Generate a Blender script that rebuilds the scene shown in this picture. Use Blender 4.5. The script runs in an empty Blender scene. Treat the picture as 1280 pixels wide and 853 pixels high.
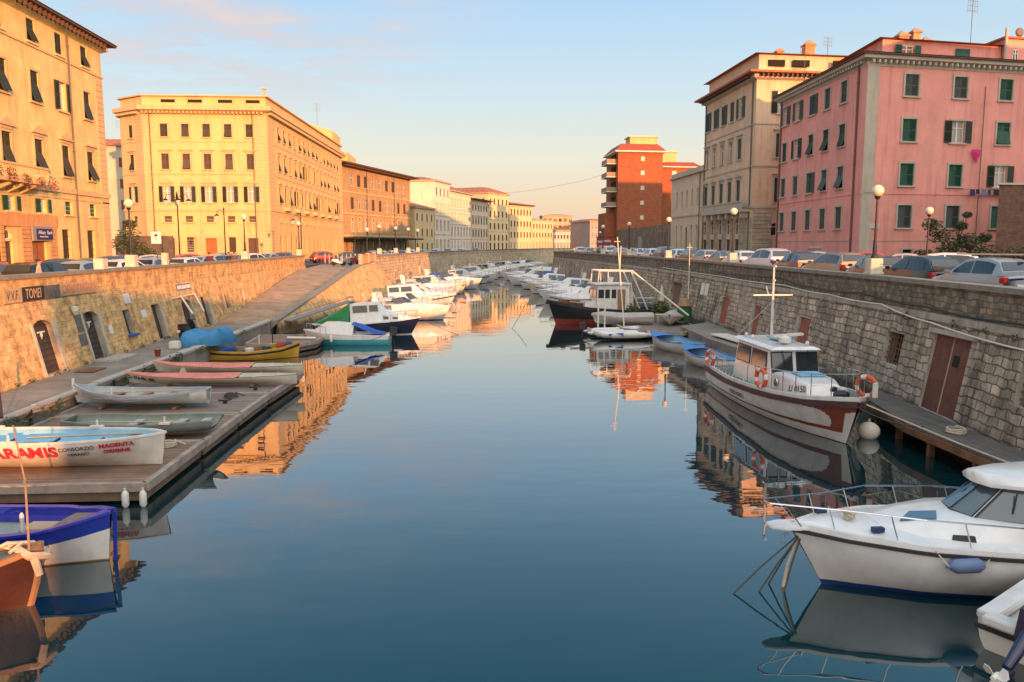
import bpy, bmesh, math, random
from mathutils import Vector, Matrix
R = math.radians
rnd = random.Random(11)
sc = bpy.context.scene
C = sc.collection

# ---------------------------------------------------------------- camera
cd = bpy.data.cameras.new('camera'); cam = bpy.data.objects.new('camera', cd); C.objects.link(cam)
cd.lens = 28.125; cd.sensor_width = 36; cd.clip_end = 6000; cd.clip_start = 0.1
cam.location = (0, 0, 6.05); cam.rotation_euler = (R(90 - 6.927), 0, R(-3.692))
sc.camera = cam
# ---------------------------------------------------------------- sky and sun
SUN_EL = R(6.0); SUN_AZ = R(156)          # azimuth from +Y towards +X
sdir = Vector((math.sin(SUN_AZ)*math.cos(SUN_EL), math.cos(SUN_AZ)*math.cos(SUN_EL), math.sin(SUN_EL)))
W = bpy.data.worlds.new('World'); sc.world = W; W.use_nodes = True
nt = W.node_tree; nt.nodes.clear()
def wn(t, **k):
    n = nt.nodes.new(t)
    for a, b in k.items(): setattr(n, a, b)
    return n
out = wn('ShaderNodeOutputWorld'); bg = wn('ShaderNodeBackground'); bg.inputs[1].default_value = 0.08
sky = wn('ShaderNodeTexSky', sky_type='NISHITA', sun_disc=False, sun_elevation=SUN_EL, sun_rotation=SUN_AZ,
         air_density=1.0, dust_density=1.2, ozone_density=1.5, altitude=10)
tc = wn('ShaderNodeTexCoord'); sep = wn('ShaderNodeSeparateXYZ')
nt.links.new(tc.outputs['Generated'], sep.inputs[0])
# evening band: air close to the horizon is peach, higher it is pale blue
mr = wn('ShaderNodeMapRange'); mr.inputs[1].default_value = 0.0; mr.inputs[2].default_value = 1.0
nt.links.new(sep.outputs[2], mr.inputs[0])
ramp = wn('ShaderNodeValToRGB'); cr = ramp.color_ramp
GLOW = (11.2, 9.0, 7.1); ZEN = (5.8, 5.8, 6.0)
SKY = [(0.0, (6.2, 4.3, 3.4)), (0.045, (6.8, 5.1, 3.6)), (0.10, (6.4, 6.0, 4.9)), (0.18, (4.8, 5.8, 6.3)), (0.29, (3.3, 5.0, 6.9)), (0.38, (2.0, 3.8, 5.5)), (0.50, (1.0, 3.0, 4.5)), (1.0, (1.4, 2.6, 3.8))]
cr.elements[0].position = 0; cr.elements[1].position = 1
for p, c in SKY[1:-1]: cr.elements.new(p)
for e, (p, c) in zip(sorted(cr.elements, key=lambda e: e.position), SKY): e.color = (c[0]/8, c[1]/8, c[2]/8, 1)
nt.links.new(mr.outputs[0], ramp.inputs[0])
sca = wn('ShaderNodeVectorMath', operation='SCALE'); sca.inputs[3].default_value = 8.0
nt.links.new(ramp.outputs[0], sca.inputs[0])
mx = wn('ShaderNodeMix', data_type='RGBA'); mx.inputs[0].default_value = 0.85
nt.links.new(sky.outputs[0], mx.inputs[6]); nt.links.new(sca.outputs[0], mx.inputs[7])
# thin clouds, projected on a flat layer so they shrink towards the horizon
dv = wn('ShaderNodeMath', operation='ADD'); dv.inputs[1].default_value = 0.12
nt.links.new(sep.outputs[2], dv.inputs[0])
cx = wn('ShaderNodeMath', operation='DIVIDE'); cy = wn('ShaderNodeMath', operation='DIVIDE')
nt.links.new(sep.outputs[0], cx.inputs[0]); nt.links.new(dv.outputs[0], cx.inputs[1])
nt.links.new(sep.outputs[1], cy.inputs[0]); nt.links.new(dv.outputs[0], cy.inputs[1])
cmb = wn('ShaderNodeCombineXYZ'); nt.links.new(cx.outputs[0], cmb.inputs[0]); nt.links.new(cy.outputs[0], cmb.inputs[1])
mp = wn('ShaderNodeMapping'); mp.inputs['Scale'].default_value = (0.9, 1.7, 1); mp.inputs['Location'].default_value = (3.1, 1.4, 0)
nt.links.new(cmb.outputs[0], mp.inputs[0])
nz = wn('ShaderNodeTexNoise'); nz.inputs['Scale'].default_value = 3.0; nz.inputs['Detail'].default_value = 9; nz.inputs['Roughness'].default_value = 0.62
nt.links.new(mp.outputs[0], nz.inputs['Vector'])
nr = wn('ShaderNodeMapRange'); nr.inputs[1].default_value = 0.42; nr.inputs[2].default_value = 0.60
nt.links.new(nz.outputs[0], nr.inputs[0])
# where the cloud field lies: a patch of sky to the left and high
ds = wn('ShaderNodeVectorMath', operation='DISTANCE'); ds.inputs[1].default_value = (-0.8, 2.6, 0)
nt.links.new(cmb.outputs[0], ds.inputs[0])
fr = wn('ShaderNodeMapRange'); fr.inputs[1].default_value = 1.05; fr.inputs[2].default_value = 0.2
nt.links.new(ds.outputs['Value'], fr.inputs[0])
cm = wn('ShaderNodeMath', operation='MULTIPLY'); nt.links.new(nr.outputs[0], cm.inputs[0]); nt.links.new(fr.outputs[0], cm.inputs[1])
cm2 = wn('ShaderNodeMath', operation='MULTIPLY'); cm2.inputs[1].default_value = 0.95; nt.links.new(cm.outputs[0], cm2.inputs[0])
cc = wn('ShaderNodeMix', data_type='RGBA'); nt.links.new(cm2.outputs[0], cc.inputs[0]); nt.links.new(mx.outputs[2], cc.inputs[6])
nz2 = wn('ShaderNodeTexNoise'); nz2.inputs['Scale'].default_value = 3.0; nt.links.new(mp.outputs[0], nz2.inputs['Vector'])
ccol = wn('ShaderNodeMix', data_type='RGBA'); nt.links.new(nz2.outputs[0], ccol.inputs[0])
ccol.inputs[6].default_value = (3.7, 3.7, 4.1, 1); ccol.inputs[7].default_value = (6.0, 5.1, 4.9, 1)
nt.links.new(ccol.outputs[2], cc.inputs[7])
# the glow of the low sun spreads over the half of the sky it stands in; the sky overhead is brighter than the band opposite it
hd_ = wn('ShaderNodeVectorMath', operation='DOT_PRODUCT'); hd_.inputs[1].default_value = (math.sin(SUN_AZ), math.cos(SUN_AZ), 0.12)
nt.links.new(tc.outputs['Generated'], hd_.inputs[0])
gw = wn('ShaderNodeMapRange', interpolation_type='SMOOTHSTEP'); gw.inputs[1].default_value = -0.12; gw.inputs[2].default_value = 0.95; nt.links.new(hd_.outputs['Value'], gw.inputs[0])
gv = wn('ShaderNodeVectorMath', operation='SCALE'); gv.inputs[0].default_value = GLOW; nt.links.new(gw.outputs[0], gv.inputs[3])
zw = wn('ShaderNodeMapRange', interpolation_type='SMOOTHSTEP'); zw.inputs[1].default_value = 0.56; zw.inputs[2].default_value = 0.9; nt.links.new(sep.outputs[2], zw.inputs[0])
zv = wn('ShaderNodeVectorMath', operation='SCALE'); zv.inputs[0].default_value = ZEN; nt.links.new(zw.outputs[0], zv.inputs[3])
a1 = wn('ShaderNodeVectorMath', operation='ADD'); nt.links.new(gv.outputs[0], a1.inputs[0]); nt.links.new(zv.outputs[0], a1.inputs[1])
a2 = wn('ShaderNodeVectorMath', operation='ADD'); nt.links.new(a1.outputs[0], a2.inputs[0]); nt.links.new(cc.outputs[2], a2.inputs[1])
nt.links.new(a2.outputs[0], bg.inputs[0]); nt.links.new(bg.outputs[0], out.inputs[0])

sl = bpy.data.lights.new('sun', 'SUN'); sl.energy = 5.0; sl.angle = R(0.5); sl.color = (1.0, 0.385, 0.13)
so = bpy.data.objects.new('sun', sl); C.objects.link(so); so.rotation_euler = (-sdir).to_track_quat('-Z', 'Y').to_euler(); so.location = (60, -100, 40)
sc.view_settings.view_transform = 'Standard'; sc.view_settings.look = 'None'; sc.view_settings.exposure = 0.9; sc.view_settings.gamma = 1.0
sc.view_settings.use_curve_mapping = False
try:
    sc.cycles.max_bounces = 6; sc.cycles.glossy_bounces = 3; sc.cycles.transparent_max_bounces = 6; sc.cycles.use_denoising = True
except Exception: pass

# ---------------------------------------------------------------- materials
MATS = {}
def M(name, col=None, rough=.7, var=.12, scale=1.5, bump=0., bscale=18., metal=0., spec=.4, brick=None, streak=0., coat=0., alpha=None, plank=None, mortar=None, col2=None, tide=None, wob=.55, patch=None):
    """procedural material, cached by name"""
    if name in MATS: return MATS[name]
    m = bpy.data.materials.new(name); m.use_nodes = True; t = m.node_tree; N = t.nodes; L = t.links
    b = N['Principled BSDF']; b.inputs['Roughness'].default_value = rough; b.inputs['Metallic'].default_value = metal
    b.inputs['Specular IOR Level'].default_value = spec
    if coat: b.inputs['Coat Weight'].default_value = coat; b.inputs['Coat Roughness'].default_value = .06
    co = N.new('ShaderNodeTexCoord')
    src = co.outputs['UV'] if (brick or plank) else co.outputs['Object']
    n1 = N.new('ShaderNodeTexNoise'); n1.inputs['Scale'].default_value = scale; n1.inputs['Detail'].default_value = 8; n1.inputs['Roughness'].default_value = .65
    L.new(co.outputs['Object'], n1.inputs['Vector'])
    mr = N.new('ShaderNodeMapRange'); mr.inputs[1].default_value = .28; mr.inputs[2].default_value = .72; mr.inputs[3].default_value = 1 - var; mr.inputs[4].default_value = 1 + var
    L.new(n1.outputs[0], mr.inputs[0])
    base = None; hgt = None
    if brick:
        bw, bh, ms = brick
        br = N.new('ShaderNodeTexBrick'); br.inputs['Scale'].default_value = 1
        br.inputs['Brick Width'].default_value = bw; br.inputs['Row Height'].default_value = bh; br.inputs['Mortar Size'].default_value = ms
        br.inputs['Mortar Smooth'].default_value = .4; br.inputs['Bias'].default_value = 0
        # uneven joints
        nd = N.new('ShaderNodeTexNoise'); nd.inputs['Scale'].default_value = 1.9; nd.inputs['Detail'].default_value = 4; L.new(src, nd.inputs['Vector'])
        sb = N.new('ShaderNodeVectorMath'); sb.operation = 'SUBTRACT'; sb.inputs[1].default_value = (.5, .5, .5); L.new(nd.outputs['Color'], sb.inputs[0])
        sl_ = N.new('ShaderNodeVectorMath'); sl_.operation = 'SCALE'; sl_.inputs[3].default_value = bh*wob; L.new(sb.outputs[0], sl_.inputs[0])
        ad = N.new('ShaderNodeVectorMath'); ad.operation = 'ADD'; L.new(src, ad.inputs[0]); L.new(sl_.outputs[0], ad.inputs[1])
        L.new(ad.outputs[0], br.inputs['Vector'])
        c2 = col2 or tuple(c*.68 for c in col); mo = mortar or tuple(c*.55 for c in col)
        br.inputs['Color1'].default_value = (*col, 1); br.inputs['Color2'].default_value = (*c2, 1); br.inputs['Mortar'].default_value = (*mo, 1)
        base = br.outputs['Color']; hgt = br.outputs['Fac']
    elif plank:
        w, axis = plank
        wv = N.new('ShaderNodeTexWave'); wv.bands_direction = axis; wv.wave_profile = 'SAW'; wv.inputs['Scale'].default_value = .314/w; wv.inputs['Distortion'].default_value = 0
        L.new(src, wv.inputs['Vector'])
        rp = N.new('ShaderNodeValToRGB'); e = rp.color_ramp.elements
        e[0].position = 0; e[0].color = tuple(c*.25 for c in col) + (1,); e[1].position = .14; e[1].color = (*col, 1)
        L.new(wv.outputs['Fac'], rp.inputs[0]); base = rp.outputs[0]
        # each board has its own tone
        mpn = N.new('ShaderNodeMapping'); s = [.15, .15, 1]; s['XYZ'.index(axis)] = 1/w; mpn.inputs['Scale'].default_value = s
        L.new(src, mpn.inputs[0]); sn = N.new('ShaderNodeTexNoise'); sn.inputs['Scale'].default_value = 1.3; sn.inputs['Detail'].default_value = 2; L.new(mpn.outputs[0], sn.inputs['Vector'])
        mr2 = N.new('ShaderNodeMapRange'); mr2.inputs[1].default_value = .3; mr2.inputs[2].default_value = .7; mr2.inputs[3].default_value = .72; mr2.inputs[4].default_value = 1.25
        L.new(sn.outputs[0], mr2.inputs[0])
        mu = N.new('ShaderNodeVectorMath'); mu.operation = 'SCALE'; L.new(base, mu.inputs[0]); L.new(mr2.outputs[0], mu.inputs[3]); base = mu.outputs[0]
    else:
        rgb = N.new('ShaderNodeRGB'); rgb.outputs[0].default_value = (*col, 1); base = rgb.outputs[0]
    sc1 = N.new('ShaderNodeVectorMath'); sc1.operation = 'SCALE'; L.new(base, sc1.inputs[0]); L.new(mr.outputs[0], sc1.inputs[3])
    fin = sc1.outputs[0]
    if streak:   # run-off stains, long in z
        mp_ = N.new('ShaderNodeMapping'); mp_.inputs['Scale'].default_value = (1.3, 1.3, .12); L.new(co.outputs['Object'], mp_.inputs[0])
        n3 = N.new('ShaderNodeTexNoise'); n3.inputs['Scale'].default_value = 1.6; n3.inputs['Detail'].default_value = 6; L.new(mp_.outputs[0], n3.inputs['Vector'])
        m3 = N.new('ShaderNodeMapRange'); m3.inputs[1].default_value = .5; m3.inputs[2].default_value = .75; m3.inputs[3].default_value = 1; m3.inputs[4].default_value = 1 - streak
        L.new(n3.outputs[0], m3.inputs[0])
        s3 = N.new('ShaderNodeVectorMath'); s3.operation = 'SCALE'; L.new(fin, s3.inputs[0]); L.new(m3.outputs[0], s3.inputs[3]); fin = s3.outputs[0]
    if patch:    # places where the plaster was mended or has peeled
        np_ = N.new('ShaderNodeTexNoise'); np_.inputs['Scale'].default_value = .33; np_.inputs['Detail'].default_value = 9; np_.inputs['Roughness'].default_value = .7; L.new(co.outputs['Object'], np_.inputs['Vector'])
        mp2 = N.new('ShaderNodeMapRange'); mp2.inputs[1].default_value = .58; mp2.inputs[2].default_value = .63; mp2.inputs[3].default_value = 0; mp2.inputs[4].default_value = .6; L.new(np_.outputs[0], mp2.inputs[0])
        mx2 = N.new('ShaderNodeMix'); mx2.data_type = 'RGBA'; L.new(mp2.outputs[0], mx2.inputs[0]); L.new(fin, mx2.inputs[6]); mx2.inputs[7].default_value = (*patch, 1); fin = mx2.outputs[2]
    if tide:
        tide, tk, tcol = tide if isinstance(tide, tuple) else (tide, .85, (.035, .034, .022))
                 # damp weedy band that the tide leaves on the stone, uneven along the wall
        sz = N.new('ShaderNodeSeparateXYZ'); L.new(co.outputs['Object'], sz.inputs[0]); nt_ = N.new('ShaderNodeTexNoise'); nt_.inputs['Scale'].default_value = .9; nt_.inputs['Detail'].default_value = 6; L.new(co.outputs['Object'], nt_.inputs['Vector'])
        ma = N.new('ShaderNodeMath'); ma.operation = 'MULTIPLY_ADD'; ma.inputs[1].default_value = -1.1; L.new(nt_.outputs[0], ma.inputs[0]); L.new(sz.outputs[2], ma.inputs[2])
        mt_ = N.new('ShaderNodeMapRange'); mt_.inputs[1].default_value = tide - .75; mt_.inputs[2].default_value = tide - .3; mt_.inputs[3].default_value = tk; mt_.inputs[4].default_value = 0; L.new(ma.outputs[0], mt_.inputs[0])
        mxx = N.new('ShaderNodeMix'); mxx.data_type = 'RGBA'; L.new(mt_.outputs[0], mxx.inputs[0]); L.new(fin, mxx.inputs[6]); mxx.inputs[7].default_value = (*tcol, 1); fin = mxx.outputs[2]
    L.new(fin, b.inputs['Base Color'])
    if bump:
        bp = N.new('ShaderNodeBump'); bp.inputs['Strength'].default_value = bump; bp.inputs['Distance'].default_value = .03
        n2 = N.new('ShaderNodeTexNoise'); n2.inputs['Scale'].default_value = bscale; n2.inputs['Detail'].default_value = 5; L.new(co.outputs['Object'], n2.inputs['Vector'])
        if hgt:
            sm = N.new('ShaderNodeMath'); sm.operation = 'MULTIPLY_ADD'; sm.inputs[1].default_value = -.9; L.new(hgt, sm.inputs[0]); L.new(n2.outputs[0], sm.inputs[2]); L.new(sm.outputs[0], bp.inputs['Height'])
        else: L.new(n2.outputs[0], bp.inputs['Height'])
        L.new(bp.outputs[0], b.inputs['Normal'])
    if alpha is not None: b.inputs['Alpha'].default_value = alpha
    MATS[name] = m; return m

def water_mat():
    m = bpy.data.materials.new('canal_water'); m.use_nodes = True; t = m.node_tree; N = t.nodes; L = t.links; b = N['Principled BSDF']
    b.inputs['Base Color'].default_value = (.003, .024, .029, 1); b.inputs['Roughness'].default_value = .015; b.inputs['IOR'].default_value = 1.62
    b.inputs['Specular IOR Level'].default_value = .5
    co = N.new('ShaderNodeTexCoord'); mp = N.new('ShaderNodeMapping'); mp.inputs['Scale'].default_value = (.55, 1.2, 1); L.new(co.outputs['Object'], mp.inputs[0])
    a = N.new('ShaderNodeTexNoise'); a.inputs['Scale'].default_value = .9; a.inputs['Detail'].default_value = 3; a.inputs['Roughness'].default_value = .45; L.new(mp.outputs[0], a.inputs['Vector'])
    c = N.new('ShaderNodeTexNoise'); c.inputs['Scale'].default_value = .12; c.inputs['Detail'].default_value = 2; L.new(mp.outputs[0], c.inputs['Vector'])
    cr_ = N.new('ShaderNodeMapRange'); cr_.inputs[1].default_value = .35; cr_.inputs[2].default_value = .68; cr_.inputs[3].default_value = .15; cr_.inputs[4].default_value = 1; L.new(c.outputs[0], cr_.inputs[0])
    mm = N.new('ShaderNodeMath'); mm.operation = 'MULTIPLY'; L.new(a.outputs[0], mm.inputs[0]); L.new(cr_.outputs[0], mm.inputs[1])
    bp = N.new('ShaderNodeBump'); bp.inputs['Strength'].default_value = .085; bp.inputs['Distance'].default_value = .12; L.new(mm.outputs[0], bp.inputs['Height']); L.new(bp.outputs[0], b.inputs['Normal'])
    # the surface film mirrors more strongly the flatter one looks along it
    g = N.new('ShaderNodeBsdfGlossy'); g.inputs['Roughness'].default_value = .012; L.new(bp.outputs[0], g.inputs['Normal'])
    fz = N.new('ShaderNodeFresnel'); fz.inputs['IOR'].default_value = 1.33
    ml = N.new('ShaderNodeMath'); ml.operation = 'MULTIPLY'; ml.inputs[1].default_value = 1.2; ml.use_clamp = True; L.new(fz.outputs[0], ml.inputs[0])
    ms = N.new('ShaderNodeMixShader'); L.new(ml.outputs[0], ms.inputs[0]); L.new(b.outputs[0], ms.inputs[1]); L.new(g.outputs[0], ms.inputs[2]); L.new(ms.outputs[0], N['Material Output'].inputs[0])
    return m

# ---------------------------------------------------------------- mesh builder
def V(*a): return Vector(a if len(a) > 1 else a[0])
class MB:
    def __init__(s): s.v = []; s.f = []; s.m = []; s.ms = []; s.ci = 0
    def mat(s, m):
        if m not in s.ms: s.ms.append(m)
        s.ci = s.ms.index(m); return s
    def add(s, vs, fs):
        o = len(s.v); s.v += [tuple(x) for x in vs]
        for f in fs: s.f.append([i + o for i in f]); s.m.append(s.ci)
    def poly(s, pts): s.add(pts, [list(range(len(pts)))])
    def box(s, c, d, rz=0, ry=0, rx=0):
        x, y, z = d[0]/2, d[1]/2, d[2]/2
        vs = [V(a*x, b*y, e*z) for a in (-1, 1) for b in (-1, 1) for e in (-1, 1)]
        if rz or ry or rx:
            mt = Matrix.Rotation(rz, 3, 'Z') @ Matrix.Rotation(ry, 3, 'Y') @ Matrix.Rotation(rx, 3, 'X'); vs = [mt @ q for q in vs]
        c = V(c); s.add([q + c for q in vs], [(0, 1, 3, 2), (4, 6, 7, 5), (0, 4, 5, 1), (2, 3, 7, 6), (0, 2, 6, 4), (1, 5, 7, 3)])
    def bar(s, p, q, w, h=None):
        """a straight square bar between two points"""
        p, q = V(p), V(q); h = h or w; d = q - p; L = d.length
        if L < 1e-6: return
        qt = d.to_track_quat('X', 'Z'); vs = []
        for a in (0, L):
            for b_, e in ((-1, -1), (1, -1), (1, 1), (-1, 1)): vs.append(p + qt @ V(a, b_*w/2, e*h/2))
        s.add(vs, [(3, 2, 1, 0), (4, 5, 6, 7), (0, 1, 5, 4), (1, 2, 6, 5), (2, 3, 7, 6), (3, 0, 4, 7)])
    def tube(s, pts, r, n=6, cap=True):
        pts = [V(p) for p in pts]; rs = r if isinstance(r, (list, tuple)) else [r]*len(pts); rings = []; prev = None
        for i, p in enumerate(pts):
            d = (pts[min(i+1, len(pts)-1)] - pts[max(i-1, 0)]).normalized()
            if prev is None: a = d.orthogonal().normalized()
            else:
                a = prev - d*prev.dot(d); a = a.normalized() if a.length > 1e-5 else d.orthogonal().normalized()
            prev = a; b_ = d.cross(a)
            rings.append([p + (a*math.cos(k*2*math.pi/n) + b_*math.sin(k*2*math.pi/n))*rs[i] for k in range(n)])
        s.loft(rings, True, cap)
    def loft(s, rings, closed=True, cap=True):
        n = len(rings[0]); vs = [p for r in rings for p in r]; fs = []
        for i in range(len(rings)-1):
            for k in range(n if closed else n-1):
                k2 = (k+1) % n; fs.append((i*n+k, i*n+k2, (i+1)*n+k2, (i+1)*n+k))
        if cap and closed: fs.append(list(range(n))[::-1]); fs.append([(len(rings)-1)*n + k for k in range(n)])
        s.add(vs, fs)
    def lathe(s, prof, c=(0, 0, 0), n=16, axis='Z'):
        rings = []
        for r, z in prof:
            ring = []
            for k in range(n):
                a = k*2*math.pi/n; p = (r*math.cos(a), r*math.sin(a), z)
                if axis == 'X': p = (z, r*math.cos(a), r*math.sin(a))
                if axis == 'Y': p = (r*math.sin(a), z, r*math.cos(a))
                ring.append(V(p) + V(c))
            rings.append(ring)
        s.loft(rings, True, True)
    def ball(s, c, r, n=12, sz=1.):
        k = max(4, n//2); s.lathe([(max(1e-3, r*math.sin(i*math.pi/k)), -r*sz*math.cos(i*math.pi/k)) for i in range(k+1)], c, n)
    def prism(s, pts, z0, z1):
        n = len(pts); vs = [(p[0], p[1], z0) for p in pts] + [(p[0], p[1], z1) for p in pts]
        s.add(vs, [list(range(n))[::-1], [n+i for i in range(n)]] + [(i, (i+1) % n, n+(i+1) % n, n+i) for i in range(n)])
    def torus(s, c, R_, r, n=20, k=8, mt=None, m2=None):
        mt = mt or Matrix.Identity(3); mats = (s.ci, s.ms.index(m2) if m2 in s.ms else s.ci); c = V(c); vs = []; fs = []
        for i in range(n):
            for j in range(k):
                a = i*2*math.pi/n; b_ = j*2*math.pi/k
                vs.append(c + mt @ V((R_ + r*math.cos(b_))*math.cos(a), (R_ + r*math.cos(b_))*math.sin(a), r*math.sin(b_)))
        o = len(s.v); s.v += [tuple(x) for x in vs]
        for i in range(n):
            for j in range(k):
                i2, j2 = (i+1) % n, (j+1) % k
                s.f.append([o+i*k+j, o+i2*k+j, o+i2*k+j2, o+i*k+j2]); s.m.append(mats[1] if (i*4//n*n//4 == i or (i-1)*4//n*n//4 == i-1) else mats[0])
    def build(s, name, parent=None, smooth=False, bevel=0, angle=40):
        me = bpy.data.meshes.new(name); me.from_pydata(s.v, [], s.f)
        for m in s.ms: me.materials.append(m)
        for p, i in zip(me.polygons, s.m): p.material_index = i
        bm = bmesh.new(); bm.from_mesh(me); bmesh.ops.remove_doubles(bm, verts=bm.verts, dist=1e-4); bmesh.ops.recalc_face_normals(bm, faces=bm.faces)
        if bevel: bmesh.ops.bevel(bm, geom=[e for e in bm.edges if len(e.link_faces) == 2 and e.calc_face_angle(0) > .5], offset=bevel, segments=2, affect='EDGES', clamp_overlap=True)
        uv = bm.loops.layers.uv.new('UVMap')
        for f in bm.faces:
            n = f.normal
            if abs(n.z) > .75:
                for l in f.loops: l[uv].uv = (l.vert.co.x, l.vert.co.y)
            else:
                h = V(-n.y, n.x, 0).normalized() if (abs(n.x) + abs(n.y)) > 1e-6 else V(1, 0, 0)
                for l in f.loops: l[uv].uv = (l.vert.co.dot(h), l.vert.co.z)
            f.smooth = smooth
        if smooth:
            for e in bm.edges:
                if len(e.link_faces) == 2 and e.calc_face_angle(0) > R(angle): e.smooth = False
        bm.to_mesh(me); bm.free()
        o = bpy.data.objects.new(name, me); C.objects.link(o)
        if parent: o.parent = parent; o.location = -world_loc(parent)
        return o
def world_loc(o):
    p = V(o.location); return p + world_loc(o.parent) if o.parent else p
def tag(o, label=None, cat=None, group=None, kind=None):
    if label: o['label'] = label
    if cat: o['category'] = cat
    if group: o['group'] = group
    if kind: o['kind'] = kind
    return o
def empty(name, loc, label, cat, group=None, rz=0):
    o = bpy.data.objects.new(name, None); C.objects.link(o); o.location = loc; o.rotation_euler = (0, 0, rz); o.empty_display_size = .2
    return tag(o, label, cat, group)
def link_mesh(name, me, parent, loc, rot=(0, 0, 0)):
    """one more object of a shared mesh, placed in its parent's frame"""
    o = bpy.data.objects.new(name, me); C.objects.link(o); o.parent = parent; o.location = loc; o.rotation_euler = rot; return o
def dup(root, loc, rz=0, label=None, group=None, scale=None, paint=None):
    def cp(o, par):
        c = o.copy(); C.objects.link(c)
        if par: c.parent = par
        for ch in KIDS.get(o.name, o.children): cp(ch, c)
        return c
    r = cp(root, None); r.location = loc; r.rotation_euler = (0, 0, rz)
    if scale: r.scale = scale if isinstance(scale, tuple) else (scale,)*3
    if label: r['label'] = label
    if group: r['group'] = group
    return r
KIDS = {}
def repaint(root, old, new):
    """give this copy its own material in the slots that carry `old`, mesh data stay shared"""
    st = [root]
    while st:
        o = st.pop(); st += list(o.children)
        if o.type == 'MESH':
            for sl_ in o.material_slots:
                if sl_.material == old: sl_.link = 'OBJECT'; sl_.material = new
def lettering(body, size, mat, parent, loc, rot, ext=.004, align='CENTER', sx=1, off=0.):
    cu = bpy.data.curves.new('lettering', 'FONT'); cu.body = body; cu.size = size; cu.extrude = ext; cu.align_x = align; cu.align_y = 'CENTER'; cu.offset = off; cu.resolution_u = 3
    t = bpy.data.objects.new('lettering', cu); C.objects.link(t); dg = bpy.context.evaluated_depsgraph_get(); me = bpy.data.meshes.new_from_object(t.evaluated_get(dg)); bpy.data.objects.remove(t); bpy.data.curves.remove(cu)
    me.materials.clear(); me.materials.append(mat); o = bpy.data.objects.new('lettering', me); C.objects.link(o)
    o.parent = parent; o.location = loc; o.rotation_euler = rot; o.scale = (sx, 1, 1); return o
ORD = 'first second third fourth fifth sixth seventh eighth ninth tenth eleventh twelfth thirteenth fourteenth fifteenth sixteenth seventeenth eighteenth nineteenth twentieth'.split()
def lerp(a, b, t): return a + (b - a)*t
def interp(tab, x):
    if x <= tab[0][0]: return tab[0][1:]
    for p, q in zip(tab, tab[1:]):
        if x <= q[0]:
            t = (x - p[0])/(q[0] - p[0]); return [lerp(a, b, t) for a, b in zip(p[1:], q[1:])]
    return tab[-1][1:]
def grid_wall(mb, fn, us, zs, ops, depth, wmat, rmat=None):
    """a wall surface fn(u, z, inward) cut into cells, with real openings (u0,u1,z0,z1[,arch rise]) and their reveals"""
    us = sorted(set([round(u, 4) for u in us] + [round(o[i], 4) for o in ops for i in (0, 1)]))
    zs = sorted(set([round(z, 4) for z in zs] + [round(o[i], 4) for o in ops for i in (2, 3)]))
    lo, hi = us[0], us[-1]
    mb.mat(wmat)
    for a, b in zip(us, us[1:]):
        for c, d in zip(zs, zs[1:]):
            um, zm = (a+b)/2, (c+d)/2
            if any(o[0] < um < o[1] and o[2] < zm < o[3] for o in ops): continue
            mb.poly([fn(a, c, 0), fn(b, c, 0), fn(b, d, 0), fn(a, d, 0)])
    mb.mat(rmat or wmat)
    for o in ops:
        a, b, c, d = o[:4]; dp = depth
        mb.poly([fn(a, c, 0), fn(a, d, 0), fn(a, d, dp), fn(a, c, dp)]); mb.poly([fn(b, d, 0), fn(b, c, 0), fn(b, c, dp), fn(b, d, dp)])
        mb.poly([fn(a, c, 0), fn(a, c, dp), fn(b, c, dp), fn(b, c, 0)])
        if len(o) > 4:     # arched head: spandrels flush with the wall and a curved soffit
            rise = o[4]; n = 10; zs_ = d - rise; um = (a+b)/2; hw = (b-a)/2
            pts = [(um - hw*math.cos(math.pi*k/n), zs_ + rise*math.sin(math.pi*k/n)) for k in range(n+1)]
            for p, q in zip(pts, pts[1:]):
                mb.mat(wmat); mb.poly([fn(p[0], p[1], 0), fn(q[0], q[1], 0), fn(q[0], d, 0), fn(p[0], d, 0)])
                mb.mat(rmat or wmat); mb.poly([fn(p[0], p[1], 0), fn(p[0], p[1], dp), fn(q[0], q[1], dp), fn(q[0], q[1], 0)])
        else: mb.poly([fn(a, d, 0), fn(b, d, 0), fn(b, d, dp), fn(a, d, dp)])
def offset_poly(P, d):
    """outset a counter-clockwise footprint by d"""
    n = len(P); out = []
    for i in range(n):
        a, b, c = V(*P[i-1]), V(*P[i]), V(*P[(i+1) % n]); e1 = (b-a).normalized(); e2 = (c-b).normalized()
        n1 = V(e1.y, -e1.x); n2 = V(e2.y, -e2.x); k = n1 + n2; k = k/(k.dot(n1)); out.append(tuple(b + k*d))
    return out
# ================================================================ the setting
m_water = water_mat()
m_asph = M('asphalt', (.06, .06, .06), .9, .25, .8, .2, 60)
m_pave = M('stone_paving', (.22, .2, .17), .85, .2, .6, .3, 20, brick=(.6, .4, .012))
m_kerb = M('kerb_stone', (.34, .31, .26), .85, .15, 2, .2)
m_rub = M('ochre_rubble', (.62, .375, .155), .95, .6, 2.2, .9, 7, brick=(.40, .20, .035), streak=.35, wob=1.3, patch=(.60, .39, .18), col2=(.50, .30, .125), mortar=(.54, .35, .16), tide=.55)
m_grey = M('grey_masonry', (.45, .36, .265), .95, .5, 1.1, .9, 12, brick=(.50, .27, .026), streak=.72, wob=1.0, patch=(.36, .31, .25), col2=(.26, .205, .15), mortar=(.13, .105, .08), tide=.75)
m_para = M('parapet_masonry', (.27, .21, .14), .95, .5, 2.2, .9, 12, brick=(.34, .2, .022), wob=1.1, streak=.35, col2=(.13, .11, .085), mortar=(.13, .115, .09))
m_cop = M('coping_stone', (.21, .19, .155), .9, .3, 3, .5, 30)
m_band = M('pale_stone_band', (.36, .32, .26), .9, .3, 2, .4, 20, streak=.45)
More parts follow.
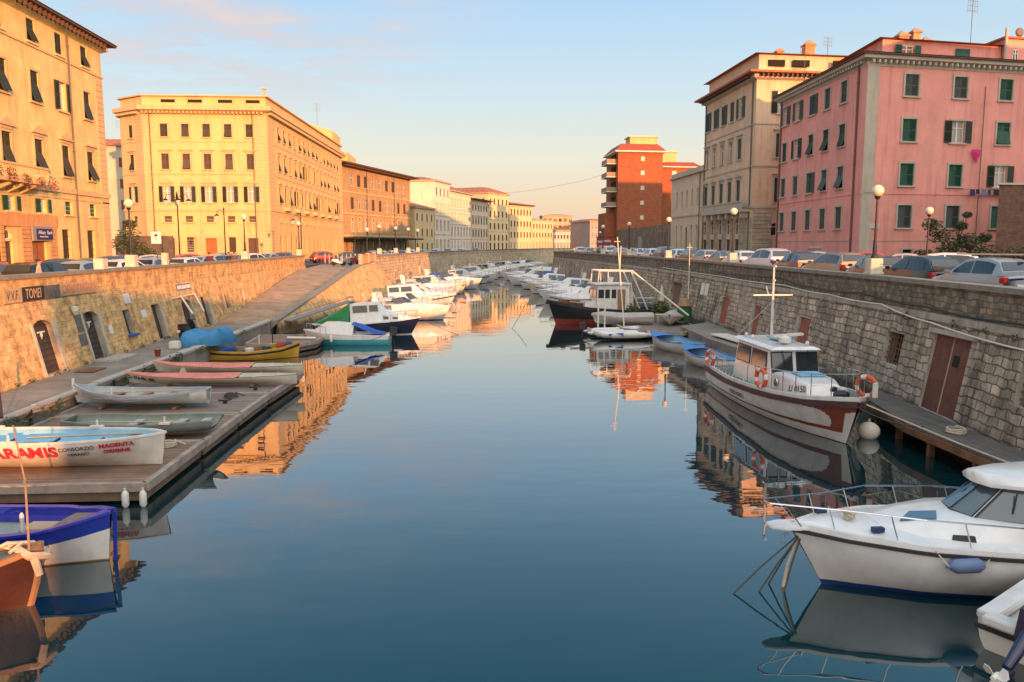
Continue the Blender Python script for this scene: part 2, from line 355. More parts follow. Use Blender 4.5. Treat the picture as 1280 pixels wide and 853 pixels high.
m_ramp = M('ramp_brick', (.42, .27, .16), .9, .3, .7, .5, 20, brick=(.5, .22, .02), col2=(.26, .18, .12))
m_conc = M('quay_concrete', (.22, .19, .155), .92, .3, .9, .35, 22, brick=(1.8, 1.1, .015), col2=(.185, .16, .13), mortar=(.14, .13, .11))
m_wood = M('weathered_boards', (.20, .125, .085), .85, .3, 1.2, .35, 40, plank=(.16, 'Y'))
m_wood2 = M('dark_boards', (.115, .10, .085), .85, .3, 1.4, .35, 40, plank=(.14, 'X'))
m_rust = M('rusty_steel', (.16, .075, .035), .85, .5, 3, .5, 25)
m_dark = M('dark_void', (.012, .011, .01), .95, .1)
m_black = M('black_rubber', (.02, .02, .022), .6, .15)
m_iron = M('black_iron', (.03, .03, .033), .45, .15, metal=.4)
m_steel = M('stainless_steel', (.55, .55, .55), .22, .06, metal=1.)
m_white = M('white_gelcoat', (.62, .61, .59), .25, .08, 2.5, coat=.3, streak=.16, tide=(.42, .5, (.26, .23, .15)))
m_cream = M('cream_paint', (.62, .57, .48), .5, .12)
m_glass = M('dark_glass', (.02, .026, .03), .05, .1, spec=.6, coat=.5)

ZL, ZR = 3.65, 4.08           # street levels
wt = MB(); wt.mat(m_water); wt.poly([(-60, -160, 0), (700, -160, 0), (700, 420, 0), (-60, 420, 0)]); tag(wt.build('water'), kind='structure')
bed = MB(); bed.mat(M('canal_mud', (.02, .03, .03), 1, .2)); bed.poly([(-60, -160, -2.5), (700, -160, -2.5), (700, 420, -2.5), (-60, 420, -2.5)]); tag(bed.build('canal_bed'), kind='structure')

LP = [(-17.1, -150), (-17.1, 30), (-16.9, 60), (-16.7, 88)]                      # canal edge of the left parapet
FW = [(-9.6, 93), (-7.4, 113), (-4.7, 136), (2.5, 172), (12, 208), (28, 250), (60, 290), (140, 330), (620, 350)]
RP = [(14.3, -150), (14.3, 5), (14.9, 20), (15.9, 29.5), (16.8, 42), (17.7, 57), (18.0, 78), (17.1, 108), (15.6, 134), (22, 149), (60, 190), (140, 245), (620, 300)]
inL = [(x - .5, y) for x, y in LP]
s = MB(); s.mat(m_asph)
s.poly([(x, y, ZL) for x, y in inL + [(-16.7, 95), (-9.9, 95)] + [(x - .4, y + .4) for x, y in FW[1:]] + [(620, 1500), (-700, 1500), (-700, -150)]])
tag(s.build('street'), kind='structure')
s = MB(); s.mat(m_asph); s.poly([(x + .5, y, ZR) for x, y in RP[:8]] + [(16.3, 134.3, ZR)] + [(x + .3, y - .5, ZR) for x, y in RP[9:]] + [(620, -150, ZR)])
tag(s.build('street'), kind='structure')
def strip(name, pts, w, z0, z1, mat):
    """a raised pavement along a line: left edge pts, w wide to its right"""
    mb = MB(); mb.mat(mat); L = [V(*p) for p in pts]
    for a, b in zip(L, L[1:]):
        d = (b-a).normalized(); n = V(d.y, -d.x)*w; mb.prism([tuple(a), tuple(a+n), tuple(b+n), tuple(b)], z0, z1)
    return tag(mb.build(name), kind='structure')
strip('pavement', [(-29.1, -40), (-29.1, 69)], 1.8, ZL - .1, ZL + .12, m_pave)
strip('pavement', [(-39.6, 104.9), (-24.0, 104.9), (-22.3, 158)], 2.2, ZL - .1, ZL + .12, m_pave)
strip('pavement', [(32.6, 114), (32.6, 66)], -1.8, ZR - .1, ZR + .13, m_pave)
strip('pavement', [(16.6, 29.5), (17.5, 42), (18.3, 57), (18.7, 78)], .9, ZR - .1, ZR + .12, m_pave)

# ---------------------------------------------------------------- quay walls
class Path:
    def __init__(s, pts):
        s.p = [V(*q) for q in pts]; s.l = [0.]
        for a, b in zip(s.p, s.p[1:]): s.l.append(s.l[-1] + (b-a).length)
    def at(s, u):
        for i in range(len(s.p)-1):
            if u <= s.l[i+1] or i == len(s.p)-2:
                d = (s.p[i+1]-s.p[i]).normalized(); return s.p[i] + d*(u - s.l[i]), d
    def u_of(s, y):
        for i in range(len(s.p)-1):
            if s.p[i].y <= y <= s.p[i+1].y: return s.l[i] + (s.l[i+1]-s.l[i])*(y - s.p[i].y)/(s.p[i+1].y - s.p[i].y)
        return s.l[-1]
def quay_wall(label, path, side, z0, zb, ztop, batter, ops, wmat, pmat, band=None, mesh_depth=.45, thick=.5, group=None):
    """side=+1: the canal lies to the right of the path. battered face up to zb, then an upright parapet with coping"""
    P = Path(path); a0, _ = P.at(0)
    root = empty('quay_wall', (P.p[1].x, P.p[1].y, z0), label, 'wall', group)
    def fn(u, z, dp):
        p, d = P.at(u); n = V(d.y, -d.x)*side; k = batter*max(0, (zb - z))/(zb - z0)
        q = p + n*(k - dp); return (q.x, q.y, z)
    us = list(P.l) + [P.l[0] + i*4. for i in range(int(P.l[-1]/4))]
    mb = MB(); grid_wall(mb, fn, us, [z0, (z0+zb)/2, zb], ops, mesh_depth, wmat, m_band)
    mb.mat(m_dark)
    for o in ops: mb.poly([fn(o[0]-.1, o[2]-.1, mesh_depth+.02), fn(o[1]+.1, o[2]-.1, mesh_depth+.02), fn(o[1]+.1, o[3]+.1, mesh_depth+.02), fn(o[0]-.1, o[3]+.1, mesh_depth+.02)])
    mb.build('wall_face', root)
    def off(k): return [(P.at(l)[0].x + k*(side*P.at(l+.01)[1].y), P.at(l)[0].y - k*(side*P.at(l+.01)[1].x)) for l in P.l]
    pb = MB(); pb.mat(pmat)
    o_, i_ = off(-.05), off(-thick)
    for k in range(len(o_)-1):
        for a, b in ((o_, i_),): pb.prism([a[k], a[k+1], b[k+1], b[k]], zb, ztop - .16)
    pb.build('parapet', root)
    cb = MB(); cb.mat(m_cop); o2, i2 = off(.06), off(-thick-.06)
    for k in range(len(o_)-1): cb.prism([o2[k], o2[k+1], i2[k+1], i2[k]], ztop - .16, ztop)
    cb.build('coping', root)
    if band:
        bb = MB(); bb.mat(m_band); o3, i3 = off(.07), off(-.3)
        for k in range(len(o_)-1): bb.prism([o3[k], o3[k+1], i3[k+1], i3[k]], zb - band, zb + .002)
        bb.build('string_course', root)
    return root, P, fn
PL = Path(LP); PR = Path(RP)
def uL(y): return PL.u_of(y)
lops = [(uL(32.55), uL(34.05), .82, 3.0, .35), (uL(36.7), uL(38.15), .82, 3.0, .3), (uL(40.85), uL(41.65), 1.5, 2.75), (uL(44.5), uL(45.6), .82, 2.75),
        (uL(49.0), uL(50.6), .82, 2.7, .3), (uL(52.6), uL(53.8), .82, 2.65), (uL(57.6), uL(58.6), 1.5, 2.45), (uL(61.7), uL(62.7), 1.8, 2.65), (uL(66.4), uL(67.4), 2.3, 2.75)]
left_wall, PLw, fL = quay_wall('sunlit ochre rubble quay wall with arched doors and painted club name, beside the left landing', LP, +1, .4, 3.75, 4.85, .75, lops, m_rub, m_rub)
rops = [(PR.u_of(a), PR.u_of(b), c, d) for a, b, c, d in ((49.7, 51.4, .9, 2.6), (43.3, 44.4, .9, 2.6), (35.8, 37.2, .9, 2.6), (26.8, 28.2, 1.75, 2.9), (22.5, 24.7, .78, 3.2), (18.6, 19.9, 1.8, 2.95), (62.7, 65.8, .8, 2.9))]
right_wall, PRw, fR = quay_wall('shaded grey block quay wall with rust red doors, running along the right bank', RP, -1, -.6, 3.8, 4.85, .75, rops, m_grey, m_para, band=.22)
far_wall, PFw, fF = quay_wall('curving tan quay wall at the far bend behind the moored cruisers', FW, +1, -.6, 3.9, 4.75, .7, [], M('tan_masonry', (.56, .43, .27), .95, .35, 1, .7, 10, brick=(.7, .36, .03), streak=.3), M('tan_masonry'))

# fittings of the left wall
m_door = M('brown_door_boards', (.055, .04, .032), .7, .25, 2, .3, 30, plank=(.14, 'X'))
m_bluep = M('blue_paint', (.03, .09, .28), .6, .2)
def in_op(root, fn, o, inset, name, mat, extra=None):
    a, b, c, d = o[:4]; mb = MB(); mb.mat(mat)
    q = lambda u, z, k: fn(u, z, inset - k)
    mb.loft([[q(a+.02, c+.01, 0), q(b-.02, c+.01, 0), q(b-.02, d-.01, 0), q(a+.02, d-.01, 0)], [q(a+.02, c+.01, .06), q(b-.02, c+.01, .06), q(b-.02, d-.01, .06), q(a+.02, d-.01, .06)]])
    if extra: extra(mb, q, a, b, c, d)
    return mb.build(name, root)
def door_slats(mb, q, a, b, c, d):
    mb.mat(M('door_batten', (.035, .026, .022), .7))
    n = 9
    for k in range(1, n): z = lerp(c, d, k/n); mb.loft([[q(a+.05, z-.02, .06), q(b-.05, z-.02, .06), q(b-.05, z+.02, .06), q(a+.05, z+.02, .06)], [q(a+.05, z-.015, .085), q(b-.05, z-.015, .085), q(b-.05, z+.015, .085), q(a+.05, z+.015, .085)]])
for i, o in enumerate(lops):
    if i in (0, 1, 3, 4, 5): in_op(left_wall, fL, o, .3, 'door', m_door, door_slats if i < 2 else None)
    else: in_op(left_wall, fL, o, .3, 'window', m_glass)
o = lops[2]; mb = MB(); mb.mat(m_bluep); p = [fL(o[0]-.12, 1.44, -.16), fL(o[1]+.12, 1.44, -.16), fL(o[1]+.12, 1.44, .3), fL(o[0]-.12, 1.44, .3)]
mb.loft([p, [(x, y, z+.1) for x, y, z in p]]); mb.build('window_sill', left_wall)
o = lops[6]; mb = MB(); mb.mat(m_dark)
# plastered jambs beside doors
m_jamb = M('plaster_jamb', (.42, .37, .29), .9, .25, 3)
for i in (0, 1, 3, 4, 5):
    o = lops[i]; mb = MB(); mb.mat(m_jamb)
    for s0, s1 in ((o[1], o[1]+.26),) + (((o[0]-.16, o[0]),) if i < 2 else ()):
        mb.loft([[fL(s0, .8, .02), fL(s1, .8, .02), fL(s1, o[3]-.05, .02), fL(s0, o[3]-.05, .02)], [fL(s0, .8, -.05), fL(s1, .8, -.05), fL(s1, o[3]-.05, -.05), fL(s0, o[3]-.05, -.05)]])
    mb.build('door_jamb', left_wall)
def wall_panel(root, fn, u0, u1, z0, z1, mat, name, t=.03, k0=0.):
    mb = MB(); mb.mat(mat); mb.loft([[fn(u0, z0, .01), fn(u1, z0, .01), fn(u1, z1, .01), fn(u0, z1, .01)], [fn(u0, z0, -t), fn(u1, z0, -t), fn(u1, z1, -t), fn(u0, z1, -t)]]); return mb.build(name, root)
def wall_text(root, fn, u, z, txt, size, mat, t=.03, sx=1.):
    a, b, c = V(fn(u-.5, z, -t)), V(fn(u+.5, z, -t)), V(fn(u, z+.3, -t)); x = (b-a).normalized(); y = (c-(a+b)/2).normalized(); n = x.cross(y).normalized(); y = n.cross(x)
    e = Matrix((x, y, n)).transposed().to_euler(); return lettering(txt, size, mat, root, V(fn(u, z, -t-.004)) - V(root.location), e, .003, sx=sx)
# the painted name: four panels; left-wall u grows away from the camera and the wall is read from near to far
m_sg1 = M('faded_ochre_panel', (.40, .28, .16), .9, .25, 5); m_sg2 = M('black_sign_panel', (.03, .027, .025), .8, .3, 4); m_sg3 = M('grey_sign_panel', (.12, .11, .10), .85, .3, 5)
m_tx1 = M('dark_sign_paint', (.08, .055, .04), .8, .2); m_tx2 = M('ochre_sign_paint', (.44, .31, .17), .8, .2); m_tx3 = M('red_sign_paint', (.42, .14, .07), .9, .35, 8)
n1 = wall_panel(left_wall, fL, uL(31.1), uL(32.35), 3.80, 4.36, m_sg1, 'painted_panel'); wall_text(left_wall, fL, uL(31.72), 4.07, 'V.V.F.', .52, m_tx1, sx=.72)
wall_panel(left_wall, fL, uL(32.37), uL(34.0), 3.80, 4.36, m_sg2, 'painted_panel', .035); wall_text(left_wall, fL, uL(33.18), 4.07, 'TOMEI', .56, m_tx2, .035, sx=.72)
wall_panel(left_wall, fL, uL(34.02), uL(35.3), 3.80, 4.34, m_sg3, 'painted_panel')
wall_panel(left_wall, fL, uL(35.32), uL(38.8), 3.82, 4.36, m_sg1, 'painted_panel', .026); wall_text(left_wall, fL, uL(37.05), 4.08, 'CANOTTAGGIO', .52, m_tx3, .026, sx=.8)
m_wsign = M('white_sign_enamel', (.6, .58, .54), .5, .1); m_bsign = M('blue_sign_enamel', (.05, .12, .3), .5, .1)
wall_panel(left_wall, fL, uL(48.9), uL(51.3), 3.28, 3.62, m_bsign, 'name_board', .04)
for k in range(3): wall_panel(left_wall, fL, uL(49.0)+k*.78, uL(49.0)+k*.78+.66, 3.34, 3.56, m_wsign, 'board_field', .055)
for y, z, w, h, m in ((41.4, 3.05, .7, .5, m_wsign), (43.0, 2.2, .6, .4, m_wsign), (36.0, 2.2, .9, .75, m_sg3), (35.9, 1.6, .8, .5, m_sg3), (38.9, 1.8, .35, .4, m_wsign)):
    wall_panel(left_wall, fL, uL(y), uL(y)+w, z, z+h, m, 'notice_board', .03)
mb = MB(); mb.mat(m_wsign); mb.lathe([(.02, -.25), (.14, -.05), (.16, .12), (.03, .16)], V(fL(uL(35.9), 3.2, -.18)), 10); mb.build('wall_lamp', left_wall)
for y in (33.4, 37.5):      # fish tail trophies over the two arched doors
    mb = MB(); mb.mat(m_wsign); c = V(fL(uL(y), 2.45, .2))
    mb.bar(c + V(0, -.28, .05), c + V(0, .28, .05), .03, .06); mb.tube([c + V(0, 0, .05), c + V(.02, 0, -.1), c + V(.02, 0, -.24)], [.05, .045, .01], 6); mb.build('door_emblem', left_wall)
# timber brackets that prop up the awning by the scooter
mb = MB(); mb.mat(m_cream)
for y0, y1 in ((48.2, 47.6), (50.6, 49.6)): mb.bar(V(fL(uL(y0+1), 2.95, -.02)), V(fL(uL(y1), 2.0, -1.0)), .09)
mb.bar(V(fL(uL(47.8), 2.9, -.05)), V(fL(uL(51.6), 2.95, -.05)), .09); mb.build('awning_bracket', left_wall)
# fittings of the right wall
m_rdoor = M('rust_red_door', (.13, .045, .028), .75, .35, 2.5, .25, 25); m_rdoor2 = M('oxide_red_door', (.24, .075, .04), .75, .3, 2.5, .2)
m_rdoor3 = M('brown_plank_door', (.17, .09, .05), .75, .3, 2.5, .2)
def dbl(mb, q, a, b, c, d):
    mb.mat(M('door_seam', (.32, .25, .18), .8)); um = (a+b)/2; mb.loft([[q(um-.025, c+.03, .06), q(um+.025, c+.03, .06), q(um+.025, d-.03, .06), q(um-.025, d-.03, .06)], [q(um-.02, c+.03, .08), q(um+.02, c+.03, .08), q(um+.02, d-.03, .08), q(um-.02, d-.03, .08)]])
    mb.mat(m_dark); mb.poly([q(a+.55, d-.9, .063), q(a+.95, d-.9, .063), q(a+.95, d-.55, .063), q(a+.55, d-.55, .063)])
    mb.mat(m_rust); mb.poly([q(b-.75, d-.85, .063), q(b-.5, d-.85, .063), q(b-.5, d-.65, .063), q(b-.75, d-.65, .063)])
for i, o in enumerate(rops):
    if i == 4: in_op(right_wall, fR, o, .14, 'door', m_rdoor, dbl)
    elif i < 3: in_op(right_wall, fR, o, .14, 'door', m_rdoor2)
    elif i == 6: in_op(right_wall, fR, o, .35, 'door', m_rdoor3)
    else:
        mb = MB(); mb.mat(m_rust)
        for k in range(1, 6): u = lerp(o[0], o[1], k/6); mb.bar(fR(u, o[2], .15), fR(u, o[3], .15), .035)
        for k in range(1, 6): z = lerp(o[2], o[3], k/6); mb.bar(fR(o[0], z, .15), fR(o[1], z, .15), .03)
        mb.build('window_grille', right_wall)
for i, k in ((0, .5), (1, .34), (2, .34)):   # plastered jamb on one side of each narrow door
    o = rops[i]; wall_panel(right_wall, fR, o[1]+.0, o[1]+k, .9, o[3], m_band, 'door_jamb', .04)
o = rops[4]; wall_panel(right_wall, fR, o[0]-.3, o[1]+.35, 3.22, 3.36, m_band, 'door_lintel', .09)
for k in (-.25, .0): wall_panel(right_wall, fR, PR.u_of(56.5)+k*4.6, PR.u_of(56.5)+k*4.6+.85, 2.4, 3.25, m_wsign, 'notice_board', .04)
def cable(name, pts, r, mat, fn, root, sag=.12):
    mb = MB(); mb.mat(mat); q = []
    for (u0, z0), (u1, z1) in zip(pts, pts[1:]):
        for k in range(8): t = k/8; q.append(fn(lerp(u0, u1, t), lerp(z0, z1, t) - sag*4*t*(1-t), -.07))
    q.append(fn(*pts[-1], -.07)); mb.tube(q, r, 5); return mb.build(name, root)
U = PR.u_of
cable('black_cable', [(U(15), 3.95), (U(20.5), 3.93), (U(25.5), 3.98), (U(31), 4.12), (U(36), 4.05), (U(41), 4.3), (U(55), 4.15)], .035, m_black, fR, right_wall, .07)
cable('white_hose', [(U(14), 3.2), (U(19), 3.28), (U(25), 3.5), (U(29), 3.8), (U(34), 3.85), (U(40), 3.95), (U(52), 3.9), (U(70), 4.0)], .028, m_cream, fR, right_wall, .06)

# ---------------------------------------------------------------- landings, ramp and pontoons
q = MB(); q.mat(m_conc); q.prism([(-16.35, -60), (-13.5, -60), (-13.35, 30), (-12.85, 54), (-12.6, 56), (-16.3, 56), (-16.25, 30)], -.8, .8)
tag(q.build('quay'), kind='structure')
q = MB(); q.mat(m_kerb)
for i in range(34):
    y0 = 8 + i*1.4; y1 = y0 + 1.37; x = interp([(0, -13.5), (30, -13.35), (54, -12.85)], y0)[0]; x2 = interp([(0, -13.5), (30, -13.35), (54, -12.85)], y1)[0]
    q.prism([(x-.42, y0), (x+.06, y0), (x2+.06, y1), (x2-.42, y1)], .805, .90 + rnd.random()*.03)
tag(q.build('kerb'), kind='structure')
# ramp with its battered flank
T = [(-12.3, 54.5, .85), (-11.75, 60, 1.55), (-11.1, 68, 2.45), (-10.6, 76, 3.3), (-10.2, 83, 3.85), (-9.7, 92, 4.05)]
B_ = [(-12.0, 54.0, -.6), (-10.7, 60, -.6), (-9.3, 68, -.6), (-8.0, 76, -.6), (-6.9, 83, -.6), (-5.8, 90, -.6)]
rm = MB(); rm.mat(m_ramp)
fl = [(-16.35, 54.6, .806), (-16.3, 60, 1.25), (-16.25, 68, 2.1), (-16.2, 76, 2.95), (-16.15, 83, 3.5), (-16.1, 95, 3.655)]
fr_ = [(-12.5, 54.6, .806), (-12.0, 60, 1.25), (-11.35, 68, 2.1), (-10.85, 76, 2.95), (-10.45, 83, 3.5), (-9.9, 95, 3.655)]
for i in range(5): rm.poly([fl[i], fr_[i], fr_[i+1], fl[i+1]])
for i in range(5): rm.poly([fl[i], fl[i+1], (*fl[i+1][:2], -.6), (*fl[i][:2], -.6)])
tag(rm.build('ramp'), kind='structure')
root = empty('ramp_wall', (-11, 70, 0), 'sunlit ochre stone flank wall that climbs along the boat ramp', 'wall')
mb = MB(); mb.mat(m_rub)
for i in range(5): mb.poly([T[i], B_[i], B_[i+1], T[i+1]])
mb.poly([T[5], B_[5], (-6.6, 93.2, -.6), (-10.1, 93.2, 4.05)]); mb.poly([T[0], (-12.5, 54.5, -.6), B_[0]])
mb.build('wall_face', root)
mb = MB(); mb.mat(m_cop)
for i in range(5):
    a, b = V(T[i]), V(T[i+1]); mb.loft([[a + V(-.45, 0, -.5), a + V(.06, 0, -.06), a + V(.06, 0, .1), a + V(-.45, 0, .1)], [b + V(-.45, 0, -.5), b + V(.06, 0, -.06), b + V(.06, 0, .1), b + V(-.45, 0, .1)]])
mb.build('coping', root)
# terrace balustrade at the top of the ramp
root = empty('balustrade', (-10.5, 88, 4.0), 'orange sunlit balustrade with many bars on top of the ramp wall', 'railing')
mb = MB(); mb.mat(M('terracotta_concrete', (.42, .23, .12), .9, .2, 3)); a, b = V(-10.2, 83.5, 3.95), V(-9.75, 92, 4.1)
for k in range(27): p = a.lerp(b, k/26); mb.box(p + V(0, 0, .42), (.12, .12, .84))
mb.bar(a + V(0, 0, .9), b + V(0, 0, .9), .2, .14); mb.build('railing', root)
for p in (a, b, a.lerp(b, .5)): mb = MB(); mb.mat(m_kerb); mb.box(p + V(0, 0, .5), (.4, .4, 1.1)); mb.build('post', root)
# left rowing-club pontoons
def pontoon(label, corners, z, mat, group=None, t=.38, name='pontoon'):
    cx = sum(c[0] for c in corners)/len(corners); cy = sum(c[1] for c in corners)/len(corners)
    root = empty(name, (cx, cy, z), label, 'pontoon', group)
    mb = MB(); mb.mat(mat); mb.prism(corners, z - .07, z); mb.build('deck', root)
    mb = MB(); mb.mat(M('pontoon_side', (.17, .11, .075), .85, .4, 2, .3)); mb.prism(offset_poly(corners, -.05), z - t, z - .072); mb.build('frame', root)
    mb = MB(); mb.mat(M('pontoon_float', (.025, .024, .022), .8, .2)); mb.prism(offset_poly(corners, -.3), -.45, z - t - .003); mb.build('float', root)
    mb = MB(); mb.mat(M('edge_timber', (.27, .22, .18), .85, .35, 2, .3, 30)); n = len(corners)
    for i in range(n):
        a, b = corners[i], corners[(i+1) % n]; mb.bar((a[0], a[1], z-.03), (b[0], b[1], z-.03), .16, .2)
    mb.build('edge_beam', root); return root
m_wood3 = M('grey_boards', (.19, .145, .118), .85, .3, 1.2, .35, 40, plank=(.16, 'Y'))
Z0 = .47
pontoon('brown boarded rowing pontoon nearest the camera, under the white painted rowing boat', [(-13.1, 18.6), (-7.35, 18.6), (-7.3, 22.6), (-13.1, 22.6)], Z0, m_wood)
pontoon('boarded rowing pontoon under the small grey green boat', [(-13.1, 22.75), (-7.3, 22.75), (-7.25, 26.2), (-13.1, 26.2)], Z0 - .02, m_wood)
pontoon('grey boarded rowing pontoon under the plain white rowing boat', [(-13.1, 26.35), (-7.25, 26.35), (-7.15, 30.0), (-13.1, 30.0)], Z0, m_wood3)
pontoon('long grey pontoon under the two pink covered rowing boats', [(-13.1, 30.15), (-7.15, 30.15), (-6.9, 34.6), (-13.1, 34.6)], Z0 - .02, m_wood3)
# right boardwalk on rusty steel
root = empty('boardwalk', (14, 20, .75), 'dark timber boardwalk on rusty steel beams below the double door', 'boardwalk')
e_in = [(13.1, 8), (13.15, 18.6), (13.2, 22.5), (13.9, 26.0), (15.2, 28.2)]; e_out = [(14.6, 8), (15.5, 18.6), (16.0, 22.5), (16.4, 26.0), (16.7, 28.2)]
mb = MB(); mb.mat(m_wood2)
for i in range(4): mb.prism([e_in[i], e_out[i], e_out[i+1], e_in[i+1]], .69, .76)
mb.build('deck', root)
mb = MB(); mb.mat(m_rust)
for i in range(4): mb.bar((*e_in[i], .58), (*e_in[i+1], .58), .12, .2)
for i in range(9): y = 9 + i*2.1; x = interp([(p[1], p[0]) for p in e_in], y)[0]; mb.bar((x, y, .6), (x + 2, y, .6), .12, .16); mb.bar((x+.25, y, .6), (x+.25, y, -.6), .16)
mb.build('beam', root)
root = empty('landing', (15, 45, .8), 'grey concrete landing in front of the three narrow red doors', 'landing')
mb = MB(); mb.mat(m_conc); mb.prism([(14.6, 33), (17.2, 33), (18.2, 55), (14.3, 51), (14.0, 44)], -.7, .72); mb.build('slab', root)
mb = MB(); mb.mat(m_cream)
for x0, y0, x1, y1 in ((14.4, 38, 15.6, 46),): mb.box((15.2, 41.5, .86), (1.0, 7.5, .06), rz=R(4))
mb.build('gangplank', root)
pontoon('grey floating pontoon with potted plants beside the black tug', [(10.6, 51.5), (13.9, 48.8), (15.6, 51.5), (16.3, 60), (11.2, 62)], .5, m_wood3)
pontoon('small brown steel pontoon between the yellow boat and the teal cabin boat', [(-12.0, 45.3), (-9.3, 44.6), (-8.3, 46.6), (-8.3, 49.4), (-12.2, 49.6)], .45, m_wood)
# ================================================================ buildings
def plaster(name, c, **k): return M(name, c, .92, k.pop('var', .1), k.pop('scale', .5), .25, 30, streak=k.pop('streak', .14), **k)
p_b1 = plaster('apricot_plaster', (.63, .475, .19), var=.2, scale=.8, streak=.25, patch=(.60, .40, .22))
p_b2 = plaster('butter_plaster', (.60, .41, .18), streak=.2, patch=(.62, .43, .22)); p_b2q = plaster('ochre_stone_trim', (.54, .38, .19))
p_pink = plaster('pink_plaster', (.70, .295, .24), var=.14, scale=.35, streak=.22, patch=(.60, .29, .23)); p_cream = plaster('buff_plaster', (.60, .42, .28), var=.16, streak=.25, patch=(.54, .41, .30))
p_beige = plaster('pale_beige_plaster', (.58, .46, .32)); p_trim = plaster('grey_green_trim', (.42, .37, .29), var=.14)
p_stone = M('pale_ashlar', (.44, .37, .27), .9, .2, 1, .4, 20, brick=(.9, .42, .012), streak=.2)
p_brick = M('orange_brick', (.40, .26, .125), .9, .2, 1, .3, 20, brick=(.5, .16, .015), col2=(.33, .2, .095), mortar=(.34, .25, .15))
p_rbrick = M('red_brick', (.32, .095, .038), .9, .12, 1, .3, 20, brick=(.5, .16, .015), col2=(.24, .07, .03), mortar=(.22, .09, .05))
p_bbrick = M('brown_brick', (.23, .13, .085), .9, .3, 2, .4, 20, brick=(.3, .09, .01))
m_tile = M('roof_tiles', (.34, .12, .06), .85, .3, 2.5, .6, 12, plank=(.28, 'X')); m_eave = M('dark_timber_eave', (.10, .055, .035), .8, .3, 3)
m_grn = M('dark_green_shutter', (.026, .036, .022), .6, .2, 3); m_grn2 = M('bottle_green_shutter', (.016, .075, .048), .55, .2, 3); m_gry = M('slate_shutter', (.06, .075, .07), .6, .2, 3)
m_brn = M('brown_shutter', (.085, .06, .04), .65, .2, 3); m_olv = M('olive_shutter', (.05, .042, .024), .65, .2, 3)
m_frame = M('white_window_frame', (.66, .63, .56), .5, .08); m_curt = M('curtain_behind_glass', (.34, .33, .30), .25, .25, 1.2, spec=.6, coat=.3)
m_wdoor = M('varnished_door', (.30, .11, .035), .55, .2, 3); m_dkdoor = M('dark_oak_door', (.09, .05, .035), .6, .25, 3)
m_metal = M('grey_drainpipe', (.12, .10, .085), .6, .2)
WM = {}
def win_mesh(w, h, kind, mat):
    """window leaf meshes in the wall's own frame: x along the wall, -y outwards, z up from the sill"""
    key = (round(w, 2), round(h, 2), kind, mat.name)
    if key in WM: return WM[key]
    mb = MB()
    if kind == 'glass':
        mb.mat(m_glass if mat is m_glass else m_curt); mb.box((0, .05, h/2), (w, .02, h))
        mb.mat(m_frame)
        for x in (-w/2 + .04, w/2 - .04, -.035, .035): mb.box((x, .02, h/2), (.06, .06, h-.02))
        for z in (.04, h - .04, h*.68): mb.box((0, .018, z), (w-.02, .055, .07))
    elif kind == 'dark':
        mb.mat(m_dark); mb.box((0, .05, h/2), (w, .02, h)); mb.mat(m_frame)
        for x in (-w/2 + .03, w/2 - .03): mb.box((x, .03, h/2), (.05, .04, h-.02))
    elif kind == 'leaf':      # louvred leaf, hinge on x=0, runs to x=w
        mb.mat(mat); mb.box((.035, 0, h/2), (.07, .045, h)); mb.box((w-.035, 0, h/2), (.07, .045, h)); mb.box((w/2, 0, .05), (w-.142, .043, .1)); mb.box((w/2, 0, h-.05), (w-.142, .043, .1)); mb.box((w/2, 0, h*.5), (w-.142, .043, .09))
        n = max(6, int(h/.085))
        for k in range(n):
            z = .1 + (h-.2)*(k+.5)/n; mb.box((w/2, 0, z), (w-.145, .012, (h-.2)/n*1.12), rx=R(-28))
    elif kind == 'flap':      # lower half pushed out, hinge at its top
        mb.mat(mat)
        for x in (-w/4, w/4):
            mb.box((x, 0, -h/2), (w/2-.02, .03, h))
            for k in range(int(h/.1)): mb.box((x, -.02, -.06 - k*.1), (w/2-.16, .02, .05))
    elif kind == 'grille':
        mb.mat(mat); mb.box((0, .06, h/2), (w, .02, h)); mb.mat(m_iron)
        for k in range(1, 5): mb.box((-w/2 + w*k/5, -.02, h/2), (.03, .03, h-.02))
        for k in range(1, 6): mb.box((0, -.022, h*k/6), (w-.02, .025, .03))
    elif kind == 'blind':
        mb.mat(mat); mb.box((0, .02, h/2), (w, .03, h)); mb.mat(m_frame)
        for k in range(1, int(h/.3)): mb.box((0, .003, k*.3), (w-.04, .01, .02))
    elif kind == 'door':
        mb.mat(mat); mb.box((0, .05, h/2), (w, .05, h))
        for x in (-w/4, w/4):
            for z0, z1 in ((.1, .36), (.4, .66), (.7, .95)): mb.box((x, .018, h*(z0+z1)/2), (w*.34, .03, h*(z1-z0)-.04))
        mb.mat(m_iron); mb.box((0, .02, h/2), (.02, .02, h-.02))
    o = mb.build('x'); me = o.data; bpy.data.objects.remove(o); WM[key] = me; return me
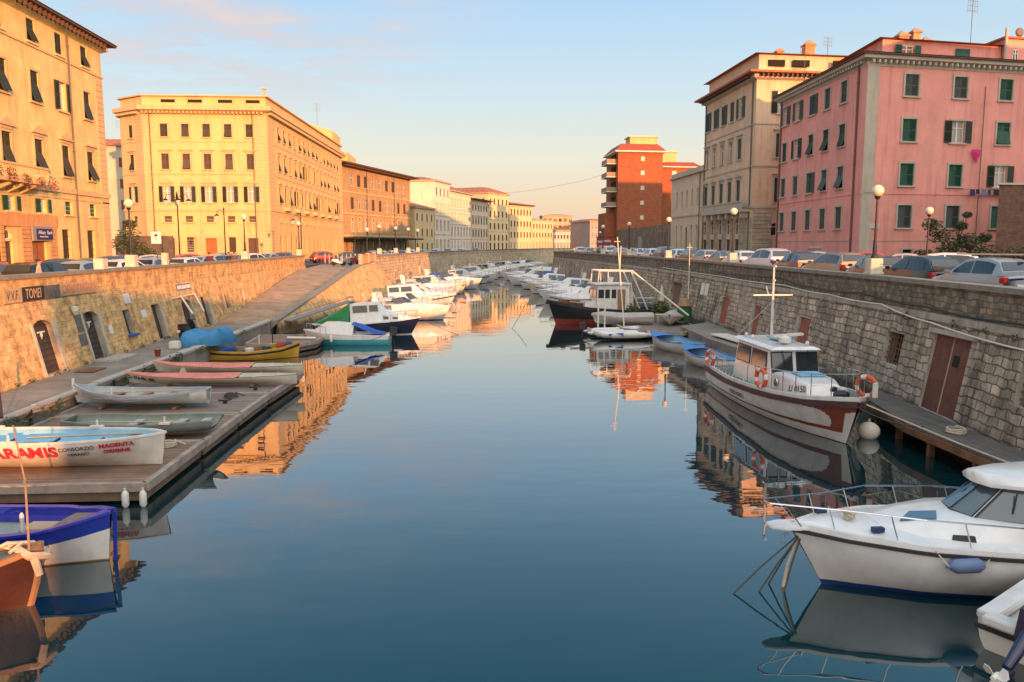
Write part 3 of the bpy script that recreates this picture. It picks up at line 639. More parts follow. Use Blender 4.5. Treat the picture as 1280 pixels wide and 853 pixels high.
def sur_mesh(w, h, style, mat):
    key = (round(w, 2), round(h, 2), style, mat.name)
    if key in WM: return WM[key]
    mb = MB(); mb.mat(mat); t = .17
    if style != 'sill':
        for x in (-w/2 - t/2, w/2 + t/2): mb.box((x, -.2, h/2), (t, .07, h))
        mb.box((0, -.2, h + t/2), (w + 2*t, .075, t))
    mb.box((0, -.24, -.07), (w + 2*t + .12, .16, .13))
    if style in ('hood', 'ped'):
        mb.box((0, -.21, h + t + .12), (w + .2, .09, .2)); mb.box((0, -.27, h + t + .28), (w + .75, .22, .11))
    if style == 'ped':
        z = h + t + .335; b = w/2 + .38
        vs = [(-b, -.36, z), (b, -.36, z), (0, -.36, z + .5), (-b, -.17, z), (b, -.17, z), (0, -.17, z + .5)]; mb.add(vs, [(0, 1, 2), (5, 4, 3), (0, 2, 5, 3), (1, 4, 5, 2), (0, 3, 4, 1)])
    o = mb.build('x'); me = o.data; bpy.data.objects.remove(o); WM[key] = me; return me
def place_win(root, A, d, u, z, w, h, kind, style, shut, trim, detail=True):
    ang = math.atan2(d.y, d.x); n = V(d.y, -d.x); rp = V(root.location)
    base = V(A.x + d.x*u, A.y + d.y*u, z) - rp; inn = -n*.16; p = base + V(inn.x, inn.y, 0); rot = (0, 0, ang)
    k0 = 'glass'; m0 = shut
    if kind in 'ct': k0 = 'dark'
    if kind == 'g': k0 = 'grille'
    if kind == 'b': k0 = 'blind'
    if kind == 'd': k0 = 'door'
    if kind == 'n': m0 = m_glass
    o = link_mesh('door' if kind == 'd' else 'window', win_mesh(w, h, k0, m0 if k0 in ('grille', 'blind', 'door') or kind == 'n' else m_frame), root, p, rot)
    if style: link_mesh('surround', sur_mesh(w, h, style, trim), o, (0, 0, 0))
    if kind == 'c':
        for sx in (-1, 1): link_mesh('shutter', win_mesh(w/2 - .01, h, 'leaf', shut), o, (sx*w/2, -.08, 0), (0, 0, 0 if sx < 0 else math.pi))
    elif kind == 'o':
        for sx in (-1, 1): link_mesh('shutter', win_mesh(w/2 - .01, h, 'leaf', shut), o, (sx*(w/2 + .02), -.235 - .06, 0), (0, 0, math.pi - R(6) if sx < 0 else R(6)))
    elif kind == 'h':
        link_mesh('shutter', win_mesh(w/2 - .01, h, 'leaf', shut), o, (-w/2, -.14, 0), (0, 0, 0)); link_mesh('shutter', win_mesh(w/2 - .01, h, 'leaf', shut), o, (w/2 + .02, -.3, 0), (0, 0, R(8)))
    elif kind == 't':
        hu = h*.42
        for sx in (-1, 1): link_mesh('shutter', win_mesh(w/2 - .01, hu, 'leaf', shut), o, (sx*w/2, -.08, h - hu), (0, 0, 0 if sx < 0 else math.pi))
        link_mesh('shutter_flap', win_mesh(w - .02, h - hu, 'flap', shut), o, (0, -.1, h - hu - .01), (R(-rnd.uniform(13, 24)), 0, 0))
    return o
def cornice(root, P, z0, z1, out, mat, brackets=None, bmat=None, name='cornice', edges=None):
    mb = MB(); mb.mat(mat); n = len(P); o = offset_poly(P, out); i_ = offset_poly(P, .002)
    for k in range(n): mb.loft([[(*i_[k], z0), (*o[k], lerp(z0, z1, .35)), (*o[k], z1), (*i_[k], z1)], [(*i_[(k+1) % n], z0), (*o[(k+1) % n], lerp(z0, z1, .35)), (*o[(k+1) % n], z1), (*i_[(k+1) % n], z1)]], True, False)
    if brackets:
        mb.mat(bmat or mat); sp, bw, bh = brackets
        for k in (edges if edges is not None else range(n)):
            a, b = V(*P[k]), V(*P[(k+1) % n]); d = (b-a).normalized(); nn = V(d.y, -d.x); L = (b-a).length
            for j in range(int(L/sp)):
                p = a + d*(j+.5)*sp + nn*(out*.42); mb.box((p.x, p.y, z0 - bh/2 + .02 + (z1-z0)*.12), (bw, out*.82, bh), rz=math.atan2(d.y, d.x))
    return mb.build(name, root)
def belt(root, P, z, h, out, mat, edges=None, name='string_course'):
    mb = MB(); mb.mat(mat); n = len(P); o = offset_poly(P, out); i_ = offset_poly(P, -.002)
    for k in (edges if edges is not None else range(n)): mb.prism([i_[k], o[k], o[(k+1) % n], i_[(k+1) % n]], z, z+h)
    return mb.build(name, root)
def hip(root, P, z, out, inset, h, mat=None):
    mb = MB(); mb.mat(mat or m_tile); a = offset_poly(P, out); b = offset_poly(P, -inset); n = len(P)
    for k in range(n): mb.poly([(*a[k], z), (*a[(k+1) % n], z), (*b[(k+1) % n], z+h), (*b[k], z+h)])
    mb.poly([(*q, z+h) for q in b]); mb.poly([(*q, z) for q in a][::-1])
    return mb.build('roof', root)
def building(label, P, z0, z1, wall, edges, cat='building', group=None, name='building', zs=(), base=None):
    """P: counter-clockwise footprint. edges: {index: [row, ...]}, row = (z, h, w, kinds, style, shutter, trim, [u...][, arch])"""
    root = empty(name, (P[0][0], P[0][1], z0), label, cat, group); mb = MB(); n = len(P)
    for k in range(n):
        A, B = V(*P[k]), V(*P[(k+1) % n]); d = (B-A).normalized(); nn = V(d.y, -d.x); L = (B-A).length
        def fn(u, z, dp, A=A, d=d, nn=nn): return (A.x + d.x*u - nn.x*dp, A.y + d.y*u - nn.y*dp, z)
        ops = []
        for row in edges.get(k, []):
            z, h, w, kinds, style, shut, trim, us = row[:8]; ar = row[8] if len(row) > 8 else 0
            for i, u in enumerate(us):
                kd = kinds[i % len(kinds)]
                ops.append((u - w/2, u + w/2, z, z + h, ar) if ar else (u - w/2, u + w/2, z, z + h))
                place_win(root, A, d, u, z, w, h, kd, style, shut, trim)
        grid_wall(mb, fn, [0, L], [z0 - .3, z1], ops, .2, wall)
    mb.mat(wall); mb.poly([(*p, z1) for p in P]); o = mb.build('wall', root)
    return root
def pipes(root, pts, z0, z1, r=.07, mat=None):
    for x, y in pts:
        mb = MB(); mb.mat(mat or m_metal); mb.tube([(x, y, z0), (x, y, z1)], r, 6)
        for z in (z0 + 2, (z0+z1)/2, z1 - 1.5): mb.tube([(x, y, z), (x, y, z+.08)], r*1.5, 6)
        mb.build('drainpipe', root)
def quoins(root, A, d, u0, u1, z0, z1, mat, h=.5, name='quoin', t=.05, alt=.35):
    n = V(d.y, -d.x); mb = MB(); mb.mat(mat); k = 0; z = z0
    while z < z1 - .05:
        e = alt if k % 2 else 0; a, b = (u0, u1 - e); zt = min(z + h - .03, z1)
        q = lambda u, o: (A.x + d.x*u + n.x*o, A.y + d.y*u + n.y*o)
        mb.prism([q(a, -.02), q(a, t), q(b, t), q(b, -.02)], z, zt); z += h; k += 1
    return mb.build(name, root)
def chimney(root, x, y, z0, h, w, mat, cap=None):
    mb = MB(); mb.mat(mat); mb.box((x, y, z0 + h/2), (w, w, h)); mb.mat(cap or mat); mb.box((x, y, z0 + h + .07), (w + .25, w + .25, .14))
    mb.add([(x-w/2-.1, y-w/2-.1, z0+h+.14), (x+w/2+.1, y-w/2-.1, z0+h+.14), (x+w/2+.1, y+w/2+.1, z0+h+.14), (x-w/2-.1, y+w/2+.1, z0+h+.14), (x, y, z0+h+.14+w*.55)], [(0, 1, 4), (1, 2, 4), (2, 3, 4), (3, 0, 4)]); return mb.build('chimney', root)
def antenna(root, x, y, z0, h, arms=3):
    mb = MB(); mb.mat(m_metal); mb.tube([(x, y, z0), (x, y, z0+h)], .035, 5)
    for k in range(arms):
        z = z0 + h - .15 - k*.45; mb.bar((x-.6, y-.2, z), (x+.6, y+.2, z), .03)
        for j in range(5): mb.bar((x-.6+j*.3, y-.2+j*.1, z-.22), (x-.6+j*.3, y-.2+j*.1, z+.22), .02)
    return mb.build('antenna', root)

# ---- nearest palazzo on the left
P = [(-29, 26), (-29, 69.2), (-45, 69.2), (-45, 26)]      # clockwise order is corrected below
P = P if sum((P[i][0]*P[(i+1) % 4][1] - P[(i+1) % 4][0]*P[i][1]) for i in range(4)) > 0 else P[::-1]
def rot_to(P, a):     # start the footprint at corner a
    i = min(range(len(P)), key=lambda k: (P[k][0]-a[0])**2 + (P[k][1]-a[1])**2); return P[i:] + P[:i]
P = rot_to(P, (-29, 26)); y0 = 12.      # u measured from y=26, photographs measures start at y=38
us = [y0 + u for u in (0.5, 4.5, 8.6, 12.6, 16.45, 20.45, 24.25, 28.2)]; usb = us
b1 = building('large apricot palazzo with overhanging eaves and a flowered balcony, nearest on the left bank', P, ZL, 22.0, p_b1, {0: [
    (19.68, 1.5, .98, 'ctctctct', 'sill', m_grn, p_b1, us),
    (15.72, 2.05, 1.12, 'cotottot', 'plain', m_grn, p_b2q, us),
    (11.0, 2.2, 1.15, 'ttcttttc', 'ped', m_olv, p_b2q, us[:5]+[us[5], us[6]]), (11.0, 2.2, 1.15, 'tc', 'hood', m_olv, p_b2q, us[7:]),
    (8.2, .95, 1.05, 'oooooobb', 'sill', m_grn2, p_b1, us),
    (4.2, 2.9, 1.25, 'g', 'sill', m_brn, p_b1, [us[6] - .65, us[7] - .6]),
    (ZL + .12, 2.45, 1.9, 'd', None, m_wdoor, p_b1, [us[5] - .75]), (ZL + .12, 2.45, 1.7, 'd', None, m_dkdoor, p_b1, [y0 + 15.5]), (6.35, .9, 1.7, 'n', None, m_grn, p_b1, [y0 + 15.5], .8),
    (4.0, 2.9, 1.2, 'g', None, m_brn, p_b1, us[:3])]})
D = V(0, 1); A_ = V(-29, 26)
belt(b1, P, 19.35, .16, .09, p_b2q); belt(b1, P, 9.75, .38, .14, p_b2q); belt(b1, P, 9.3, .1, .05, p_b2q)
cornice(b1, P, 21.35, 22.05, .45, p_b1, None); cornice(b1, P, 21.9, 22.15, .95, m_eave, (.62, .17, .36), m_eave, 'eave'); hip(b1, P, 22.152, 1.05, 5.5, 1.7)
quoins(b1, A_, D, 41.9, 43.15, 4.0, 19.2, p_b2q, .46, alt=0); pipes(b1, [(-28.88, 63.4)], 3.8, 22)
mb = MB(); mb.mat(M('rusticated_apricot', (.52, .27, .12), .9, .2, 1, .4, 20))     # rusticated base around the shop
for k in range(13):
    z = 3.8 + k*.29
    for a, b in ((29.4, 30.5), (33.0, 34.0), (26.9, 27.3)):
        if z < 7.3: mb.prism([(-29.02, 26+a), (-28.9, 26+a), (-28.9, 26+b), (-29.02, 26+b)], z, z+.26)
for k in range(14): mb.prism([(-29.02, 38+13.6+k*.62), (-28.87, 38+13.6+k*.62), (-28.87, 38+13.6+k*.62+.58), (-29.02, 38+13.6+k*.62+.58)], 7.2, 8.05)
mb.build('rusticated_base', b1)
# balcony with flower boxes
mb = MB(); mb.mat(p_b2q); ya, yb = 38 - 4, 38 + 19.4
mb.prism([(-29, ya), (-27.8, ya), (-27.8, yb), (-29, yb)], 9.95, 10.12 + .06)
for y in [ya + .7 + 1.5*k for k in range(15)]: mb.loft([[(-28.99, y-.13, 9.3), (-28.99, y+.13, 9.3), (-28.99, y+.13, 9.94), (-28.99, y-.13, 9.94)], [(-28.0, y-.13, 9.75), (-28.0, y+.13, 9.75), (-28.0, y+.13, 9.94), (-28.0, y-.13, 9.94)]])
mb.prism([(-27.98, ya), (-27.78, ya), (-27.78, yb), (-27.98, yb)], 10.98, 11.12)
for k in range(int((yb-ya)/.24)): mb.lathe([(.045, 0), (.085, .25), (.04, .5), (.05, .79)], (-27.88, ya + .12 + k*.24, 10.185), 6)
bal = mb.build('balcony', b1)
def leaf_clump(mb, c, rad, n, size, mats, squash=1., seed=1):
    r = random.Random(seed); c = V(c)
    for k in range(n):
        p = V(r.gauss(0, 1), r.gauss(0, 1), r.gauss(0, 1)).normalized()*(r.random()**.4); p = c + V(p.x*rad[0], p.y*rad[1], p.z*rad[2]); a = r.random()*6.28; t = r.uniform(-1, 1)
        u = V(math.cos(a), math.sin(a), t*.6).normalized(); w = u.cross(V(r.uniform(-1, 1), r.uniform(-1, 1), r.uniform(-1, 1))).normalized(); s_ = size*r.uniform(.6, 1.4)
        mb.mat(mats[r.randrange(len(mats))]); mb.poly([p - u*s_, p - w*s_*.5, p + u*s_, p + w*s_*.5])
m_lf = [M('leaf_dark', (.035, .06, .02), .7, .2), M('leaf_mid', (.06, .085, .03), .7, .2), M('leaf_olive', (.09, .095, .035), .7, .2)]
m_fl = [M('geranium_pink', (.55, .17, .12), .7, .2), M('geranium_red', (.5, .09, .05), .7, .2), m_lf[1]]
mb = MB()
for k in range(14): leaf_clump(mb, (-27.66, ya + 2 + k*1.62 + rnd.random()*.5, 10.3 + rnd.uniform(-.35, .35)), (.24, .6, .5), 90, .085, m_fl + [m_lf[2]], seed=k)
t = mb.build('balcony_flowers'); tag(t, 'trailing pink flowers and leaves hanging over the palazzo balcony', 'flowers')
# bank sign above the orange door
sg = empty('shop_sign', (-28.85, 38+19.8, 6.3), 'dark blue bank sign over the orange door of the palazzo', 'sign')
mb = MB(); mb.mat(M('grey_fascia', (.26, .24, .22), .6)); mb.box((-28.8, 38+19.7, 6.75), (.1, 2.5, 1.0)); mb.build('fascia', sg)
mb = MB(); mb.mat(M('navy_sign', (.01, .02, .12), .4)); mb.box((-28.71, 38+19.9, 6.72), (.1, 2.0, .72)); mb.build('panel', sg)
lettering('Allianz  Bank', .36, m_wsign, sg, (.2, .1, .52), (R(90), 0, R(90))); lettering('Financial Advisors', .16, m_wsign, sg, (.2, -.1, .24), (R(90), 0, R(90)))

# ---- pale block in the side street
b1b = building('pale narrow apartment block with red shutters in the side street gap', [(-60, 132), (-50.5, 132), (-50.5, 150), (-60, 150)], ZL, 21.3, plaster('ivory_plaster', (.50, .42, .30)), {0: [(z, 1.5, .9, 'cb', None, M('red_shutter', (.22, .06, .03), .6), p_trim, [1.7, 4.2, 7]) for z in (5, 8.2, 11.4, 14.7, 18)]})
hip(b1b, [(-60, 132), (-50.5, 132), (-50.5, 150), (-60, 150)], 21.3, .5, 3, 1.4); pipes(b1b, [(-56.3, 131.9)], 4, 21); antenna(b1b, -58.2, 136, 22.4, 3); antenna(b1b, -54.5, 136, 22.4, 3.4)

# ---- big yellow corner palazzo
P = [(-43.3, 108), (-39.43, 105), (-24.12, 105), (-22.36, 157), (-43.3, 157)]
u5 = [2.6, 5.2, 7.8, 10.45, 13.1]; u15 = [5.2 + 2.98*i for i in range(15)]
hg = 'm'
b2 = building('large butter yellow corner palazzo with stone window pediments and rows of dark shutters', P, ZL, 22.5, p_b2, {
    0: [(19.35, 1.55, .9, 'c', 'plain', m_grn, p_b2q, [2.3]), (15.35, 1.9, .9, 't', 'hood', m_grn, p_b2q, [2.3]), (11.27, 2.0, .9, 'o', 'hood', m_grn, p_b2q, [2.3]), (8.8, .75, .9, 'b', 'sill', m_brn, p_b2q, [2.3]), (4.4, 2.6, .9, 'g', 'sill', m_brn, p_b2q, [2.3])],
    1: [(19.35, 1.6, .92, 'cttt', 'plain', m_olv, p_b2q, u5), (15.35, 1.95, .92, 'ct', 'hood', m_brn, p_b2q, u5), (11.27, 2.0, .95, 'o', 'ped', m_grn, p_b2q, u5),
        (8.8, .75, .92, 'b', 'sill', m_brn, p_b2q, u5), (ZL+.13, 3.2, 1.35, 'd', 'plain', m_dkdoor, p_b2q, [u5[0], u5[4]]), (ZL+.13, 3.3, 1.4, 'd', 'plain', m_wdoor, p_b2q, [u5[2]]), (5.0, 1.9, .9, 'bg', 'sill', m_brn, p_b2q, [u5[1], u5[3]])],
    2: [(19.6, 1.7, .95, 'tttctt', 'plain', m_grn, p_b2q, u15), (15.6, 1.95, .95, 'ttcttochct', 'hood', m_grn, p_b2q, u15), (11.4, 2.1, 1.0, 'tctohcttohc', 'ped', m_grn, p_b2q, u15),
        (8.95, .8, .85, 'bbbn', 'sill', m_brn, p_b2q, u15), (4.6, 2.4, 1.0, 'gdgg', 'sill', m_dkdoor, p_b2q, u15)]})
belt(b2, P, 18.75, .12, .06, p_b2q); belt(b2, P, 14.75, .14, .07, p_b2q); belt(b2, P, 10.2, .34, .12, p_b2q)
cornice(b2, P, 22.3, 23.1, .75, p_b2q, (.5, .2, .26), p_b2q)
Pa = offset_poly(P, -.15); mb = MB(); mb.mat(p_b2); mb.prism(Pa, 23.1, 24.3)
mb.mat(m_dark)
for u in (3.2, 6.5, 10.2, 13.6): mb.box((-39.4 + u, 105.1, 23.75), (1.7, .12, .35))
mb.build('attic', b2); mb = MB(); mb.mat(p_b2q); mb.prism(offset_poly(P, .2), 24.3, 24.45); mb.build('attic_coping', b2); hip(b2, P, 24.46, -.4, 7, 1.1, M('red_roof_sheet', (.42, .13, .06), .8, .2))
chimney(b2, -26, 112, 24.6, 1.9, .3, p_b2q)
for (a, b, e0, e1) in ((V(-39.43, 105), V(1, 0), .02, 1.0), (V(-24.12, 105), V(-1, 0), .02, 1.6)): 
    quoins(b2, a, V(1, 0), e0 if b.x > 0 else -1.6, e1 if b.x > 0 else -.02, 3.9, 22.2, p_b2q, .42, alt=0.22 if b.x > 0 else 0)
d2 = (V(-22.36, 157) - V(-24.12, 105)).normalized(); quoins(b2, V(-24.12, 105), d2, .05, 3.2, 3.9, 22.2, p_b2q, .42, alt=.4); d3 = (V(-39.43, 105) - V(-43.3, 108)).normalized(); quoins(b2, V(-43.3, 108), d3, 3.4, 4.85, 3.9, 22.2, p_b2q, .42, alt=0)
pipes(b2, [(-38.5, 104.85), (-25.9, 104.85)], 3.8, 22.3)
for i in (1, 3, 5, 7, 9, 11, 13): 
    c = V(-24.12, 105) + d2*(5.2 + 2.98*i); n2 = V(d2.y, -d2.x); mb = MB(); mb.mat(p_b2q); mb.box((c.x + n2.x*.4, c.y + n2.y*.4, 10.75), (2.2, .8, .5), rz=math.atan2(d2.y, d2.x)); mb.build('balcony', b2)
mb = MB(); mb.mat(p_b2q)
for u in (2.6, 7.8, 13.1):
    for k in range(7): 
        w = 2.9 - (.5 if k % 2 else 0); mb.box((-39.43 + u, 104.955, 4.0 + k*.5), (w, .1, .46)) if k == 6 else [mb.box((-39.43 + u + sx*1.18, 104.955, 4.0 + k*.5), (.62 if k % 2 else .5, .1, .46)) for sx in (-1, 1)]
mb.build('rusticated_doorcase', b2)

# ---- brick palazzo with a broad eave
def far_pt(px, Y): return ((px - 575)/1000*Y*1.004, Y)
A = (-24.0, 166); B = (-12.4, 204); dd = (V(*B) - V(*A)).normalized(); nn = V(dd.y, -dd.x)
P = [A, B, (B[0] - nn.x*18, B[1] - nn.y*18), (A[0] - nn.x*18, A[1] - nn.y*18)]
u8 = [5.5, 9, 12.5, 16.5, 20.5, 24.5, 28.4, 31.8, 35.8]
b3 = building('long orange brick palazzo with a broad dark eave and a canopy over the pavement', P, ZL, 22.4, p_brick, {
    0: [(18.0, 2.5, 1.7, 'nccn', 'sill', m_brn, p_b2q, u8), (13.2, 2.5, 1.6, 'cnnc', 'sill', m_brn, p_b2q, u8), (8.6, 2.9, 1.3, 'n', 'plain', m_dark, p_b2q, u8, .6), (4, 2.4, 1.6, 'n', None, m_dark, p_b2q, u8)],
    3: [(18.0, 2.5, 1.4, 'c', None, m_brn, p_b2q, [9, 15.5]), (13.2, 2.5, 1.4, 'c', None, m_brn, p_b2q, [9, 15.5]), (8.6, 2.5, 1.4, 'c', None, m_brn, p_b2q, [9, 15.5])]})
belt(b3, P, 16.6, .25, .12, p_b2q); belt(b3, P, 12.2, .25, .12, p_b2q); belt(b3, P, 7.6, .3, .15, p_b2q); cornice(b3, P, 22.0, 22.4, 1.9, m_eave, (1.1, .2, .3), m_eave, 'eave'); hip(b3, P, 22.42, 2.0, 6, 1.8)
pipes(b3, [tuple(V(*A) + dd*u + nn*.12) for u in (13, 29)], 4, 22)
mb = MB(); mb.mat(p_b2); mb.box((-32, 186, 26.0), (9, 12, 9)); mb.box((-30, 196, 24.4), (9, 16, 5)); mb.add([(-36.5, 180, 30.5), (-27.5, 180, 30.5), (-32, 180, 31.8), (-36.5, 192, 30.5), (-27.5, 192, 30.5), (-32, 192, 31.8)], [(0, 1, 2), (5, 4, 3), (1, 4, 5, 2), (0, 2, 5, 3)]); mb.build('roof_house', b3)
antenna(b3, -31, 182, 31, 5.5, 4)
mb = MB(); mb.mat(m_dark); q = lambda u, o: tuple(V(*A) + dd*u + nn*o)
mb.prism([q(-3, .05), q(-3, 4.2), q(37.5, 4.2), q(37.5, .05)], 7.0, 7.35)
mb.mat(m_iron)
for u in range(-2, 38, 5): p = q(u, 3.8); mb.box((*p, 5.3), (.2, .2, 3.4))
mb.build('canopy', b3)

# ---- the row along the bend
def row_building(label, a, b, depth, z1, wall, rows, roof=None, eave=.4, rh=1.2, side=(), cat='building', rm=None, belts=()):
    A, B = V(*a), V(*b); d = (B-A).normalized(); n = V(d.y, -d.x); P = [tuple(A), tuple(B), tuple(B - n*depth), tuple(A - n*depth)]; L = (B-A).length
    ed = {0: [(z, h, w, kd, st, sh, tr, [L*(i+.5)/cnt for i in range(cnt)], *ex) for (z, h, w, kd, st, sh, tr, cnt, *ex) in rows]}
    if side: ed[3] = [(z, h, w, kd, None, sh, p_trim, us) for (z, h, w, kd, sh, us) in side]
    r = building(label, P, ZL, z1, wall, ed); cornice(r, P, z1 - .45, z1 + .02, eave, p_trim if eave < 1 else m_eave)
    for z in belts: belt(r, P, z, .2, .1, p_trim)
    if roof: hip(r, P, z1 + .03, eave + .08, min(depth*.35, L*.4, 5), rh, rm)
    return r, P
w_yel = plaster('pale_yellow_plaster', (.62, .46, .24)); w_wht = plaster('chalk_white_plaster', (.68, .58, .45)); w_och = plaster('ochre_plaster', (.50, .34, .16)); w_lem = plaster('straw_plaster', (.62, .47, .27)); w_gry = plaster('grey_buff_plaster', (.58, .48, .34))
row_building('low two storey yellow house with red tiled roof beside the brick palazzo', (-11.6, 209), (-7.1, 224), 14, 15.6, w_yel, [(z, 1.7, 1.1, 'c', 'sill', m_brn, p_trim, 4) for z in (4.6, 8.3, 12.2)], True, .5, 1.6, side=[(8.3, 1.7, 1.1, 'c', m_brn, [7, 11])])
b5, P5 = row_building('tall white palazzo with arched windows and a plain sunlit gable wall', (-6.9, 225), (-2.9, 239), 18, 23.6, w_wht, [(19.6, 2.0, 1.1, 'c', 'sill', m_gry, p_trim, 4), (14.9, 2.4, 1.1, 'n', 'plain', m_glass, p_trim, 4), (10.0, 2.7, 1.2, 'n', 'plain', m_glass, p_trim, 4, .6), (4.4, 2.8, 1.2, 'n', 'plain', m_glass, p_trim, 4, .6)], True, .5, 1.2, belts=(13.8, 8.6))
row_building('white palazzo of three arcaded storeys with a red roof edge', (-2.8, 240), (3.6, 261), 16, 21.8, w_wht, [(17.3, 2.2, 1.1, 'n', 'plain', m_glass, p_trim, 7), (12.9, 2.5, 1.1, 'n', 'plain', m_glass, p_trim, 7, .55), (8.6, 2.5, 1.1, 'n', 'plain', m_glass, p_trim, 7, .55), (4.3, 2.6, 1.1, 'n', None, m_glass, p_trim, 7, .55)], True, .9, 2.2, belts=(16.2, 11.8, 7.4))
row_building('buff palazzo with a dark projecting eave in the bend', (3.8, 262), (9.6, 278), 16, 20.6, w_gry, [(17.0, 1.7, 1.2, 'c', 'sill', m_brn, p_trim, 6), (12.6, 2.2, 1.2, 'c', 'hood', m_brn, p_trim, 6), (8.4, 2.2, 1.2, 'c', 'hood', m_brn, p_trim, 6), (4.2, 2.4, 1.2, 'g', None, m_brn, p_trim, 6)], True, 1.6, 1.2, belts=(7.5,))
row_building('tall straw yellow palazzo whose red roof rises over the others in the bend', (9.8, 278.5), (17.5, 291), 30, 23.6, w_lem, [(z, 2.0, 1.1, 'c', 'sill', m_brn, p_trim, 5) for z in (19.6, 15.4, 11.2, 7.2)] + [(4.2, 2.2, 1.2, 'g', None, m_brn, p_trim, 5)], True, .6, 2.2, belts=(14.4, 10.2), side=[(z, 2, 1.1, 'c', m_brn, [20, 24, 28]) for z in (19.6, 15.4, 11.2)])
row_building('long yellow palazzo with a brown tiled roof line', (18, 292), (27.3, 306), 20, 20.4, w_lem, [(z, 2.0, 1.1, 'c', 'sill', m_brn, p_trim, 7) for z in (16.6, 12.4, 8.4)] + [(4.3, 2.3, 1.1, 'n', None, m_glass, p_trim, 7)], True, 1.0, 1.0, belts=(11.4,))
row_building('lower cream palazzo near the end of the sunlit row', (27.6, 307), (37, 321), 20, 15.4, w_lem, [(z, 1.7, 1.0, 'c', 'sill', m_brn, p_trim, 7) for z in (12, 8.6)] + [(4.3, 2.6, 1.2, 'n', None, m_glass, p_trim, 7)], True, .4, .5)
r, P_ = row_building('tall pinkish apartment block rising behind the sunlit row', (39.5, 385), (54, 385), 14, 19.5, plaster('salmon_plaster', (.52, .32, .2)), [(z, 1.6, 1.6, 'cbn', None, m_brn, p_trim, 6) for z in (16.5, 13.2, 10)], True, .3, .6)
row_building('long white two storey palazzo that closes the view at the end of the canal', (38, 338), (55, 345), 14, 11.6, plaster('cool_white_plaster', (.46, .42, .36)), [(8.2, 1.6, .9, 'c', 'sill', m_gry, p_trim, 12), (4.3, 2.3, .9, 'n', None, m_glass, p_trim, 12)], True, .5, 1.0)
row_building('red roofed house behind the white palazzo at the end', (51, 372), (62, 376), 12, 13.5, w_och, [(10, 1.5, 1, 'c', None, m_brn, p_trim, 6)], True, .6, 1.6)
row_building('small red roofed house beside the pinkish apartment block', (56.5, 392), (68, 394), 12, 14.6, w_och, [(11, 1.5, 1, 'c', None, m_brn, p_trim, 5)], True, .6, 1.6)
row_building('grey five storey house left of the red brick tower', (48.6, 300), (55.5, 303), 14, 14.6, plaster('dim_grey_plaster', (.30, .27, .24)), [(z, 1.5, 1.0, 'n', None, m_glass, p_trim, 4) for z in (11.6, 8.6, 5.6)], True, .5, .8)

# ---- right bank: pink house
P = [(34.6, 68), (58, 71.8), (59, 91.5), (35.16, 88)]
kk = 'm'
uF = [4.4, 9.35, 14.1]; uS = [20.0 - v for v in (18.3, 14.9, 11.3, 7.8, 4.3)]
pk = building('big pink apartment house with green shutters and grey window surrounds on the right bank', P, ZR, 21.7, p_pink, {
    0: [(18.7, 1.82, 1.35, 'ccc', 'plain', m_gry, p_trim, uF[:2]), (18.7, 1.82, 1.35, 'c', 'plain', m_grn2, p_trim, uF[2:]), (14.88, 1.9, 1.4, 'c', 'plain', m_grn2, p_trim, [uF[0]]), (14.88, 1.9, 1.4, 'o', 'plain', m_grn, p_trim, [uF[1]]), (14.88, 1.9, 1.4, 't', 'plain', m_grn2, p_trim, [uF[2]]),
        (11.1, 1.9, 1.4, 'cc', 'plain', m_grn2, p_trim, uF[:2]), (11.1, 1.9, 1.4, 'o', 'plain', m_grn, p_trim, [uF[2]]), (7.45, 1.95, 1.4, 'c', 'plain', m_gry, p_trim, uF[:2]), (7.45, 1.95, 1.4, 'c', 'plain', m_grn2, p_trim, [uF[2]]), (4.45, 1.1, 1.0, 'g', 'plain', m_dark, p_trim, [4.9])],
    3: [(18.7, 1.9, 1.3, 'oohcc', 'plain', m_gry, p_trim, uS), (14.85, 1.95, 1.3, 'cottt'[:5], 'plain', m_grn, p_trim, uS), (11.1, 1.95, 1.3, 'cchtt', 'plain', m_gry, p_trim, uS), (7.45, 1.95, 1.3, 'c', 'plain', m_gry, p_trim, uS), (4.5, .6, .7, 'n', None, m_glass, p_trim, uS)]})
dS = (V(*P[0]) - V(*P[3])).normalized(); dF = (V(*P[1]) - V(*P[0])).normalized()
quoins(pk, V(*P[0]), dF, .0, 1.15, 4.3, 21.3, p_trim, 17.5, alt=0, name='corner_band'); quoins(pk, V(*P[3]), dS, 19.9 - 1.0, 19.95, 4.3, 21.3, p_pink, 17.5, alt=0, name='corner_band', t=.03)
belt(pk, P, 10.35, .1, .05, p_pink); belt(pk, P, 6.3, .07, .04, p_trim); belt(pk, P, 21.05, .35, .06, p_trim)
cornice(pk, P, 21.45, 21.9, .55, p_trim, (.55, .2, .24), p_trim); mb = MB(); mb.mat(m_eave); mb.prism(offset_poly(P, .75), 21.9, 22.03); mb.build('gutter', pk); hip(pk, P, 22.06, .8, 3.2, .75)
mb = MB(); mb.mat(p_pink); Q = [tuple(V(*P[0]) + dF*2.6 + V(0, 2.2)), tuple(V(*P[0]) + dF*15 + V(0, 2.2)), tuple(V(*P[0]) + dF*15.5 + V(0, 12)), tuple(V(*P[0]) + dF*3.4 + V(0, 12))]
mb.prism(Q, 22.1, 23.9); Q2 = [tuple(V(*P[0]) + dF*15.1 + V(0, 1.8)), tuple(V(*P[0]) + dF*23 + V(0, 1.8)), tuple(V(*P[0]) + dF*23 + V(0, 12)), tuple(V(*P[0]) + dF*15.1 + V(0, 12))]; mb.prism(Q2, 22.1, 24.5); mb.build('attic', pk)
hp = MB(); hp.mat(m_tile); a, b = offset_poly(Q, .5), offset_poly(Q, -2.5)
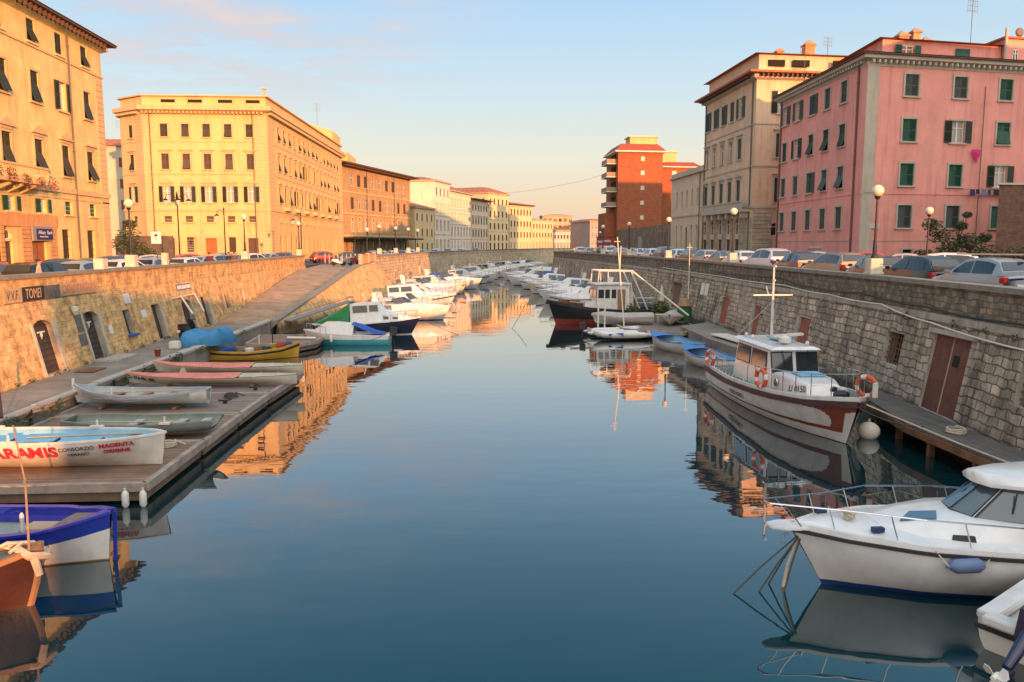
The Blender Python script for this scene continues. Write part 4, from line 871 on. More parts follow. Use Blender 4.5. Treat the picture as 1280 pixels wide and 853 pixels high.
for k in range(4): hp.poly([(*a[k], 23.92), (*a[(k+1) % 4], 23.92), (*b[(k+1) % 4], 24.6), (*b[k], 24.6)])
hp.poly([(*x, 24.6) for x in b]); hp.poly([(*x, 23.92) for x in a][::-1]); hp.build('attic_roof', pk)
hp = MB(); hp.mat(m_tile); hp.prism(offset_poly(Q2, .25), 24.51, 24.68); hp.build('attic_roof', pk)
for u, kd, w in ((5.0, 'o', 1.3), (10.8, 't', 1.5)): place_win(pk, V(*P[0]) + V(0, 2.2), dF, u, 22.35, w, 1.1, kd, None, m_grn2, p_trim).location += V(dF.y, -dF.x, 0)*.2
place_win(pk, V(*P[0]) + V(0, 1.8), dF, 16.2, 22.4, .6, 1.2, 'n', None, m_glass, p_trim).location += V(dF.y, -dF.x, 0)*.2
c0 = V(*P[0])
for u, y, h, w in ((6.2, 5, .9, .9), (7.3, 4.5, 1.2, .7), (9.4, 6, .8, .9)): p = c0 + dF*u + V(0, y); chimney(pk, p.x, p.y, 24.0, h, w, M('tan_chimney_brick', (.42, .24, .13), .9, .3, 3, .3), M('chimney_cap', (.3, .2, .13), .9))
p = c0 + dF*15.0 + V(0, 1.9); mb = MB(); mb.mat(p_trim); mb.tube([(p.x, p.y - .3, 22.1), (p.x, p.y - .3, 25.4)], .14, 8); mb.build('flue_pipe', pk)
p = c0 + dF*17.5 + V(0, 3); mb = MB(); mb.mat(m_metal); mb.tube([(p.x, p.y, 24.6), (p.x, p.y, 25.4)], .03, 5); mb.lathe([(.02, 0), (.3, .05), (.42, .16), (.4, .17), (.25, .1)], (p.x, p.y - .15, 25.5), 14, 'Y'); mb.build('satellite_dish', pk)
antenna(pk, c0.x + 14, c0.y + 8, 24.5, 4.5, 3); antenna(pk, c0.x + .5, c0.y + 14, 22.5, 3.4, 2)
pipes(pk, [tuple(V(*P[3]) + dS*18.6 + V(dS.y, -dS.x)*.1), tuple(V(*P[3]) + dS*.6 + V(dS.y, -dS.x)*.1)], 4.4, 21.4, .09, M('rust_drainpipe', (.16, .06, .05), .6)); pipes(pk, [tuple(c0 + dF*11.9 + V(dF.y, -dF.x)*.06)], 6.4, 19.8, .03)
mb = MB(); mb.mat(M('faded_white_scrawl', (.5, .42, .4), .9)); p = V(*P[3]) + dS*9.3 + V(dS.y, -dS.x)*.03
for k in range(9): a = p + dS*(k*.34); mb.bar((a.x, a.y, 5.55 + .05*(k % 3)), (a.x + dS.x*.26, a.y + dS.y*.26, 5.75 - .07*(k % 2)), .1, .16)
mb.build('scrawl', pk)
wall_sg = MB(); wall_sg.mat(M('street_plate', (.5, .42, .38), .6)); p = c0 + dF*.9 + V(dF.y, -dF.x)*.05; q_ = c0 + dF*1.9 + V(dF.y, -dF.x)*.05; wall_sg.bar((p.x, p.y, 7.6), (q_.x, q_.y, 7.6), .06, .45); wall_sg.build('street_plate', pk)
# washing lines
m_w = [M('navy_cloth', (.03, .04, .12), .9), M('black_cloth', (.025, .022, .03), .9), M('grey_blue_cloth', (.12, .18, .3), .9)]
ln = empty('washing_line', (c0.x + 10, c0.y + 1, 10.8), 'dark washing hanging on a line below a window of the pink house', 'laundry')
p0 = c0 + dF*10.5 + V(dF.y, -dF.x)*.45
mb = MB(); mb.mat(m_metal); p1 = p0 + dF*3.9; mb.tube([(p0.x, p0.y, 10.85), (p1.x, p1.y, 10.85)], .02, 4)
for q_ in (p0, p1): mb.bar((q_.x, q_.y, 10.85), (q_.x - dF.y*.45, q_.y + dF.x*.45, 10.85), .03)
mb.build('line', ln)
for k, (w, h) in enumerate(((.5, .55), (.35, .4), (.45, .6), (.3, .5), (.6, .5), (.7, .6))):
    a = p0 + dF*(.15 + k*.62); b = a + dF*w; mb = MB(); mb.mat(m_w[k % 3]); n_ = V(dF.y, -dF.x)*.012
    mb.loft([[(a.x, a.y, 10.84), (b.x, b.y, 10.84), (b.x + .03, b.y, 10.84 - h), ((a.x+b.x)/2, (a.y+b.y)/2 + .04, 10.84 - h*.9), (a.x, a.y, 10.84 - h*1.05)], [(a.x - n_.x, a.y - n_.y, 10.84), (b.x - n_.x, b.y - n_.y, 10.84), (b.x + .03 - n_.x, b.y - n_.y, 10.84 - h), ((a.x+b.x)/2 - n_.x, (a.y+b.y)/2 + .04 - n_.y, 10.84 - h*.9), (a.x - n_.x, a.y - n_.y, 10.84 - h*1.05)]]); mb.build('garment', ln)
p = c0 + dF*11.2 + V(dF.y, -dF.x)*.25; mb = MB(); mb.mat(M('magenta_cloth', (.55, .03, .16), .9))
mb.loft([[(p.x-.5, p.y, 14.3), (p.x, p.y-.1, 14.36), (p.x+.45, p.y, 14.3)], [(p.x-.4, p.y-.03, 14.0), (p.x+.02, p.y-.16, 13.95), (p.x+.36, p.y-.03, 14.0)], [(p.x-.1, p.y-.02, 13.3), (p.x+.02, p.y-.1, 13.2), (p.x+.14, p.y-.02, 13.4)]], True, True); tag(mb.build('hanging_cloth'), 'magenta cloth hanging from a wire on the pink house front', 'laundry')

# ---- cream palazzo behind it
P = [(34.99, 95), (90, 99.4), (90, 114.5), (34.62, 113.5)]  # unseen right end lengthened so its shadow reaches the brick towers
uS = [18.5 - v for v in (17.4, 14.3, 11.15, 8.0, 4.9)]
cp = building('tall buff palazzo with a stone balcony and sunlit attic beyond the pink house', P, ZR, 25.3, p_cream, {
    3: [(21.5, 2.5, 1.45, 'hhhco', 'sill', m_gry, p_trim, uS), (16.5, 2.5, 1.4, 'nnnnc', 'hood', m_curt, p_trim, uS[:4]), (16.5, 2.5, 1.4, 'c', 'hood', m_gry, p_trim, uS[4:]), (11.35, 2.6, 1.4, 'c', 'ped', m_gry, p_trim, uS), (ZR+.14, 2.4, 1.6, 'd', None, m_dkdoor, p_trim, uS), (7.2, 2.0, 1.6, 'n', None, m_glass, p_trim, uS, .8)],
    0: [(21.4, 2.6, 1.5, 'o', 'sill', m_grn, p_trim, [3.4]), (16.3, 2.8, 1.5, 'c', 'hood', m_grn, p_trim, [3.4]), (11.0, 2.9, 1.5, 'c', 'hood', m_grn, p_trim, [3.4]), (7.0, 1.6, 2.2, 'n', None, m_dkdoor, p_trim, [3.2], 1.1)]})
mb = MB(); dS = (V(*P[0]) - V(*P[3])).normalized(); nS = V(dS.y, -dS.x)
q = lambda u, o: tuple(V(*P[3]) + dS*u + nS*o)
for a, b in ((.0, uS[0]-.85), (uS[0]+.85, uS[1]-.85), (uS[1]+.85, uS[2]-.85), (uS[2]+.85, uS[3]-.85), (uS[3]+.85, uS[4]-.85), (uS[4]+.85, 18.45)):
    mb = MB(); mb.mat(p_stone)
    for k in range(11): mb.prism([q(a, -.02), q(a, .07), q(b, .07), q(b, -.02)], 4.3 + k*.45, 4.3 + k*.45 + .4)
    mb.build('rusticated_pier', cp)
mb = MB(); mb.mat(p_stone)
for k in range(13): mb.box((36.2, 94.96, 4.5 + k*.45), (2.3, .1, .4))
mb.build('rusticated_pier', cp)
belt(cp, P, 15.2, .2, .1, p_trim); belt(cp, P, 20.1, .14, .08, p_trim); belt(cp, P, 10.3, .3, .14, p_trim)
mb = MB(); mb.mat(p_trim); mb.prism([q(3, 0), q(3, 1.2), q(17.9, 1.2), q(17.9, 0)], 9.9, 10.2)
mb.prism([q(3, 1.05), q(3, 1.2), q(17.9, 1.2), q(17.9, 1.05)], 10.2, 11.05); mb.prism([q(2.95, 1.0), q(2.95, 1.28), q(17.95, 1.28), q(17.95, 1.0)], 11.05, 11.2)
for u in (4, 6.5, 9.2, 11.9, 14.5, 17): mb.prism([q(u, 0), q(u, 1.05), q(u+.45, 1.05), q(u+.45, 0)], 9.2, 9.89)
mb.build('balcony', cp)
cornice(cp, P, 25.2, 25.8, .5, p_trim); cornice(cp, P, 25.75, 26.1, 1.3, m_tile, (.6, .2, .3), m_eave, 'eave')
mb = MB(); mb.mat(p_cream); Q = offset_poly(P, -.3); mb.prism(Q, 26.0, 28.2); mb.mat(m_dark)
for u in (2.4, 5.4, 10.3): mb.box((35 + u, 95.42, 27.2), (2.0, .3, .75))
mb.build('attic', cp); hip(cp, Q, 28.21, .7, 5, .9); chimney(cp, 43.2, 100, 28.8, 1.5, 1.2, M('orange_chimney', (.5, .2, .1), .9)); chimney(cp, 39.5, 100, 28.7, .8, .8, M('orange_chimney')); antenna(cp, 47, 103, 29, 3.2)
pipes(cp, [q(17.6, .1), q(.4, .1)], 4.4, 25.2, .08)

# ---- low beige hall with blind arches
P = [(34.7, 114.2), (52, 114.5), (52, 131.5), (34.7, 131.2)]
uu = [17 - v for v in (2.4, 5.2, 8.0, 10.8, 13.6)]
bh = building('low beige hall with two rows of arched niches and a flat stone parapet', P, ZR, 16.4, p_beige, {3: [(11.6, 2.6, 1.0, 'b', None, M('niche_plaster', (.34, .3, .23), .9), p_trim, uu, .5), (5.5, 3.4, 1.0, 'b', None, M('niche_plaster'), p_trim, [uu[k] for k in (0, 1, 3, 4)], .5), (ZR + .1, 4.4, 1.2, 'd', None, m_gry, p_trim, [uu[2]], .6)]})
cornice(bh, P, 16.2, 16.6, .4, p_trim); belt(bh, P, 10.2, .2, .12, p_trim); belt(bh, P, 16.6, .6, .05, p_trim, name='roof_parapet'); pipes(bh, [(34.55, 115.2)], 4.3, 16.2)

# ---- garden wall and red brick towers
gw = empty('garden_wall', (35, 160, ZR), 'high rough brown stone garden wall with a grey door below the brick tower', 'wall')
mb = MB(); mb.mat(M('brown_rubble', (.27, .19, .125), .95, .4, .5, .8, 6, brick=(.8, .35, .03), streak=.4)); mb.prism([(34.7, 131.3), (35.3, 131.3), (38.0, 204), (37.4, 204)], ZR - .3, 9.3)
mb.prism([(37.4, 204), (38, 204), (48, 206), (48, 206.6)], ZR - .3, 8.8); mb.build('wall_face', gw)
mb = MB(); mb.mat(M('grey_door', (.27, .27, .27), .6)); mb.box((35.65, 158, 5.9), (.12, 3.4, 3.2), rz=R(-2.1)); mb.build('door', gw)
def balc(root, x, y, z, w, d, mat):
    mb = MB(); mb.mat(mat); mb.box((x, y, z), (w, d, .22)); mb.mat(M('balcony_panel', (.28, .19, .13), .8))
    mb.box((x - w/2 + .05, y, z + .6), (.08, d, .9)); mb.box((x, y - d/2 + .05, z + .6), (w - .2, .08, .9)); mb.build('balcony', root)
P = [(36.5, 186), (47.2, 187), (47, 200), (36.2, 199)]
m_conc2 = M('white_concrete_band', (.58, .52, .42), .8, .1)
tw = building('tall red brick apartment tower with a mansard roof and side balconies', P, ZR, 26.9, p_rbrick, {0: [(z, 1.05, 1.0, 'b', None, m_conc2, p_trim, [6.0]) for z in (8.3, 11.7, 15.1, 18.5, 21.9, 25.1)]}, name='apartment_tower')
cornice(tw, P, 26.9, 27.35, .8, m_conc2); hip(tw, P, 27.36, .7, 1.0, 1.7, M('dark_red_roof', (.24, .055, .03), .8, .15)); mb = MB(); mb.mat(p_b2); mb.box((43, 191, 29.9), (6.5, 5, 1.7)); mb.mat(m_conc2); mb.box((43, 191, 30.85), (7.2, 5.6, .2)); mb.build('roof_house', tw)
mb = MB(); mb.mat(p_rbrick); mb.box((35.2, 193, 8.6), (2.4, 9, 9.3)); mb.build('lower_wing', tw)
for k, z in enumerate((14.7, 18.1, 21.5, 24.5)): balc(tw, 35.3, 190.5, z, 2.5, 7, m_conc2)
mb = MB(); mb.mat(m_dark)
for z in (16, 19.4, 22.8, 25.6): mb.box((36.28, 190.5, z), (.15, 5, 2.2))
mb.build('balcony_door', tw)
P = [(50.0, 198), (59.5, 199), (59, 212), (49.5, 211)]
tw2 = building('second red brick apartment tower half hidden behind the taller one', P, ZR, 24.6, p_rbrick, {0: [(z, 1.7, 1.3, 'b', None, m_conc2, p_trim, [3.1, 8.4]) for z in (9.2, 12.6, 16, 19.4, 22.3)] + [(z, 1.6, 1.0, 'n', None, m_glass, p_trim, [5.8]) for z in (12.6, 16, 19.4, 22.3)]}, name='apartment_tower')
cornice(tw2, P, 24.6, 25.0, .8, m_conc2); hip(tw2, P, 25.01, .6, 1.2, 1.2, M('dark_red_roof')); mb = MB(); mb.mat(p_b2); mb.box((52, 203, 27.5), (4.5, 4, 2.6)); mb.mat(m_conc2); mb.box((52, 203, 28.9), (5.2, 4.6, .2)); mb.build('roof_house', tw2)
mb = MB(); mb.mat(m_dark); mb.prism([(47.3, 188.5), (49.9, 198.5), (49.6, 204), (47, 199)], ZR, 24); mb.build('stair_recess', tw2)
# ---- brown brick house at the right edge, and unseen blocks beside and behind the bridge, added to throw the evening shade
br = building('brown brick wall house at the right edge in front of the pink house', [(41.8, 60.5), (56, 61.5), (56, 66), (45.8, 65.6)], ZR, 10.6, p_bbrick, {}, name='brick_house'); mb = MB(); mb.mat(m_conc2); mb.prism(offset_poly([(41.8, 60.5), (56, 61.5), (56, 66), (45.8, 65.6)], .12), 10.6, 10.75); mb.build('coping', br)
def uv_(u, v): return (.914*u + .407*v, .407*u - .914*v)  # sun-aligned axes, shaping the added blocks to a sharp shadow edge
H3 = lambda a, b: [uv_(a, 65), uv_(b, 65), uv_(b, 45), uv_(a, 45)]
for lab, P, z1, w in (('tall terracotta apartment house on the right bank beside the bridge', [(52, 4), (80, 4), (80, 44), (52, 44)], 27.0, p_pink), ('ochre house set askew on the right bank behind the bridge', H3(-1.0, 17.4), 13.0, w_och), ('low grey house set askew on the right bank behind the bridge', H3(17.6, 26.4), 10.7, w_gry), ('long straw house set askew on the right bank behind the bridge', H3(26.6, 50), 11.9, w_lem)):
    L3 = (V(*P[3])-V(*P[0])).length; rows = [(z, 1.9, 1.3, 'c', 'plain', m_grn, p_trim, [3 + 4*i for i in range(int((L3-3)/4))]) for z in ([5.6] if z1 < 14 else [7.4, 11.2, 15, 18.8, 22.6])]
    r = building(lab, P, ZR, z1, w, {3: rows}); cornice(r, P, z1 - .5, z1 + .02, .7, p_trim)
# ================================================================ vehicles
def paint(name, c): return M(name, c, .28, .04, 2, coat=.7, spec=.5)
CP = dict(white=paint('white_car_paint', (.55, .57, .60)), silver=paint('silver_car_paint', (.26, .285, .32)), grey=paint('grey_car_paint', (.15, .16, .17)), black=paint('black_car_paint', (.016, .016, .019)),
          navy=paint('navy_car_paint', (.02, .03, .075)), blue=paint('light_blue_car_paint', (.2, .28, .36)), red=paint('red_car_paint', (.32, .025, .02)), maroon=paint('maroon_car_paint', (.12, .022, .025)), beige=paint('beige_car_paint', (.24, .19, .135)), green=paint('green_car_paint', (.03, .07, .05)))
m_cp0 = paint('car_paint', (.3, .3, .3)); m_cglass = M('car_glass', (.02, .03, .036), .03, .05, spec=.5, coat=.35); m_tail = M('tail_lamp_red', (.42, .015, .015), .2, .05, coat=.5); m_head = M('head_lamp', (.6, .6, .58), .12, .05, coat=.6)
m_plate = M('number_plate', (.6, .6, .56), .5, .05); m_alloy = M('alloy_wheel', (.4, .4, .4), .35, .05, metal=.7)
KINDS_CAR = {   # length, half width, belt, roof line (x, z, half width at that height)
 'hatch': (3.85, .83, .93, [(.95, .96, .70), (.55, 1.2, .63), (.2, 1.41, .57), (-.35, 1.48, .57), (-1.0, 1.45, .57), (-1.45, 1.34, .58), (-1.78, 1.02, .70)]),
 'sedan': (4.4, .86, .92, [(.95, .94, .74), (.5, 1.2, .65), (.1, 1.38, .58), (-.45, 1.43, .57), (-.95, 1.38, .57), (-1.35, 1.2, .62), (-1.7, .98, .72)]),
 'estate': (4.4, .87, .97, [(1.0, 1.0, .75), (.6, 1.28, .66), (.25, 1.46, .6), (-.4, 1.53, .6), (-1.3, 1.51, .6), (-1.8, 1.4, .61), (-2.08, 1.05, .72)]),
 'suv': (4.35, .91, 1.05, [(1.05, 1.08, .78), (.6, 1.4, .69), (.25, 1.6, .63), (-.4, 1.67, .62), (-1.2, 1.65, .62), (-1.75, 1.5, .64), (-2.02, 1.1, .76)]),
 'mini': (3.5, .80, .92, [(.75, .95, .68), (.45, 1.2, .62), (.15, 1.37, .58), (-.3, 1.42, .58), (-1.0, 1.39, .58), (-1.4, 1.3, .58), (-1.62, 1.0, .68)])}
def make_car(kind):
    L, hw, belt_, prof = KINDS_CAR[kind]; root = empty('parked_car', (0, 0, 0), 'car', 'car'); h = L/2; boot = kind == 'sedan'
    b = MB(); b.mat(m_cp0)
    def ring(x, w, zb, zm, zt): return [(x, -w*.9, zb), (x, -w, zb+.16), (x, -w*1.0, zm), (x, -w*.93, zt), (x, 0, zt+.03), (x, w*.93, zt), (x, w*1.0, zm), (x, w, zb+.16), (x, w*.9, zb)]
    zt = belt_
    st = [(-h, hw*.80, .42, .62, zt*.80), (-h+.08, hw*.92, .3, .62, zt*.93), (-h+.35, hw*.99, .22, .66, zt*(.99 if not boot else 1.0)), (-.6, hw, .2, .68, zt), (.6, hw, .2, .68, zt), (.98, hw, .2, .66, zt*.98), (h-.7, hw*.98, .21, .6, zt*.90), (h-.25, hw*.92, .24, .55, zt*.80), (h-.05, hw*.82, .3, .5, zt*.70), (h, hw*.7, .38, .46, zt*.6)]
    b.loft([ring(*s) for s in st], False, False); b.loft([ring(*st[0]), [(-h, y*.5, z) for _, y, z in ring(*st[0])]], False, False)
    b.poly(ring(*st[0])[::-1]); b.poly(ring(*st[-1]))
    # greenhouse
    def wb(x): return hw*.93*min(1, 1 if abs(x) < 1.5 else 1.0)
    rg = []
    for x, z, w in prof: rg.append([(x, -min(wb(x), hw*.93), belt_-.03), (x, -w, z), (x, 0, z+.035), (x, w, z), (x, min(wb(x), hw*.93), belt_-.03)])
    b.loft(rg, False, False); b.poly(rg[0]); b.poly(rg[-1][::-1])
    b.build('body', root, smooth=True, angle=38)
    def glass(pts, nm='window'): g = MB(); g.mat(m_cglass); g.poly(pts); g.build(nm, root)
    o_ = .014
    def rl(x): z, w = interp([(p[0], p[1], p[2]) for p in prof[::-1]], x); return z, w
    def front(i0, i1, t0, t1, sgn):   # windscreen between two roof stations
        p, q = prof[i0], prof[i1]; pt = lambda t, k: (lerp(p[0], q[0], t) + sgn*.02, k*(lerp(p[2], q[2], t) - .05), lerp(p[1], q[1], t) + .022)
        return [pt(t0, -1), pt(t0, 1), pt(t1, 1), pt(t1, -1)]
    g = MB(); g.mat(m_cglass); a0 = front(0, 1, .08, 1, 1); a1 = front(1, 2, .0, .85, 1); g.poly(a0); g.poly([a0[3], a0[2], a1[2], a1[3]]); g.build('windscreen', root)
    g = MB(); g.mat(m_cglass); a0 = front(-1, -2, .12 if not boot else .1, 1, -1); g.poly(a0)
    if boot: a1 = front(-2, -3, 0, .8, -1); g.poly([a0[3], a0[2], a1[2], a1[3]])
    g.build('rear_window', root)
    xs_f, xs_r = prof[1][0] + .12, prof[-2][0] + .1; xm = (xs_f + xs_r)/2 + .05
    for sy in (-1, 1):
        for x0, x1, fa, ra in ((xs_f, xm + .04, 1, 0), (xm - .04, xs_r, 0, 1)):
            lo, hi = [], []
            for k in range(5):
                x = lerp(x0, x1, k/4); z, w = rl(x); zt_, zb_ = z - .09, belt_ + .02
                if zt_ < zb_ + .02: zt_ = zb_ + .02
                for zz, lst in ((zb_, lo), (zt_, hi)): t = (zz - belt_ + .03)/(z - belt_ + .03); lst.append((x, sy*(lerp(hw*.93, w, t) + o_), zz))
            if sy < 0: g = MB(); g.mat(m_cglass); g.loft([lo, hi], False, False); g.build('window', root)
            else: g = MB(); g.mat(m_cglass); g.loft([hi, lo], False, False); g.build('window', root)
    for sx in (-1, 1):
        for sy in (-1, 1):
            w = MB(); w.mat(m_black); c = (sx*(L*.31), sy*(hw - .09), .31); w.lathe([(.2, -.1), (.3, -.1), (.315, -.05), (.315, .07), (.29, .105), (.2, .105)], c, 18, 'Y')
            w.mat(m_alloy); w.lathe([(.02, .0), (.205, .0), (.2, .098 if sy > 0 else .1), (.02, .1)], c, 12, 'Y') if sy > 0 else w.lathe([(.02, -.1), (.2, -.098), (.205, 0), (.02, 0)], c, 12, 'Y'); w.build('wheel', root)
    for sy in (-1, 1):
        t = MB(); t.mat(m_tail); t.box((-h + .1, sy*hw*.80, zt*.80), (.2, .24, .22 if kind != 'estate' else .34)); t.build('tail_light', root, bevel=.03)
        t = MB(); t.mat(m_head); t.box((h - .17, sy*hw*.74, zt*.70), (.22, .3, .13), ry=R(20)); t.build('headlight', root, bevel=.03)
        t = MB(); t.mat(m_cp0); t.box((prof[1][0] + .2, sy*(hw + .09), belt_ + .05), (.13, .2, .14)); t.build('mirror', root, bevel=.03)
    t = MB(); t.mat(m_plate); t.box((-h - .012, 0, .56), (.02, .5, .11)); t.build('number_plate', root); t = MB(); t.mat(m_black); t.box((-h + .02, 0, .36), (.1, hw*1.5, .16)); t.box((h - .03, 0, .36), (.1, hw*1.3, .14)); t.build('bumper', root, bevel=.02)
    return root
PROTO = {}; CAR_N = [0]
def car(kind, col, x, y, z, head, label, group):
    """head: heading in degrees from +Y towards +X"""
    first = kind not in PROTO
    if first: PROTO[kind] = make_car(kind)
    rz = R(90 - head)
    r = PROTO[kind] if first else dup(PROTO[kind], (x, y, z), rz)
    USED.append((r, (x, y, z), rz, label, group, col, kind)); return r
USED = []
gl, gr_ = 'cars parked along the left quay', 'cars parked along the right quay'
rcars = [  # px-derived street spots on the right bank, first row by the parapet
 ('hatch', 'silver', 18.75, 27.6, -3, 'silver hatchback with planks on its roof bars, nearest on the right quay'), ('estate', 'white', 23.5, 38.5, -60, 'white car parked across behind the silver hatchback'),
 ('hatch', 'black', 18.9, 32.0, -4, 'black hatchback with big red tail lamps beside the silver hatchback'), ('mini', 'navy', 19.3, 36.3, 7, 'small navy car with a white roof behind the black hatchback'),
 ('sedan', 'silver', 25.2, 45.0, -64, 'silver saloon in the back row behind the small navy car'), ('estate', 'beige', 19.6, 41.0, -3, 'beige estate car next to the lit lamp pedestal'),
 ('hatch', 'navy', 20.2, 47.0, 0, 'dark navy hatchback between the beige estate and the white off roader'), ('sedan', 'blue', 25.5, 57.0, -60, 'pale blue car showing behind the beige estate'),
 ('suv', 'white', 20.3, 52.0, -6, 'large white off roader with a red tail lamp beside the navy hatchback'), ('hatch', 'white', 20.4, 57.5, -3, 'small white hatchback just past the white off roader'),
 ('hatch', 'red', 25.6, 50.2, -62, 'red car mostly hidden in the back row by the pink house'), ('sedan', 'grey', 20.7, 62.5, -1, 'grey saloon beyond the small white hatchback'), ('hatch', 'silver', 20.8, 67.2, -4, 'silver hatchback below the lamp in front of the buff palazzo'),
 ('estate', 'black', 21.0, 72.0, 0, 'black estate car in front of the buff palazzo doors'), ('hatch', 'white', 21.0, 76.8, -4, 'white hatchback with an orange glow, in front of the buff palazzo'), ('suv', 'navy', 21.0, 81.8, -1, 'navy off roader before the beige hall'),
 ('hatch', 'white', 20.9, 86.8, -3, 'white hatchback before the arched door of the beige hall'), ('sedan', 'white', 20.8, 92.0, -1, 'white saloon beside the lamp before the garden wall'), ('hatch', 'beige', 20.6, 97.2, -3, 'beige hatchback before the garden wall'),
 ('hatch', 'silver', 20.4, 102.5, -3, 'silver hatchback before the grey garden door'), ('suv', 'white', 20.1, 108, -1, 'white off roader beyond the grey garden door'), ('hatch', 'navy', 19.7, 113.5, -3, 'navy hatchback towards the red billboard'), ('sedan', 'silver', 19.2, 119, -1, 'silver saloon next to the red billboard'), ('hatch', 'white', 18.7, 125, 0, 'white hatchback at the far corner of the right quay')]
for k, c, x, y, hd, lb in rcars: car(k, c, x, y, ZR, hd, lb, gr_)
lcars = [
 ('sedan', 'grey', -19.8, 34.2, 4, 'grey saloon cut by the left picture edge above the painted name'), ('hatch', 'maroon', -23.8, 43.5, 60, 'maroon car behind the grey saloon in front of the palazzo door'), ('estate', 'black', -20.3, 40.6, 6, 'black estate car behind the walking man'), ('hatch', 'blue', -20.4, 45.2, 4, 'light blue hatchback just past the walking man'),
 ('hatch', 'black', -24.6, 52.5, 58, 'black hatchback in the back row beneath the barred palazzo windows'), ('hatch', 'white', -20.0, 49.8, 16, 'bright white hatchback above the arched doorway in the quay wall'), ('sedan', 'green', -25.0, 57, 58, 'dark green saloon in the back row near the palazzo corner'),
 ('estate', 'navy', -24.8, 61.5, 60, 'navy estate car beside the palazzo corner'), ('hatch', 'blue', -20.4, 55.4, 6, 'pale blue hatchback beside the stone lamp pedestal'), ('mini', 'white', -19.6, 59.6, 14, 'small white car with dark windows by the white traffic sign'), ('sedan', 'blue', -20.0, 64.2, 10, 'light blue saloon after the white traffic sign'),
 ('hatch', 'silver', -25.6, 70, 64, 'silver hatchback in the back row before the yellow palazzo'), ('estate', 'silver', -20.2, 68.8, 12, 'silver estate car near the three standing people'), ('hatch', 'red', -24.8, 77, 62, 'red hatchback in the back row before the varnished door'), ('sedan', 'grey', -20.0, 74.4, 12, 'grey saloon beside the three standing people'),
 ('hatch', 'white', -20.0, 80.0, 30, 'white hatchback parked beyond the standing people'), ('hatch', 'grey', -24.2, 86, 60, 'grey hatchback before the yellow palazzo corner'), ('sedan', 'silver', -19.8, 85.4, 10, 'silver saloon where the quay parapet ends'), ('hatch', 'maroon', -19.4, 91, 8, 'maroon hatchback at the head of the ramp'), ('hatch', 'red', -16.9, 103, 60, 'red hatchback standing across the head of the ramp'),
 ('sedan', 'black', -13.4, 101, 82, 'black saloon behind the bars at the head of the ramp'), ('estate', 'grey', -10.8, 104.5, 6, 'grey estate car behind the orange balustrade'), ('hatch', 'silver', -10.6, 110.5, 5, 'silver hatchback beneath the brick palazzo canopy'), ('sedan', 'white', -9.6, 117, 5, 'white saloon along the far wall by the brick palazzo'), ('hatch', 'navy', -8.8, 123.5, 5, 'navy hatchback along the far wall by the brick palazzo'), ('hatch', 'white', -7.8, 130, 5, 'white hatchback at the far end of the brick palazzo'),
 ('sedan', 'silver', -6.4, 139, 10, 'silver saloon before the low yellow house'), ('hatch', 'white', -4.4, 150, 10, 'white hatchback before the tall white palazzo'), ('hatch', 'grey', -2.2, 161, 10, 'grey hatchback before the arcaded white palazzo'), ('sedan', 'white', .4, 174, 14, 'white saloon before the buff palazzo in the bend'), ('hatch', 'silver', 4.0, 187, 14, 'silver hatchback before the tall straw yellow palazzo')]
for k, c, x, y, hd, lb in lcars: car(k, c, x, y, ZL, hd, lb, gl)
for r, loc, rz, lb, g, col, kind in USED:
    r.location = loc; r.rotation_euler = (0, 0, rz); r['label'] = lb; r['group'] = g; repaint(r, m_cp0, CP[col])
# roof planks on the nearest car, white roof of the small navy one
t = empty('roof_planks', (18.75, 27.6, ZR + 1.5), 'pale timber planks strapped on the roof bars of the silver hatchback', 'planks', rz=R(114))
t.location = (18.75, 27.6, ZR); mb = MB(); mb.mat(M('fresh_timber', (.55, .42, .26), .7, .1)); mb.box((-.2, -.25, 1.6), (2.6, .22, .04)); mb.box((-.35, .2, 1.6), (2.5, .2, .04))
o = mb.build('plank'); o.parent = t; mb = MB(); mb.mat(m_iron)
for x in (.15, -.75): mb.box((x, 0, 1.555), (.05, 1.1, .045))
o = mb.build('roof_bar'); o.parent = t
